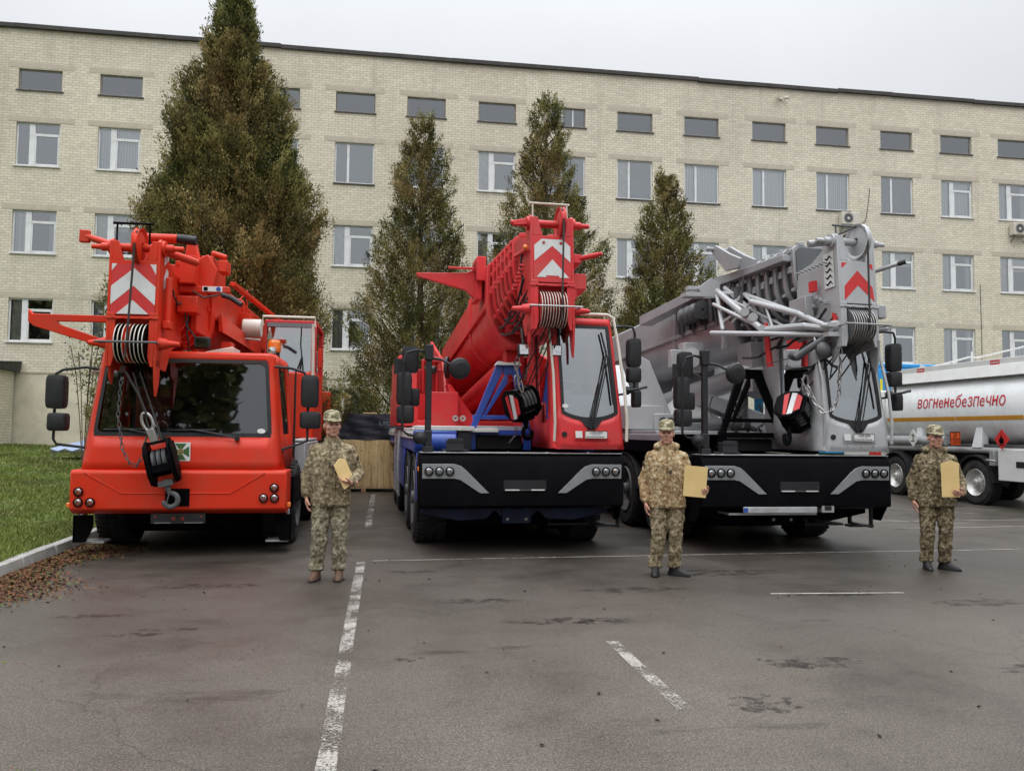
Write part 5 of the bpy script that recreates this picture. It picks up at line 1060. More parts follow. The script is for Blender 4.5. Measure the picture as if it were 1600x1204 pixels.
s.box(-1.14,-.64,4.5,4.6,2.3,2.75); s.box(-1.0,-.72,4.2,4.9,2.86,2.96); s.box(.7,1.3,4.2,7.8,1.8,2.9); s.build('superstructure',RD_,c2,bevel=.012)
s=MB(); s.box(-1.2,1.2,8.4,9.9,1.7,2.9); s.build('counterweight',RD_,c2,bevel=.03)
for x in (-.50,-.37): s=MB(); s.lathe([(.02,-.02),(.03,-.03),(.05,-.03),(.055,0)],(x,3.68,1.84),(0,1,0),14); s.build('coupling',MT['sheave'],c2)
s=MB(); s.lathe([(0,-.04),(.06,-.05),(.09,-.05),(.2,-.02),(.2,.03),(.0,.04)],(-.62,4.1,2.76),(1,-.3,0),20); s.build('cable_drum',MT['plastic'],c2); s=MB(); s.cyl((-.98,3.95,2.70),(-.84,3.9,2.70),.07,n=14); s.build('work_light',MT['plastic'],c2)
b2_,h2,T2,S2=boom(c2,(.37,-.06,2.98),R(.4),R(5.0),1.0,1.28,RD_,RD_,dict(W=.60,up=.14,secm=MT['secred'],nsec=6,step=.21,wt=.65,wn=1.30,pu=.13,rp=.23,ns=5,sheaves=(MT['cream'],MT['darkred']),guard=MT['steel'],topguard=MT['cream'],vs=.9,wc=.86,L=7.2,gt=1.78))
s=S2(); s.prism([(-.25,1.16),(-.15,1.25),(.15,1.25),(.25,1.16),(.25,.94),(0,1.16),(-.25,.94)][::-1],'y',-.0035,-.0008); s.prism([(0,.97),(.23,.72),(.09,.72),(.09,.745),(-.09,.745),(-.09,.72),(-.22,.72)],'y',-.0035,-.0008); pn=s.build('warning_chevron',MT['refw'],h2)
s=S2(); 
for x in (-.12,.12): s.cyl((x,-.004,1.20),(x,-.012,1.20),.02,n=10)
s.build_pieces('bolt',MT['darkred'],h2)
s=S2(); s.box(.31,.42,.05,.5,.95,1.08); s.cyl((.38,.1,1.02),(.62,-.1,1.04),.035); s.box(.31,.5,.1,.5,.60,.82); s.box(.31,.36,.1,.5,.45,.6); s.cyl((.62,-.1,1.04),(.66,-.13,1.05),.028)
s.prism([(-.55,1.50),(-.32,1.56),(-.32,1.46),(-.52,1.44)],'y',.05,.12); 
for k in range(7): s.cyl((-.34,.15+k*.1,.9-k*.03),(-.42,.15+k*.1,.92-k*.03),.018,n=6); s.box(-.37,-.31,.12+k*.11,.18+k*.11,1.10+.02*k,1.15+.02*k)
s.build_pieces('head_bracket',RD_,h2,bevel=.01)
s=S2(); s.ball((-.36,.06,1.14),(.035,.035,.04),10); s.build('marker_light',MT['amber'],h2)
s=MB(); s.prism([(-1.28,4.24),(-1.26,4.18),(-.45,3.98),(-.30,3.84),(-.22,3.86),(-.22,4.30),(-.32,4.33),(-.45,4.27)],'y',2.9,2.98); s.box(-.30,-.2,2.7,3.3,3.8,4.45); s.box(-.75,-.3,2.84,2.88,4.32,4.36); s.box(-.30,-.15,2.6,3.2,4.1,4.5); s.build('jib_arm',RD_,b2_,bevel=.008)
hoses(S2,h2,[((-.32,.25,.75),(-.40,1.5,.42),.10),((-.31,.2,.62),(-.41,1.8,.40),.13),((-.30,.15,.5),(-.38,1.3,.36),.12),((-.33,.4,1.2),(-.33,.5,.6),.03),((-.30,.15,.4),(-.36,2.0,.34),.16),((-.28,.2,.35),(-.30,1.6,.28),.12)],.017)
for x in (-.34,.12):
    s=S2(); s.box(x-.075,x+.075,.3,.4,-.30,-.14); wl=s.build('work_light',MT['plastic'],h2,bevel=.015); s=S2(); s.box(x-.06,x+.06,.293,.299,-.285,-.155); s.build('work_light_lens',MT['lamp'],wl); s=S2(); s.cyl((x,.35,-.14),(x,.45,.1),.02); s.build('lamp_bracket',MT['plastic'],wl)
s=MB(); s.cyl((.36,3.0,2.72),(-.02,7.6,1.98),.21,n=24); s.cyl((.37,2.95,2.74),(.38,2.7,2.78),.13); s.lathe([(0,-.16),(.24,-.15),(.24,.15),(0,.16)],(.37,2.9,2.78),(1,0,0),20); s.build('lift_cylinder',RD_,c2)
s=MB(); s.hexa([(.60,1.75,1.4),(1.25,1.95,1.4),(1.25,3.4,1.4),(.6,3.4,1.4)],[(.62,1.9,2.9),(1.2,2.05,2.9),(1.2,3.4,2.9),(.62,3.4,2.9)]); s.build('engine_cover',MT['darkred'],c2,bevel=.03)
hb2,TB2=hookblock(c2,(.12,.80,2.02),R(-16),.36,.46,.42,MT['black'],MT['refr'],hookdir=-1,yawb=R(32))
s=MB()
for p,q in (((.20,.05,3.04),(-.03,.65,2.58)),((.30,.0,3.04),(.06,.62,2.34)),((.42,.0,3.04),(.22,.6,2.30)),((.52,.0,3.04),(.32,.6,2.27)),((.36,.02,3.04),(.18,.68,2.28))): s.tube([p,q],.010,6)
s.build_pieces('hoist_rope',MT['rope'],c2)
chain(c2,[(.02,.6,2.64),(.0,.62,2.5),(.04,.62,2.36),(.08,.6,2.2)],.03); chain(c2,[(.16,.4,3.0),(.20,.5,2.8),(.18,.6,2.55),(.12,.6,2.35)],.016,mat=MT['dkgrey'])
chain(c2,[(.06,.9,1.70),(.07,.95,1.58),(.03,1.3,1.45)],.018); chain(c2,[(.52,.3,1.95),(.56,.28,1.85),(.5,.32,1.72),(.55,.3,1.6)],.014,mat=MT['dkgrey'])
# ================================================================== crane 3: silver
c3=thing('mobile_crane','silver crane with a black bumper and folded lattice jib, rightmost of the three cranes','crane',(5.59,10.5,0),0,'mobile cranes parked side by side')
P3=dict(name='c3',body=MT['silver'],cab=MT['silver'],low=MT['black'],rail=MT['alu'],wheels=(2.0,3.65,6.8,8.45),deck=MT['silver'])
cb3=liebherr(c3,P3)
emblem(cb3,Matrix.Translation((.456,.62,1.63))@Matrix.Rotation(math.pi/2*-1,4,'Z'),.235)
vframe(c3,MT['black'],-.40,.56)
SV,BG=MT['silver'],MT['boomgrey']
s=MB(); s.box(-1.15,1.15,4.0,9.2,1.66,1.82); s.prism([(3.4,1.68),(3.6,2.0),(4.6,2.9),(7.8,3.1),(8.2,1.68)],'x',-1.42,-1.12); s.prism([(-1.12,1.68),(-.42,1.68),(-.95,2.9),(-1.12,2.98)],'y',3.5,3.6); s.box(-1.45,-.75,3.3,3.6,1.68,2.1); s.box(-.95,-.5,3.25,3.6,1.68,1.96)
s.prism([(4.0,1.8),(4.9,2.7),(7.6,3.5),(8.8,3.2),(9.2,1.8)],'x',.60,.68); s.box(.72,1.35,4.6,7.8,1.82,3.0); s.build('superstructure',SV,c3,bevel=.012)
s=MB(); s.box(-1.1,1.1,8.4,9.9,1.7,2.9); s.build('counterweight',BG,c3,bevel=.03)
for x in (-.80,-.66): s=MB(); s.lathe([(.02,-.02),(.03,-.03),(.06,-.03),(.065,0)],(x,3.22,1.84),(0,1,0),14); s.build('coupling',MT['dkgrey'],c3)
s=MB(); s.hexa([(-.15,3.4,2.12),(.0,3.2,2.1),(1.0,3.0,1.66),(.9,3.4,1.66)],[(-.15,3.4,2.36),(.0,3.2,2.34),(1.05,3.0,1.95),(1.0,3.4,1.95)]); s.build('outrigger_cover',BG,c3,bevel=.01)
s=MB(); s.hexa([(-.1,4.4,1.9),(1.0,4.4,1.9),(1.0,5.2,1.9),(-.1,5.2,1.9)],[(.1,4.5,2.55),(.75,4.5,2.45),(.75,5.2,2.5),(.1,5.2,2.6)]); s.build('hood',MT['white'],c3,bevel=.04)
s=MB(); s.cyl((-.25,2.6,1.75),(.45,2.5,1.78),.13,n=18); s.cyl((-.1,2.3,1.58),(.3,2.3,1.60),.08); s.box(-.3,.0,2.4,2.7,1.4,1.6); s.box(.1,.38,2.2,2.5,1.4,1.52); s.cyl((.30,2.4,1.9),(.30,2.4,2.4),.09); s.build('engine_block',MT['dkgrey'],c3,bevel=.01)
rd=random.Random(8); s=MB()
for i in range(26):
    p=Vector((rd.uniform(-.3,.5),rd.uniform(1.9,2.6),rd.uniform(1.42,2.0))); q=p+Vector((rd.uniform(-.3,.3),rd.uniform(-.2,.3),rd.uniform(-.25,.3))); s.tube([p,p.lerp(q,.35)+Vector((rd.uniform(-.08,.08),0,rd.uniform(-.08,.1))),p.lerp(q,.7)+Vector((0,rd.uniform(-.08,.08),rd.uniform(-.06,.06))),q],rd.uniform(.008,.018),6)
s.build_pieces('hose',MT['hose'],c3); s=MB()
for i in range(12):
    p=Vector((rd.uniform(-.3,.5),rd.uniform(1.85,2.2),rd.uniform(1.42,1.8))); q=p+Vector((rd.uniform(-.15,.15),0,rd.uniform(-.1,.15))); s.cyl(p,q,rd.uniform(.01,.02),n=7)
s.build_pieces('pipe_fitting',MT['steel'],c3)
a3,t3=R(6.0),R(3.6); O3=(.86,-.15,2.83)
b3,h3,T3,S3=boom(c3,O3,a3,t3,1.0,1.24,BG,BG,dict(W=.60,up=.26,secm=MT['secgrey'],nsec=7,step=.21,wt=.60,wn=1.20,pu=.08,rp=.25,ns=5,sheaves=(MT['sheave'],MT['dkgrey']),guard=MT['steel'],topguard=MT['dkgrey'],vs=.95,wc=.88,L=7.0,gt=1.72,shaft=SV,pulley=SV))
for o in (h3,): o.data.materials[0]=SV
s=S3(); s.prism([(0,1.07),(.235,.84),(.255,.64),(0,.86),(-.225,.64),(-.215,.84)],'y',-.0035,-.0008); s.prism([(-.25,1.17),(-.16,1.17),(-.25,1.09)],'y',-.0035,-.0008); s.prism([(.25,1.17),(.16,1.17),(.25,1.08)],'y',-.0035,-.0008); s.build('warning_chevron',MT['refr'],h3)
s=S3(); s.box(-.315,-.311,.08,.30,.85,1.35); sp_=s.build('side_decal',MT['refw'],h3); s=S3()
for k in range(5): s.prism([(.10,.88+k*.09),(.16,.92+k*.09),(.22,.88+k*.09),(.28,.93+k*.09),(.22,.91+k*.09),(.16,.95+k*.09)],'x',-.3185,-.3155)
s.build('decal_mark',MT['black'],sp_)
s=S3(); s.prism([(.05,.42),(.15,.50),(.2,.38),(.12,.25)],'x',-.318,-.314); s.build('red_decal',MT['refr'],h3)
s=S3(); s.box(-.42,-.36,.4,.52,.85,1.0); s.build('marker_light',MT['refr'],h3)
s=S3(); s.cyl((-.62,.2,1.46),(-.3,.15,1.50),.05); s.box(-.36,-.32,.4,.95,.2,.5); s.box(-.5,-.36,.5,.9,.45,.8); s.box(.31,.44,.0,.12,.42,.60); s.cyl((.36,.1,1.1),(.55,-.15,1.16),.028); s.box(.31,.36,.2,.5,.5,.9)
for k in range(8): s.box(-.4,-.33,.2+k*.09,.25+k*.09,.62+.05*(k%3),.68+.05*(k%3)); s.cyl((-.33,.2+k*.09,1.2),(-.4,.2+k*.09,1.22),.014,n=6)
s.build_pieces('head_bracket',BG,h3,bevel=.01)
s=S3(); s.tube([(.55,-.15,1.16),(.62,-.22,1.18)],.035,8); s.tube([(-.28,.06,1.56),(-.1,.05,1.64),(.06,.05,1.72)],.014,6); s.build_pieces('roller',MT['plastic'],h3)
hoses(S3,h3,[((-.34,.2,.55),(-.5,1.3,.15),.1),((-.3,.1,.5),(-.55,.9,.0),.12),((-.35,.6,.8),(-.5,1.4,.3),.1),((-.2,.1,.05),(-.6,.8,-.2),.12),((-.5,1.0,.3),(-.7,1.9,.1),.1),((-.3,.3,.1),(-.45,.7,-.3),.1),((-.4,.4,.0),(-.25,.2,-.25),.05)],.02)
s=S3(); s.ball((-.42,.25,-.02),(.11,.1,.12),10); s.ball((-.62,.6,-.05),(.10,.12,.08),10); s.cyl((-.7,.5,-.1),(-.35,.2,.18),.05); s.build('swivel',MT['dkgrey'],h3)
# long top arm along the boom's left shoulder and lattice jib folded beside it
s=S3(); s.hexa([(-.50,1.0,1.44),(-.36,1.0,1.44),(-.42,2.6,1.46),(-.62,2.6,1.46)],[(-.50,1.0,1.54),(-.36,1.0,1.54),(-.42,2.6,1.60),(-.62,2.6,1.60)]); s.hexa([(-.62,2.6,1.46),(-.42,2.6,1.46),(-.72,5.2,1.22),(-.98,5.2,1.22)],[(-.62,2.6,1.62),(-.42,2.6,1.62),(-.72,5.2,1.40),(-.98,5.2,1.40)])
s.prism([(1.9,1.55),(2.3,1.6),(2.75,2.05),(2.6,2.12),(2.15,1.85),(1.85,1.7)],'x',-.72,-.66); s.prism([(1.9,1.55),(2.3,1.6),(2.75,2.05),(2.6,2.12),(2.15,1.85),(1.85,1.7)],'x',-.46,-.40); s.cyl((-.78,2.68,2.07),(-.36,2.68,2.07),.03); s.ball((-.80,2.68,2.07),.045,8); s.build('jib_arm',BG,b3,bevel=.008)
s=S3()
for k in range(6):
    y=2.0+k*.42; s.tube([(-.55,y,1.5),(-.60,y+.05,1.1),(-.58,y+.02,.8)],.02,5); s.box(-.64,-.52,y+.1,y+.2,.9,1.3)
s.lathe([(.02,-.5),(.17,-.5),(.12,-.46),(.12,-.3),(.17,-.26),(.12,-.22),(.12,-.1),(.17,-.06),(.12,.0),(.12,.12),(.17,.16),(.12,.2),(.02,.2)],(-.72,3.6,1.12),(0,1,0),18); s.build('jib_latch',MT['dkgrey'],b3)
def tubes(S,lst,n=10):
    s=S()
    for p,q,r in lst: s.cyl(p,q,r,n=n); s.ball(p,r*1.02,8); s.ball(q,r*1.02,8)
    return s
SS=lambda:MB()
A=(-.12,2.5,4.02);B=(.0,1.7,3.22);C_=(.47,-.05,3.08);Dp=(-.45,1.9,3.22);E_=(.08,1.2,3.2);Fp=(.04,1.5,3.68);G=(.28,.50,3.36);Hh=(.10,1.9,3.86);I_=(-.02,2.3,3.42)
s=tubes(SS,[(A,E_,.055),(A,(-.22,2.0,3.30),.035),((A[0],A[1]+.2,A[2]),Hh,.035),(Dp,(.50,.0,3.0),.04),(E_,(.30,.35,3.16),.055),((.30,.35,3.16),C_,.05),(Fp,G,.045),(G,C_,.045),((-.02,2.0,3.72),Hh,.04),(Hh,G,.04),((A[0]+.12,A[1]-.1,A[2]+.02),(E_[0]+.14,E_[1],E_[2]+.05),.045),((-.25,2.3,3.75),(.1,1.3,3.25),.03),((-.1,2.3,3.9),(.26,.8,3.2),.02),(Fp,(.2,1.4,3.3),.022),(Fp,(-.1,1.9,3.4),.022),(G,(.22,.6,3.18),.022),((.12,1.2,3.58),(.14,1.0,3.22),.022),(Hh,Fp,.022),((-.2,2.1,3.4),(.0,1.8,3.62),.02)])
s.prism([(A[0]-.34,A[2]+.02),(A[0]-.1,A[2]+.2),(A[0]+.05,A[2]+.12),(A[0]+.05,A[2]-.12),(A[0]-.2,A[2]-.15)],'y',A[1]-.05,A[1]+.05)
s.box(A[0]-.55,A[0]-.1,A[1]-.06,A[1]+.2,A[2]-.12,A[2]-.05); s.box(A[0]-.5,A[0]-.2,A[1]-.02,A[1]+.12,A[2]+.0,A[2]+.06)
for p in (E_,(.05,1.45,3.42),(-.02,1.6,3.52)): s.cyl((p[0]-.05,p[1]-.09,p[2]),(p[0]+.05,p[1]+.09,p[2]),.07,n=12)
for z in (3.0,3.13): s.prism([(.40,z-.03),(.60,z-.03),(.60,z+.03),(.40,z+.03)],'y',-.12,.02)
s.build('lattice_jib',MT['silver'],c3)
s=MB(); s.cyl((.11,1.15,3.18),(.17,1.15,2.64),.042,.05,n=14); s.cyl((.11,1.15,3.18),(.11,1.15,3.30),.03); s.box(.06,.16,1.1,1.2,3.1,3.16); s.build('support_leg',MT['red'],c3)
s=MB(); s.cyl((.62,3.0,2.62),(-.25,7.2,1.98),.20,n=24); s.lathe([(0,-.05),(.1,-.06),(.12,-.03),(.22,-.03),(.24,.05),(0,.06)],(.62,2.9,2.66),(.2,1,0),22); s.build('lift_cylinder',BG,c3)
s=MB(); s.lathe([(0,-.1),(.08,-.11),(.09,-.09),(.14,-.09),(.15,-.11),(.165,-.11),(.17,.08),(0,.1)],(-.36,3.0,2.92),(-.35,-1,0),24); s.box(-.75,-.5,2.95,3.1,2.75,3.05); s.box(-.45,-.1,3.1,3.4,2.7,3.2); s.build('winch_drum',MT['silver'],c3,bevel=.01)
s=MB(); s.prism([(-.12,3.0),(-.12,3.35),(-.04,3.35),(-.04,3.0)],'y',2.2,2.3); s.prism([(2.0,2.55),(2.1,3.3),(2.25,3.3),(2.3,2.6)],'x',.38,.44); s.hexa([(.25,1.9,2.3),(.5,1.9,2.2),(.5,2.4,2.2),(.25,2.4,2.3)],[(.2,1.9,3.1),(.5,1.9,3.1),(.5,2.4,3.1),(.2,2.4,3.1)]); s.build('boom_fitting',BG,c3,bevel=.01)
hb3,TB3=hookblock(c3,(.24,.55,1.94),R(34),.38,.48,.46,MT['black'],MT['refr'],hookdir=1,yawb=R(38))
s=MB()
for p,q in (((.82,-.12,2.92),(.45,.35,2.12)),((.96,-.12,2.92),(.52,.35,2.02)),((.70,-.08,2.92),(.36,.4,2.28)),((.62,-.05,2.92),(.28,.45,2.36))): s.tube([p,q],.011,6)
s.build_pieces('hoist_rope',MT['rope'],c3)
chain(c3,[(.58,-.1,2.8),(.57,-.1,2.5),(.56,-.08,2.15),(.48,-.05,1.95),(.38,-.0,1.92),(.32,.1,2.05),(.28,.25,2.3)],.026)
chain(c3,[(.28,.3,2.42),(.27,.3,2.22)],.045)
cable(c3,[(.9,.5,2.98),(.2,.6,2.72),(-.62,.3,2.52)],.008,'rope')
# folded registration board hanging under the bumper
s=MB(); s.box(-.96,.32,.10,.7,.52,.55); s.hexa([(-.80,-.0,.62),(.26,.0,.62),(.26,.02,.62),(-.80,.02,.62)],[(-.72,.25,.74),(.26,.25,.74),(.26,.27,.74),(-.72,.27,.74)]); s.box(-.8,.26,-.02,.0,.56,.64); s.box(.34,.52,.0,.12,.56,.68); s.build('folded_plate',MT['alu'],c3,bevel=.006)
s=MB(); s.box(-.8,-.74,-.026,-.022,.57,.63); s.build('plate_band',MT['blue'],c3); s=MB(); s.box(.38,.48,-.004,-.001,.59,.65); s.build('lamp_lens',MT['plastic'],c3)
s=MB(); s.box(1.42,1.47,.25,.9,.72,1.28); s.build('red_fender_edge',MT['red'],c3,bevel=.01)
# ------------------------------------------------------------------ fuel tanker
tk=thing('fuel_tanker','silver fuel tanker lettered in red Cyrillic with an orange stripe, at the right edge','tanker truck',(15.1,16.5,0))
TX=-1.12                                                # left flank, local
s=MB(); n=44
def tring(y,k=1.): return [(math.copysign(abs(math.cos(t))**.86,math.cos(t))*1.15*k,y,2.33+math.copysign(abs(math.sin(t))**.86,math.sin(t))*.97*k) for t in [2*math.pi*i/n for i in range(n)]]
s.loft([tring(4.9,.80),tring(4.86,.93),tring(4.75,1.0),tring(-3.2,1.),tring(-3.32,.93),tring(-3.36,.8)])
TP=plain('tank_aluminium',(.90,.92,.93),.32,metal=.0,var=.04,scale=1.5,coat=.15,dirt=(.42,.42,.4),dirtamt=.3)
tb=s.build('tank',TP,tk,ang=30)
s=MB()
for y in (-1.6,.6,2.8): s.loft([[(p[0]*1.004,q,2.33+(p[2]-2.33)*1.004) for p in tring(0)] for q in (y,y+.025)])
s.build('weld_band',TP,tb)
def tx(z): # flank x at height z
    q=max(-1,min(1,(z-2.33)/.97)); t=math.asin(math.copysign(abs(q)**(1/.86),q)); return -(abs(math.cos(t))**.86)*1.15
s=MB(); k=6
for i in range(k):
    za,zb_=2.005+.05*i/k*2,2.005+.05*(i+1)/k*2
    for ya,yb in ((-3.2,-.3),(-.28,1.9),(1.92,4.7)): s.quad((tx(za)-.004,yb,za),(tx(za)-.004,ya,za),(tx(zb_)-.004,ya,zb_),(tx(zb_)-.004,yb,zb_))
s.build('orange_stripe',plain('stripe_orange',(.66,.30,.03),.5,var=.06),tb,fix=False)
RT=plain('lettering_red',(.56,.025,.035),.5,var=.08)
# lettering wraps the flank: runs from far to near
bmw=bmesh.new(); cx_=0.; ref=None
gl={}
for ch in 'пвогbeзч'.replace('b','б'):
    g_=textmesh('g',ch,.44,RT,None,Matrix.Identity(4),.0,1.,0.,'LEFT'); gl[ch]=g_.data; bpy.data.objects.remove(g_)
px=[v.co.x for v in gl['п'].vertices]; py=[v.co.y for v in gl['п'].vertices]; pw=max(px)-min(px); xh=max(py)-min(py); yb=min(py); sw=.048
for ch in 'вогнeнeбeзпeчно':
    if ch=='н':
        for (a,b_,c,d) in ((0,sw,0,xh),(pw-sw,pw,0,xh),(sw,pw-sw,xh*.44,xh*.44+sw*.95)):
            f=bmw.faces.new([bmw.verts.new((cx_+x,yb+y,0)) for x,y in ((a,c),(b_,c),(b_,d),(a,d))])
        cx_+=pw+.05
    else:
        me_=gl[ch]; x_=[v.co.x for v in me_.vertices]; mn=min(x_); vs_=[bmw.verts.new((cx_+v.co.x-mn,v.co.y+(0 if ch not in 'eозб' else 0),0)) for v in me_.vertices]
        for f in me_.polygons:
            try: bmw.faces.new([vs_[i] for i in f.vertices])
            except ValueError: pass
        cx_+=max(x_)-mn+.045
ttm=bpy.data.meshes.new('lettering'); 
for v in bmw.verts: v.co.x+=v.co.y*.14
bmw.to_mesh(ttm); bmw.free(); ttm.materials.append(RT); tt=bpy.data.objects.new('lettering',ttm); COL.objects.link(tt); tt.parent=tb
xs=[v.co.x for v in tt.data.vertices]; ys=[v.co.y for v in tt.data.vertices]; x_0,x_1=min(xs),max(xs)
bmt=bmesh.new(); bmt.from_mesh(tt.data)
for q in range(-12,13): bmesh.ops.bisect_plane(bmt,geom=bmt.verts[:]+bmt.edges[:]+bmt.faces[:],plane_co=(0,q*.03,0),plane_no=(0,1,0))
for v in bmt.verts:
    kx=(v.co.x-x_0)/(x_1-x_0); z=2.47+v.co.y; y=3.33-kx*3.12; v.co=Vector((tx(z)-.008,y,z))
bmt.to_mesh(tt.data); bmt.free()
# top walkway rail
s=MB(); s.box(-1.0,1.0,-3.3,4.85,3.12,3.22); s.box(-.98,-.94,-3.3,4.85,3.22,3.44); s.box(.94,.98,-3.3,4.85,3.22,3.44); s.hexa([(-1.10,-3.3,3.02),(-.96,-3.3,3.02),(-.96,4.85,3.02),(-1.10,4.85,3.02)],[(-1.0,-3.3,3.3),(-.94,-3.3,3.3),(-.94,4.85,3.3),(-1.0,4.85,3.3)]); s.build('walkway',MT['white'],tk,bevel=.008)
s=MB()
for x in (-.5,): s.tube([(x,4.6,3.22),(x,4.2,3.42),(x,2.2,3.62),(x,1.9,3.58),(x,-1.5,3.86),(x,-3.2,3.9)],.022,6); s.tube([(x+.9,4.6,3.22),(x+.9,4.2,3.45),(x+.9,-3.2,3.75)],.022,6)
for y in (2.1,.3,-1.5): s.tube([(-.5,y,3.22),(-.5,y,3.75)],.02,6)
s.build('guard_rail',MT['white'],tk)
for y in (3.55,.85,-2.2): 
    s=MB(); s.box(-.985,-.981,y-.28,y+.02,3.30,3.41); lb=s.build('red_label',MT['refr'],tk); s=MB()
    for q in range(5): s.box(-.989,-.986,y-.25+q*.05,y-.22+q*.05,3.335,3.375)
    s.build('label_print',MT['refw'],lb)
# chassis, wheels, guards, lockers
s=MB(); s.box(-.55,.55,-3.3,4.8,.95,1.35); s.box(-1.0,1.0,-3,4.6,1.36,1.44); s.build('chassis_frame',MT['dkgrey'],tk,bevel=.01)
s=MB(); s.cyl((-.95,-3,1.30),(-.95,4.8,1.30),.08,n=12); s.cyl((-.98,2.4,1.50),(-.98,4.9,1.50),.13,n=14); s.build('hose_tube',MT['silver'],tk)
for y in (1.2,-.9,3.4): s=MB(); s.prism([(y-.07,1.35),(y+.28,1.35),(y+.07,1.95),(y-.09,1.95)],'x',-1.04,-.86); s.build('tank_saddle',TP,tk,bevel=.01)
for y in (4.35,2.80,1.25):
    for sg in (-1,1): wheel(tk,sg*.98,y,.53,.34,sg,MT['sheave'])
for y in (4.35,2.8,1.25):
    n_=12; pts=[(y-.60*math.cos(math.pi*(i/n_)),.55+.60*math.sin(math.pi*(i/n_))) for i in range(n_+1)]; q=pts+[(y-.63*math.cos(math.pi*(i/n_)),.55+.635*math.sin(math.pi*(i/n_))) for i in range(n_,-1,-1)]; 
    for xa in (-1.18,.78): s=MB(); s.prism(q,'x',xa,xa+.40); s.build('mudguard',MT['plastic'],tk)
s=MB(); s.box(-1.18,-.6,-2.8,.45,.62,1.34); lk=s.build('side_locker',MT['white'],tk,bevel=.015); s=MB(); s.box(-1.188,-1.181,-.38,-.10,.93,1.07); s.build('locker_handle',MT['plastic'],lk,bevel=.004)
s=MB(); s.box(-1.2,-.8,.55,.7,.95,1.3); s.tube([(-1.2,.8,1.08),(-1.2,.5,1.06)],.02,6); s.build('valve_box',MT['alu'],tk,bevel=.01)
s=MB(); s.box(-1.20,-.8,5.05,5.5,.70,1.25); s.build('extinguisher_box',MT['red'],tk,bevel=.02)
s=MB(); s.box(-1.1,1.1,4.95,7.0,.75,2.9); s.build('tractor_cab',MT['white'],tk,bevel=.06)
def placard(name,y,z,sz,mat,parent,rot=True):
    s=MB(); h=sz*.7071
    pts=[(y,z-h),(y+h,z),(y,z+h),(y-h,z)] if rot else [(y-sz/2,z-sz/2*.95),(y+sz/2,z-sz/2*.95),(y+sz/2,z+sz/2*.95),(y-sz/2,z+sz/2*.95)]
    s.prism(pts,'x',-1.215,-1.205); return s.build(name,mat,parent)
p=placard('placard',.28,1.56,.33,MT['refr'],tk); s=MB(); s.prism([(.28-.06,1.46),(.28+.06,1.46),(.28+.085,1.54),(.28+.03,1.60),(.28+.02,1.67),(.28-.03,1.59),(.28-.07,1.55)],'x',-1.219,-1.216); s.box(-1.219,-1.216,.2,.36,1.425,1.44); s.build('flame_symbol',MT['black'],p)
p=placard('placard',3.45,1.56,.33,MT['sticker'],tk); s=MB(); s.box(-1.219,-1.216,3.43,3.46,1.48,1.68); s.box(-1.219,-1.216,3.36,3.54,1.47,1.485); s.prism([(3.38,1.62),(3.52,1.66),(3.52,1.64),(3.38,1.60)],'x',-1.219,-1.216); s.build('symbol',MT['black'],p)
p=placard('hazard_plate',1.82,1.56,.36,MT['refo'],tk,False); s=MB(); s.box(-1.219,-1.216,1.645,1.995,1.553,1.567); 
for a_ in ((1.64,1.655),(1.985,2.0)): s.box(-1.219,-1.216,a_[0],a_[1],1.395,1.725)
s.box(-1.219,-1.216,1.655,1.985,1.715,1.73); s.box(-1.219,-1.216,1.655,1.985,1.39,1.405); s.build('plate_border',MT['black'],p)
Tt=lambda z,y:basis((0,-1,0),(0,0,1),(-1,0,0),(-1.217,y,z))
textmesh('plate_lettering','33',.16,MT['black'],p,Tt(1.640,1.82),.001); textmesh('plate_lettering','1203',.15,MT['black'],p,Tt(1.475,1.82),.001)
# ------------------------------------------------------------------ blue and yellow tarpaulin body behind the tanker
tp=thing('tarpaulin_trailer','blue tarpaulin trailer side with yellow lettering behind the tanker','trailer',(19.0,25.5,0),R(2))
BT=plain('sky_blue_tarp',(.03,.27,.60),.55,var=.12,scale=2); YT=plain('tarp_yellow',(.75,.66,.03),.5)
s=MB(); s.box(-4.6,1.6,0,2.4,1.0,3.9); s.prism([(-4.6,3.9),(1.6,3.9),(1.3,4.06),(-4.3,4.06)],'y',0,2.4); tpb=s.build('tarpaulin',BT,tp,bevel=.04)
s=MB(); s.prism([(-1.35,3.25),(-.95,4.04),(.3,3.72),(-.4,3.45),(-1.1,3.3)],'y',-.006,-.001); s.prism([(-4.3,1.2),(1.4,1.2),(1.4,2.5),(-1.4,2.9),(-4.3,2.6)],'y',-.006,-.001); s.build('white_flash',MT['white'],tpb)
textmesh('lettering','ШЛЯХ',.78,YT,tpb,basis((1,0,0),(0,0,1),(0,-1,0),(-3.0,-.004,3.35)),.002,.8) if False else None
s=MB(); x=-4.0
for k,w_ in enumerate((.12,.12,.12,.12,.12,.3,.12,.12,.34,.12,.12,.12)): s.box(x,x+w_*.8,-.006,-.001,3.0+.03*(k%2),3.52); x+=w_+.10
s.box(-2.05,-1.65,-.006,-.001,3.2,3.3); s.box(-1.55,-1.2,-.006,-.001,3.44,3.54); s.build('lettering',YT,tpb)
s=MB(); s.box(-4.5,1.5,.1,2.3,.75,1.0); s.build('chassis',MT['dkgrey'],tp)
for x in (-3.4,.4):
    for yy_ in (.2,2.2): s=MB(); s.lathe([(.0,-.05),(.28,-.06),(.33,-.12),(.48,-.12),(.52,-.06),(.52,.1),(0,.12)],(x,yy_,.52),(0,-1,0) if yy_<1 else (0,1,0),24); s.build('wheel',MT['rubber'],tp)
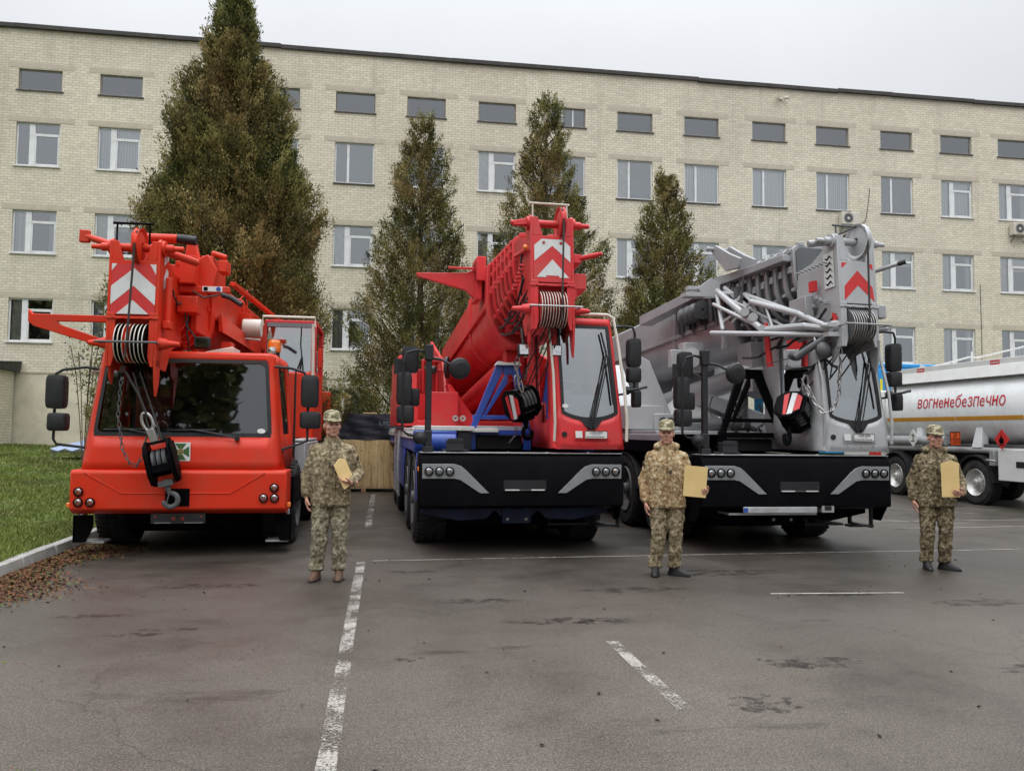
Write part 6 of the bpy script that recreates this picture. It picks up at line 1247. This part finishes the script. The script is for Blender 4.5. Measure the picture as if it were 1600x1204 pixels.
# ------------------------------------------------------------------ crates
WM,nt,b=newmat('pine_boards'); co=coord(nt); mp=nt.nodes.new('ShaderNodeMapping'); mp.inputs['Scale'].default_value=(9,9,.7); L(nt,co,mp.inputs[0])
gr=ns(nt,1.,7,.6,mp.outputs[0]); L(nt,mixc(nt,1.,ramp(nt,gr,[(.3,(.42,.26,.11)),(.5,(.66,.47,.23)),(.7,(.76,.58,.32))]),ramp(nt,ns(nt,2,3,.6,co),[(.3,g3(.8)),(.7,g3(1.1))]),'MULTIPLY'),b.inputs['Base Color']); b.inputs['Roughness'].default_value=.75
cr=thing('wooden_crate','pine board crate on skids under the black wrapped crate','crate',(-.2,22.5,0)); rd=random.Random(4)
s=MB(); s.box(-.93,1.05,-.47,.6,.17,1.33); s.build('crate_body',WM,cr)
s=MB(); x=-.95
while x<1.05: w_=rd.uniform(.12,.17); s.box(x+.003,min(1.07,x+w_-.003),-.505-rd.uniform(0,.006),-.47,.13,1.35+rd.uniform(-.008,.01)); x+=w_
s.build('side_board',WM,cr,bevel=.004)
s=MB(); rd2=random.Random(9)
for i in range(22): xx=rd2.uniform(-.9,1.0); zz=rd2.uniform(.25,1.28); s.lathe([(0,-.001),(.012,0),(.014,.004)],(xx,-.513,zz),(0,1,0),8)
s.build('knot',plain('wood_knot',(.16,.075,.03),.8),cr)
s=MB(); s.box(-.95,1.07,-.5,.6,.09,.128); s.build('bottom_board',WM,cr)
for x in (-.30,.7,-.9): s=MB(); s.box(x-.06,x+.06,-.5,.6,.0,.089); s.build('skid',plain('skid_wood',(.36,.2,.1),.8) if x==-.30 else bpy.data.materials['skid_wood'],cr)
tc=thing('wrapped_crate','crate wrapped in black tarpaulin marked LTC, standing on the pine crate','crate',(-.2,22.5,1.36))
m,nt,b=newmat('black_tarpaulin'); co=coord(nt); b.inputs['Base Color'].default_value=(.016,.020,.030,1); b.inputs['Roughness'].default_value=.38; mp=nt.nodes.new('ShaderNodeMapping'); mp.inputs['Scale'].default_value=(1.6,1,2.6); mp.inputs['Rotation'].default_value=(0,.5,0); L(nt,co,mp.inputs[0]); bump(nt,b,ns(nt,1.5,6,.55,mp.outputs[0]),.35,.06)
s=MB(); nx,nz=26,10; V=[]
ring=[(-1.04,-.5),(1.06,-.5),(1.06,.6),(-1.04,.6)]
rings=[]
for j in range(nz+1):
    z=.0+.68*j/nz; r_=[]
    for q in range(4):
        p0,p1=ring[q],ring[(q+1)%4]
        for i in range(14):
            t=i/14; x=p0[0]+(p1[0]-p0[0])*t; y=p0[1]+(p1[1]-p0[1])*t; fr=.022*math.sin(x*9+z*7+q)+.016*math.sin(x*23-z*15)+.012*math.sin(z*31+x*5); r_.append((x+(fr if q in(1,3) else 0),y+(fr if q in (0,2) else 0),z+.012*math.sin(x*6)*(1 if j==nz else 0)))
    rings.append(r_)
s.loft(rings); tcb=s.build('tarpaulin',m,tc,ang=70)
textmesh('lettering','LTC',.13,plain('stencil_grey',(.16,.22,.26),.7),tcb,basis((1,0,0),(0,0,1),(0,-1,0),(.22,-.56,.43)),.001,1.25)
s=MB(); s.box(-.35,.0,-.45,.5,.69,.72); s.box(.3,.95,-.4,.5,.69,.715); s.build('top_batten',WM,tc)
# ------------------------------------------------------------------ unseen tree belt, added and shaped for reflections in glass and paint
ot=thing('added_tree_belt','unseen dark tree belt added behind the camera to shape reflections','trees',(0,-30,0))
r=np.random.default_rng(77); m_=40000; X=r.uniform(-60,60,m_); hh=np.where(X<-9.5,18.,5.)+1.6*np.sin(X*.4)+1.2*np.sin(X*1.1); Z=r.random(m_)**.9*hh; Y=r.uniform(-3.,3,m_)
P=np.stack([X,Y,Z],1); D=r.normal(0,1,(m_,3)); D/=np.linalg.norm(D,axis=1)[:,None]; S_=np.cross(D,r.normal(0,1,(m_,3))); S_/=np.linalg.norm(S_,axis=1)[:,None]; D*=.55; S_*=.42; q=np.arange(m_)
npmesh('foliage',np.concatenate([P-D,P-S_,P+D,P+S_]),np.stack([q,q+m_,q+2*m_,q+3*m_],1),[TM],ot,r.random(m_)*.5)
# ------------------------------------------------------------------ people
def camo(n,cols,cell=.009,sc_=22.,light=1.):
    m,nt,b=newmat(n); co=coord(nt); sn=nt.nodes.new('ShaderNodeVectorMath'); sn.operation='SNAP'; sn.inputs[1].default_value=(cell,cell,cell); L(nt,co,sn.inputs[0])
    a=ns(nt,sc_,4,.68,sn.outputs[0]); mp=nt.nodes.new('ShaderNodeMapping'); mp.inputs['Location'].default_value=(5,3,9); L(nt,sn.outputs[0],mp.inputs[0]); c=ns(nt,sc_*1.7,3,.7,mp.outputs[0])
    f=mth(nt,'ADD',mth(nt,'MULTIPLY',a,.6),mth(nt,'MULTIPLY',c,.4))
    L(nt,ramp(nt,f,[(0,cols[0]),(.43,cols[1]),(.49,cols[2]),(.545,cols[3]),(.60,cols[4])],'CONSTANT'),b.inputs['Base Color']); b.inputs['Roughness'].default_value=.9; b.inputs['Specular IOR Level'].default_value=.2
    bump(nt,b,ns(nt,14,4,.6,co),.5,.02); return m
CA=camo('camouflage_olive',[(.075,.058,.035),(.16,.125,.073),(.24,.195,.12),(.33,.275,.18),(.45,.39,.28)])
CB=camo('camouflage_tan',[(.14,.08,.04),(.27,.17,.085),(.35,.26,.145),(.45,.37,.235),(.57,.51,.37)])
CC=camo('camouflage_drab',[(.035,.026,.016),(.10,.078,.045),(.175,.14,.083),(.26,.215,.14),(.38,.33,.23)])
CP=camo('camouflage_trousers',[(.08,.068,.045),(.16,.14,.09),(.24,.21,.145),(.33,.30,.22),(.45,.41,.32)])
CK=camo('camouflage_cap',[(.05,.045,.025),(.15,.13,.075),(.27,.24,.15),(.42,.38,.27),(.5,.46,.34)],.009,20)
def skinmat(n,c):
    m,nt,b=newmat(n); co=coord(nt); L(nt,ramp(nt,ns(nt,9,4,.6,co),[(.3,tuple(x*.82 for x in c)),(.7,c)]),b.inputs['Base Color']); b.inputs['Roughness'].default_value=.55; b.inputs['Subsurface Weight'].default_value=.12; b.inputs['Subsurface Radius'].default_value=(.01,.004,.002); return m
SK=skinmat('skin',(.56,.29,.21)); LP=plain('lips',(.30,.09,.075),.5); EY=plain('eye_dark',(.03,.022,.02),.3); HR=plain('short_hair',(.06,.045,.035),.9)
BO=plain('black_shoe',(.012,.011,.011),.6); BW=plain('brown_boot',(.095,.05,.03),.75,var=.25,scale=20)
EN,nt,b=newmat('manila_envelope'); L(nt,ramp(nt,ns(nt,5,4,.6,coord(nt)),[(.3,(.60,.42,.17)),(.7,(.68,.50,.225))]),b.inputs['Base Color']); b.inputs['Roughness'].default_value=.6
def remesh(o,vox,smooth=2,disp=None):
    m=o.modifiers.new('union','REMESH'); m.mode='VOXEL'; m.voxel_size=vox; m.use_smooth_shade=True
    if smooth: k=o.modifiers.new('soft','SMOOTH'); k.iterations=smooth; k.factor=.5
    if disp:
        for (nm,sz,st) in disp:
            t=bpy.data.textures.new(nm,'CLOUDS'); t.noise_scale=sz; t.noise_depth=2; d=o.modifiers.new('folds','DISPLACE'); d.texture=t; d.strength=st; d.mid_level=.5; d.texture_coords='LOCAL'
    return o
def ell(s,c,rx,ry,n=20): return [(c[0]+rx*math.cos(2*math.pi*i/n),c[1]+ry*math.sin(2*math.pi*i/n),c[2]) for i in range(n)]
def lofte(s,L_): s.loft([ell(s,c,rx,ry) for c,rx,ry in L_])
def chainc(s,pts,rs,n=14):
    for i in range(len(pts)-1): s.cyl(pts[i],pts[i+1],rs[i],rs[i+1],n)
    for p,r_ in zip(pts,rs): s.ball(p,r_,n)
def hand(s,w_,d,nrm,side,curl=.35,thumb=.6,sc_=1.):
    """w_: wrist, d: direction of the fingers, nrm: palm normal, side: towards the thumb"""
    w_=Vector(w_);d=Vector(d).normalized();nrm=Vector(nrm).normalized();t_=Vector(side); t_=(t_-d*t_.dot(d)-nrm*nrm.dot(t_)).normalized()
    c=w_+d*.05*sc_; T=Matrix((t_,nrm,d)).transposed(); s.ball(c,(.042*sc_,.017*sc_,.056*sc_),12,T=T); s.cyl(w_-d*.07,w_+d*.02,.028*sc_,.026*sc_)
    for k,(o,l) in enumerate(((.030,.078),(.010,.088),(-.011,.082),(-.031,.064))):
        p=w_+d*.092*sc_+t_*o*sc_; a=curl*(.6+.12*k); dr=d.copy(); pts=[p-d*.03]; rs=[.0098*sc_]
        for j,f in enumerate((.42,.32,.26)):
            a_=a*(j+1); dr=(d*math.cos(a_)+nrm*math.sin(a_)).normalized(); p=p+dr*l*f*sc_; pts.append(p.copy()); rs.append((.0095-.0009*j)*sc_)
        chainc(s,pts,rs,9)
    p=w_+d*.028*sc_+t_*.034*sc_; pts=[p-t_*.014]; dr=(t_*.75+d*.75+nrm*thumb*.5).normalized(); p=p+dr*.036*sc_; pts.append(p.copy()); dr=(t_*.25+d+nrm*thumb).normalized(); p=p+dr*.03*sc_; pts.append(p.copy()); p=p+dr*.022*sc_; pts.append(p.copy()); chainc(s,pts,[.014*sc_,.0125*sc_,.0115*sc_,.010*sc_],9)
def person(label,loc,rz,H,jk,tr,shoe,pose,group=None,hood=False,broad=1.):
    t=thing('person',label,'person',loc,rz,'servicemen in camouflage standing in front of the cranes'); k=H/1.8; t.scale=(k,k,k)
    Rm_=Matrix.Rotation(pose.get('head',0),4,'Z'); hc=Vector((pose.get('hx',0),-.02,1.668))
    A=pose
    # body
    s=MB(); 
    s.T=Matrix.Translation(hc)@Rm_@Matrix.Rotation(pose.get('nod',0),4,'X')@Matrix.Scale(1.06,4)
    s.ball((0,.012,.03),(.078,.098,.105),22); s.ball((0,-.022,-.030),(.066,.076,.080),20); s.ball((0,-.036,-.066),(.054,.056,.048),18); s.ball((0,-.058,-.098),(.034,.030,.024),14); s.ball((0,-.090,-.008),(.013,.022,.030),10); s.ball((0,-.107,-.024),(.018,.017,.013),10); s.ball((0,-.072,.035),(.055,.025,.014),12)
    for sg in (-1,1): s.ball((sg*.079,.015,-.012),(.010,.020,.030),10); s.ball((sg*.042,-.058,-.026),(.028,.028,.028),12); s.ball((sg*.044,-.02,-.072),(.022,.044,.032),12)
    s.ball((0,-.083,-.060),(.026,.014,.008),10); s.ball((0,-.080,-.074),(.022,.014,.008),10)
    s.T=None
    s.cyl((hc.x,.015,1.60),(hc.x*.5,.02,1.44),.060,.068,16)
    lofte(s,[((0,.01,.92),.13,.09),((0,.01,1.10),.14,.09),((0,.01,1.32),.16,.10),((0,.01,1.46),.10,.07)])
    for sd in ('l','r'):
        sh,el,wr=[Vector(x) for x in (A[sd+'s'],A[sd+'e'],A[sd+'w'])]; chainc(s,[(0,.01,1.42),sh,el,wr],[.06,.055,.042,.028]); hand(s,wr,A[sd+'d'],A[sd+'n'],A[sd+'t'],A[sd+'c'],A.get(sd+'th',.5))
        hp,kn,an=[Vector(x) for x in (A[sd+'h'],A[sd+'k'],A[sd+'a'])]; chainc(s,[(0,.01,.95),hp,kn,an],[.09,.08,.055,.038])
    bd=s.build('body',SK,t,fix=False); remesh(bd,.0055,2)
    # eyes, lips, hair
    TT=Matrix.Translation(hc)@Rm_@Matrix.Rotation(pose.get('nod',0),4,'X')@Matrix.Scale(1.06,4)
    for sg in (-1,1):
        s=MB(); s.T=TT; s.ball((sg*.031,-.088,.006),(.0145,.007,.0068),10); s.build('eye',EY,bd); s=MB(); s.T=TT; s.tube([(sg*.012,-.096,.030),(sg*.03,-.095,.035),(sg*.05,-.080,.030)],.0055,5); s.build('eyebrow',HR,bd)
    s=MB(); s.T=TT; s.ball((0,-.096,-.067),(.021,.005,.0035),10); s.build('mouth',LP,bd)
    s=MB(); s.T=TT; s.ball((0,.024,.030),(.083,.096,.098),18); s.v=[p for p in s.v]; hr=s.build('hair',HR,bd); hr.scale=(1,1,1)
    # trim the hair below the ears and off the face
    bm2=bmesh.new(); bm2.from_mesh(hr.data); inv=TT.inverted(); rm=[v for v in bm2.verts if (inv@v.co).z<-.035 or (inv@v.co).y<-.035]; bmesh.ops.delete(bm2,geom=rm,context='VERTS'); bm2.to_mesh(hr.data); bm2.free()
    # cap
    s=MB(); s.T=TT@Matrix.Translation((0,.008,.056))
    n_=24; rg=[]
    for z,f in ((-.004,1.0),(.03,1.0),(.06,.955),(.082,.80),(.094,.55),(.098,.25)): rg.append([(math.cos(2*math.pi*i/n_)*.090*f,math.sin(2*math.pi*i/n_)*.107*f,z+.006*math.sin(2*math.pi*i/n_*1)) for i in range(n_)])
    s.loft(rg); 
    top=[];bot=[]
    for i in range(13):
        a=math.pi+math.pi*i/12; x=math.cos(a)*.086; yy_=math.sin(a)*.100; top.append((x,yy_,.012))
    out=[(math.cos(math.pi+math.pi*i/12)*.084,math.sin(math.pi+math.pi*i/12)*.100-.072*math.sin(math.pi*i/12)**.7,.002-.020*math.sin(math.pi*i/12)-.0*i) for i in range(13)]
    s.loft([[*top,*[(p[0]*.97,p[1]+.004,p[2]-.006) for p in top[::-1]]],[*out,*[(p[0],p[1],p[2]-.007) for p in out[::-1]]]]); cp=s.build('cap',CK,t,ang=60)
    # jacket
    B=broad; s=MB(); lofte(s,[((0,.0,.795),.200*B,.145),((0,.0,.86),.203*B,.150),((0,0,1.0),.195*B,.145),((0,0,1.15),.203*B,.148),((0,.0,1.30),.210*B,.145),((0,.005,1.385),.172*B,.118),((0,.01,1.45),.120*B,.096),((0,.01,1.50),.088,.085)])
    lofte(s,[((hc.x*.4,.008,1.46),.095,.095),((hc.x*.7,.008,1.51),.086,.088),((hc.x*.8,.012,1.535),.082,.084)])
    if hood: s.ball((0,.09,1.50),(.15,.075,.085),16); s.ball((-.09,.02,1.51),(.06,.09,.055),12); s.ball((.09,.02,1.51),(.06,.09,.055),12)
    for sd in ('l','r'):
        sh,el,wr=[Vector(x) for x in (A[sd+'s'],A[sd+'e'],A[sd+'w'])]; d=(wr-el).normalized()
        chainc(s,[(sh.x*.55,.01,1.40),sh,sh.lerp(el,.5),el,el.lerp(wr,.5),wr-d*.035],[.080,.073,.069,.066,.061,.054])
        s.cyl(wr-d*.05,wr-d*.005,.052,.046)
    jo=s.build('jacket',jk,t,fix=False); remesh(jo,.009,3,[('folds_%d'%id(t),.11,.030),('creases_%d'%id(t),.035,.014)])
    s=MB(); s.box(-.022,.022,-.175,-.150,.83,1.44) if False else None
    # flap, pockets and tabs
    yf=-.163
    s=MB()
    for i in range(10):
        z0,z1=.82+i*.066,.82+(i+1)*.066
        def yy2(z): return -.165 if z<1.32 else -.165+.05*((z-1.32)/.14)**1.5
        s.hexa([(.004,yy2(z0)-.006,z0),(.052,yy2(z0)-.008,z0),(.052,yy2(z0)+.02,z0),(.004,yy2(z0)+.02,z0)],[(.004,yy2(z1)-.006,z1),(.052,yy2(z1)-.008,z1),(.052,yy2(z1)+.02,z1),(.004,yy2(z1)+.02,z1)])
    s.build('button_flap',jk,jo,bevel=.004)
    s=MB(); s.box(.015,.045,-.180,-.165,1.20,1.245); s.build('rank_tab',HR,jo,bevel=.003)
    for sg in (-1,1):
        if pose.get('patch')==sg: sh,el=Vector(A[('l' if sg<0 else 'r')+'s']),Vector(A[('l' if sg<0 else 'r')+'e']); c=sh.lerp(el,.28)+Vector((sg*.070,-.045,0)); s=MB(); s.ball(c,(.010,.026,.030),10); s.build('sleeve_patch',HR,jo)
    # trousers
    s=MB(); lofte(s,[((0,.0,.98),.16,.12),((0,.0,.90),.185,.135),((0,.0,.82),.185,.135)])
    for sd in ('l','r'):
        hp,kn,an=[Vector(x) for x in (A[sd+'h'],A[sd+'k'],A[sd+'a'])]; chainc(s,[(hp.x*.9,0,.90),hp.lerp(kn,.35),kn+Vector((0,-.005,.04)),kn.lerp(an,.5),an+Vector((0,0,.10)),an+Vector((0,.0,.03))],[.105,.104,.086,.080,.080,.068]); s.cyl(an+Vector((0,0,.06)),an+Vector((0,-.005,-.005)),.078,.080)
        sg=1 if hp.x>0 else -1; s.ball(hp.lerp(kn,.55)+Vector((sg*.070,-.01,.02)),(.035,.065,.085),12)
    to=s.build('trousers',tr,t,fix=False); remesh(to,.009,3,[('legfolds_%d'%id(t),.10,.034),('legcrease_%d'%id(t),.035,.014)])
    for sd in ('l','r'):
        an=Vector(A[sd+'a']); yw_=A.get(sd+'f',0); s=MB(); s.T=Matrix.Translation((an.x,an.y,0))@Matrix.Rotation(yw_,4,'Z')
        lofte(s,[((0,-.055,.0),.048,.145),((0,-.055,.022),.050,.148),((0,-.05,.045),.046,.135),((0,-.015,.085),.044,.085),((0,.012,.13),.046,.058),((0,.012,.19),.044,.052)]); bo=s.build('boot',shoe,t); remesh(bo,.008,2)
        s=MB(); s.T=Matrix.Translation((an.x,an.y,0))@Matrix.Rotation(yw_,4,'Z'); lofte(s,[((0,-.055,.0),.051,.150),((0,-.055,.018),.052,.152)]); s.build('sole',BO,bo)
    return t
def pose(**k):
    p=dict(ls=(-.178,.01,1.385),rs=(.178,.01,1.385),le=(-.258,.03,1.12),re=(.258,.03,1.12),lw=(-.25,-.03,.90),rw=(.25,-.03,.90),ld=(.05,-.15,-1),rd=(-.05,-.15,-1),ln=(1,.1,.0),rn=(-1,.1,0),lt=(0,-1,0),rt=(0,-1,0),lc=.45,rc=.45,
      lh=(-.095,0,.88),rh=(.095,0,.88),lk=(-.105,-.01,.49),rk=(.105,-.01,.49),la=(-.11,.02,.11),ra=(.11,.02,.11)); p.update(k); return p
def envelope(label,c,sz,eul,loc,k,fold=False):
    t=MB(); w_,h_=sz
    if fold: t.prism([(-w_/2,-h_/2),(w_/2,-h_/2),(w_/2,h_/2),(.1*w_,h_/2+.035),(-w_/2,h_/2)],'y',-.004,.004)
    else: t.box(-w_/2,w_/2,-.004,.004,-h_/2,h_/2)
    t.quad((-w_/2+.004,-.0045,h_/2-.012),(w_/2-.004,-.0045,h_/2-.012),(w_/2-.03,-.0052,h_/2-.06),(-w_/2+.03,-.0052,h_/2-.06))
    o=t.build('envelope',EN,None,bevel=.001,seg=1,fix=False); o.location=Vector(loc)+Vector(c)*k; o.rotation_euler=eul; return tag(o,label,'envelope','envelopes held by the servicemen')
# first: olive jacket, envelope tucked in the crook of his left arm
L1=(-.555,9.16,0); p1=pose(le=(-.26,.03,1.13),lw=(-.255,-.03,.90),re=(.295,.06,1.14),rw=(.22,-.20,1.06),rd=(-.75,-.45,.0),rn=(-.1,.25,.9),rt=(-.1,-1,.4),rc=.75,lk=(-.105,-.02,.49),rk=(.10,-.02,.49),la=(-.135,.03,.11),ra=(.105,.03,.11),lf=.25*-1,rf=-.05,head=.28,patch=1)
person('serviceman in olive camouflage and brown boots beside the orange crane, envelope under his arm',L1,0,1.80,CA,CP,BW,p1,broad=1.08)
envelope('manila envelope held slanted against the jacket of the man beside the orange crane',(.150,-.225,1.15),(.19,.28),(R(-12),R(-22),R(52)),L1,1.0,True)
# second: tan jacket with hood
L2=(3.215,9.08,0); p2=pose(le=(-.265,.04,1.12),lw=(-.25,-.05,.86),re=(.29,.05,1.13),rw=(.43,-.17,.99),rd=(.0,-1,.0),rn=(-.8,.1,.5),rt=(-.3,.0,1),rc=.9,lh=(-.1,0,.88),lk=(-.09,-.02,.48),rk=(.10,-.03,.48),la=(-.125,.02,.10),ra=(.10,.04,.10),lf=-.15,rf=1.0,head=-.12,patch=-1)
person('serviceman in tan camouflage with a hood and black shoes between the crimson and silver cranes',L2,R(-14),1.745,CB,CA,BO,p2,hood=True,broad=1.11)
L3=(6.675,9.17,0)
k2=1.745/1.8; Rz2=Matrix.Rotation(R(-14),4,'Z')
o=envelope('large flat manila envelope held out by the man between the crimson and silver cranes',(0,0,0),(.25,.34),(0,R(4),R(-18)),(0,0,0),1); o.location=Vector(L2)+Rz2@(Vector((.30,-.265,1.12))*k2)
# third: drab jacket, turned to the right
p3=pose(le=(-.275,.04,1.12),lw=(-.27,-.04,.875),re=(.30,.04,1.12),rw=(.255,-.20,.98),rd=(-.5,-.7,.0),rn=(-.55,.3,.4),rt=(-.1,-.2,1),rc=.8,lk=(-.11,-.02,.48),rk=(.10,-.03,.48),la=(-.115,.02,.10),ra=(.10,.04,.10),lf=.05,rf=.95,head=.20,patch=-1)
person('serviceman in dark drab camouflage and black shoes in front of the tanker',L3,R(-28)*-0+R(-24),1.725,CC,CC,BO,p3,hood=True,broad=1.18)
k3=1.725/1.8; Rz3=Matrix.Rotation(R(-24),4,'Z')
o=envelope('thick upright manila envelope held against the chest of the man in front of the tanker',(0,0,0),(.20,.40),(0,R(-1),R(-18)),(0,0,0),1,True); o.location=Vector(L3)+Rz3@(Vector((.11,-.265,1.145))*k3)
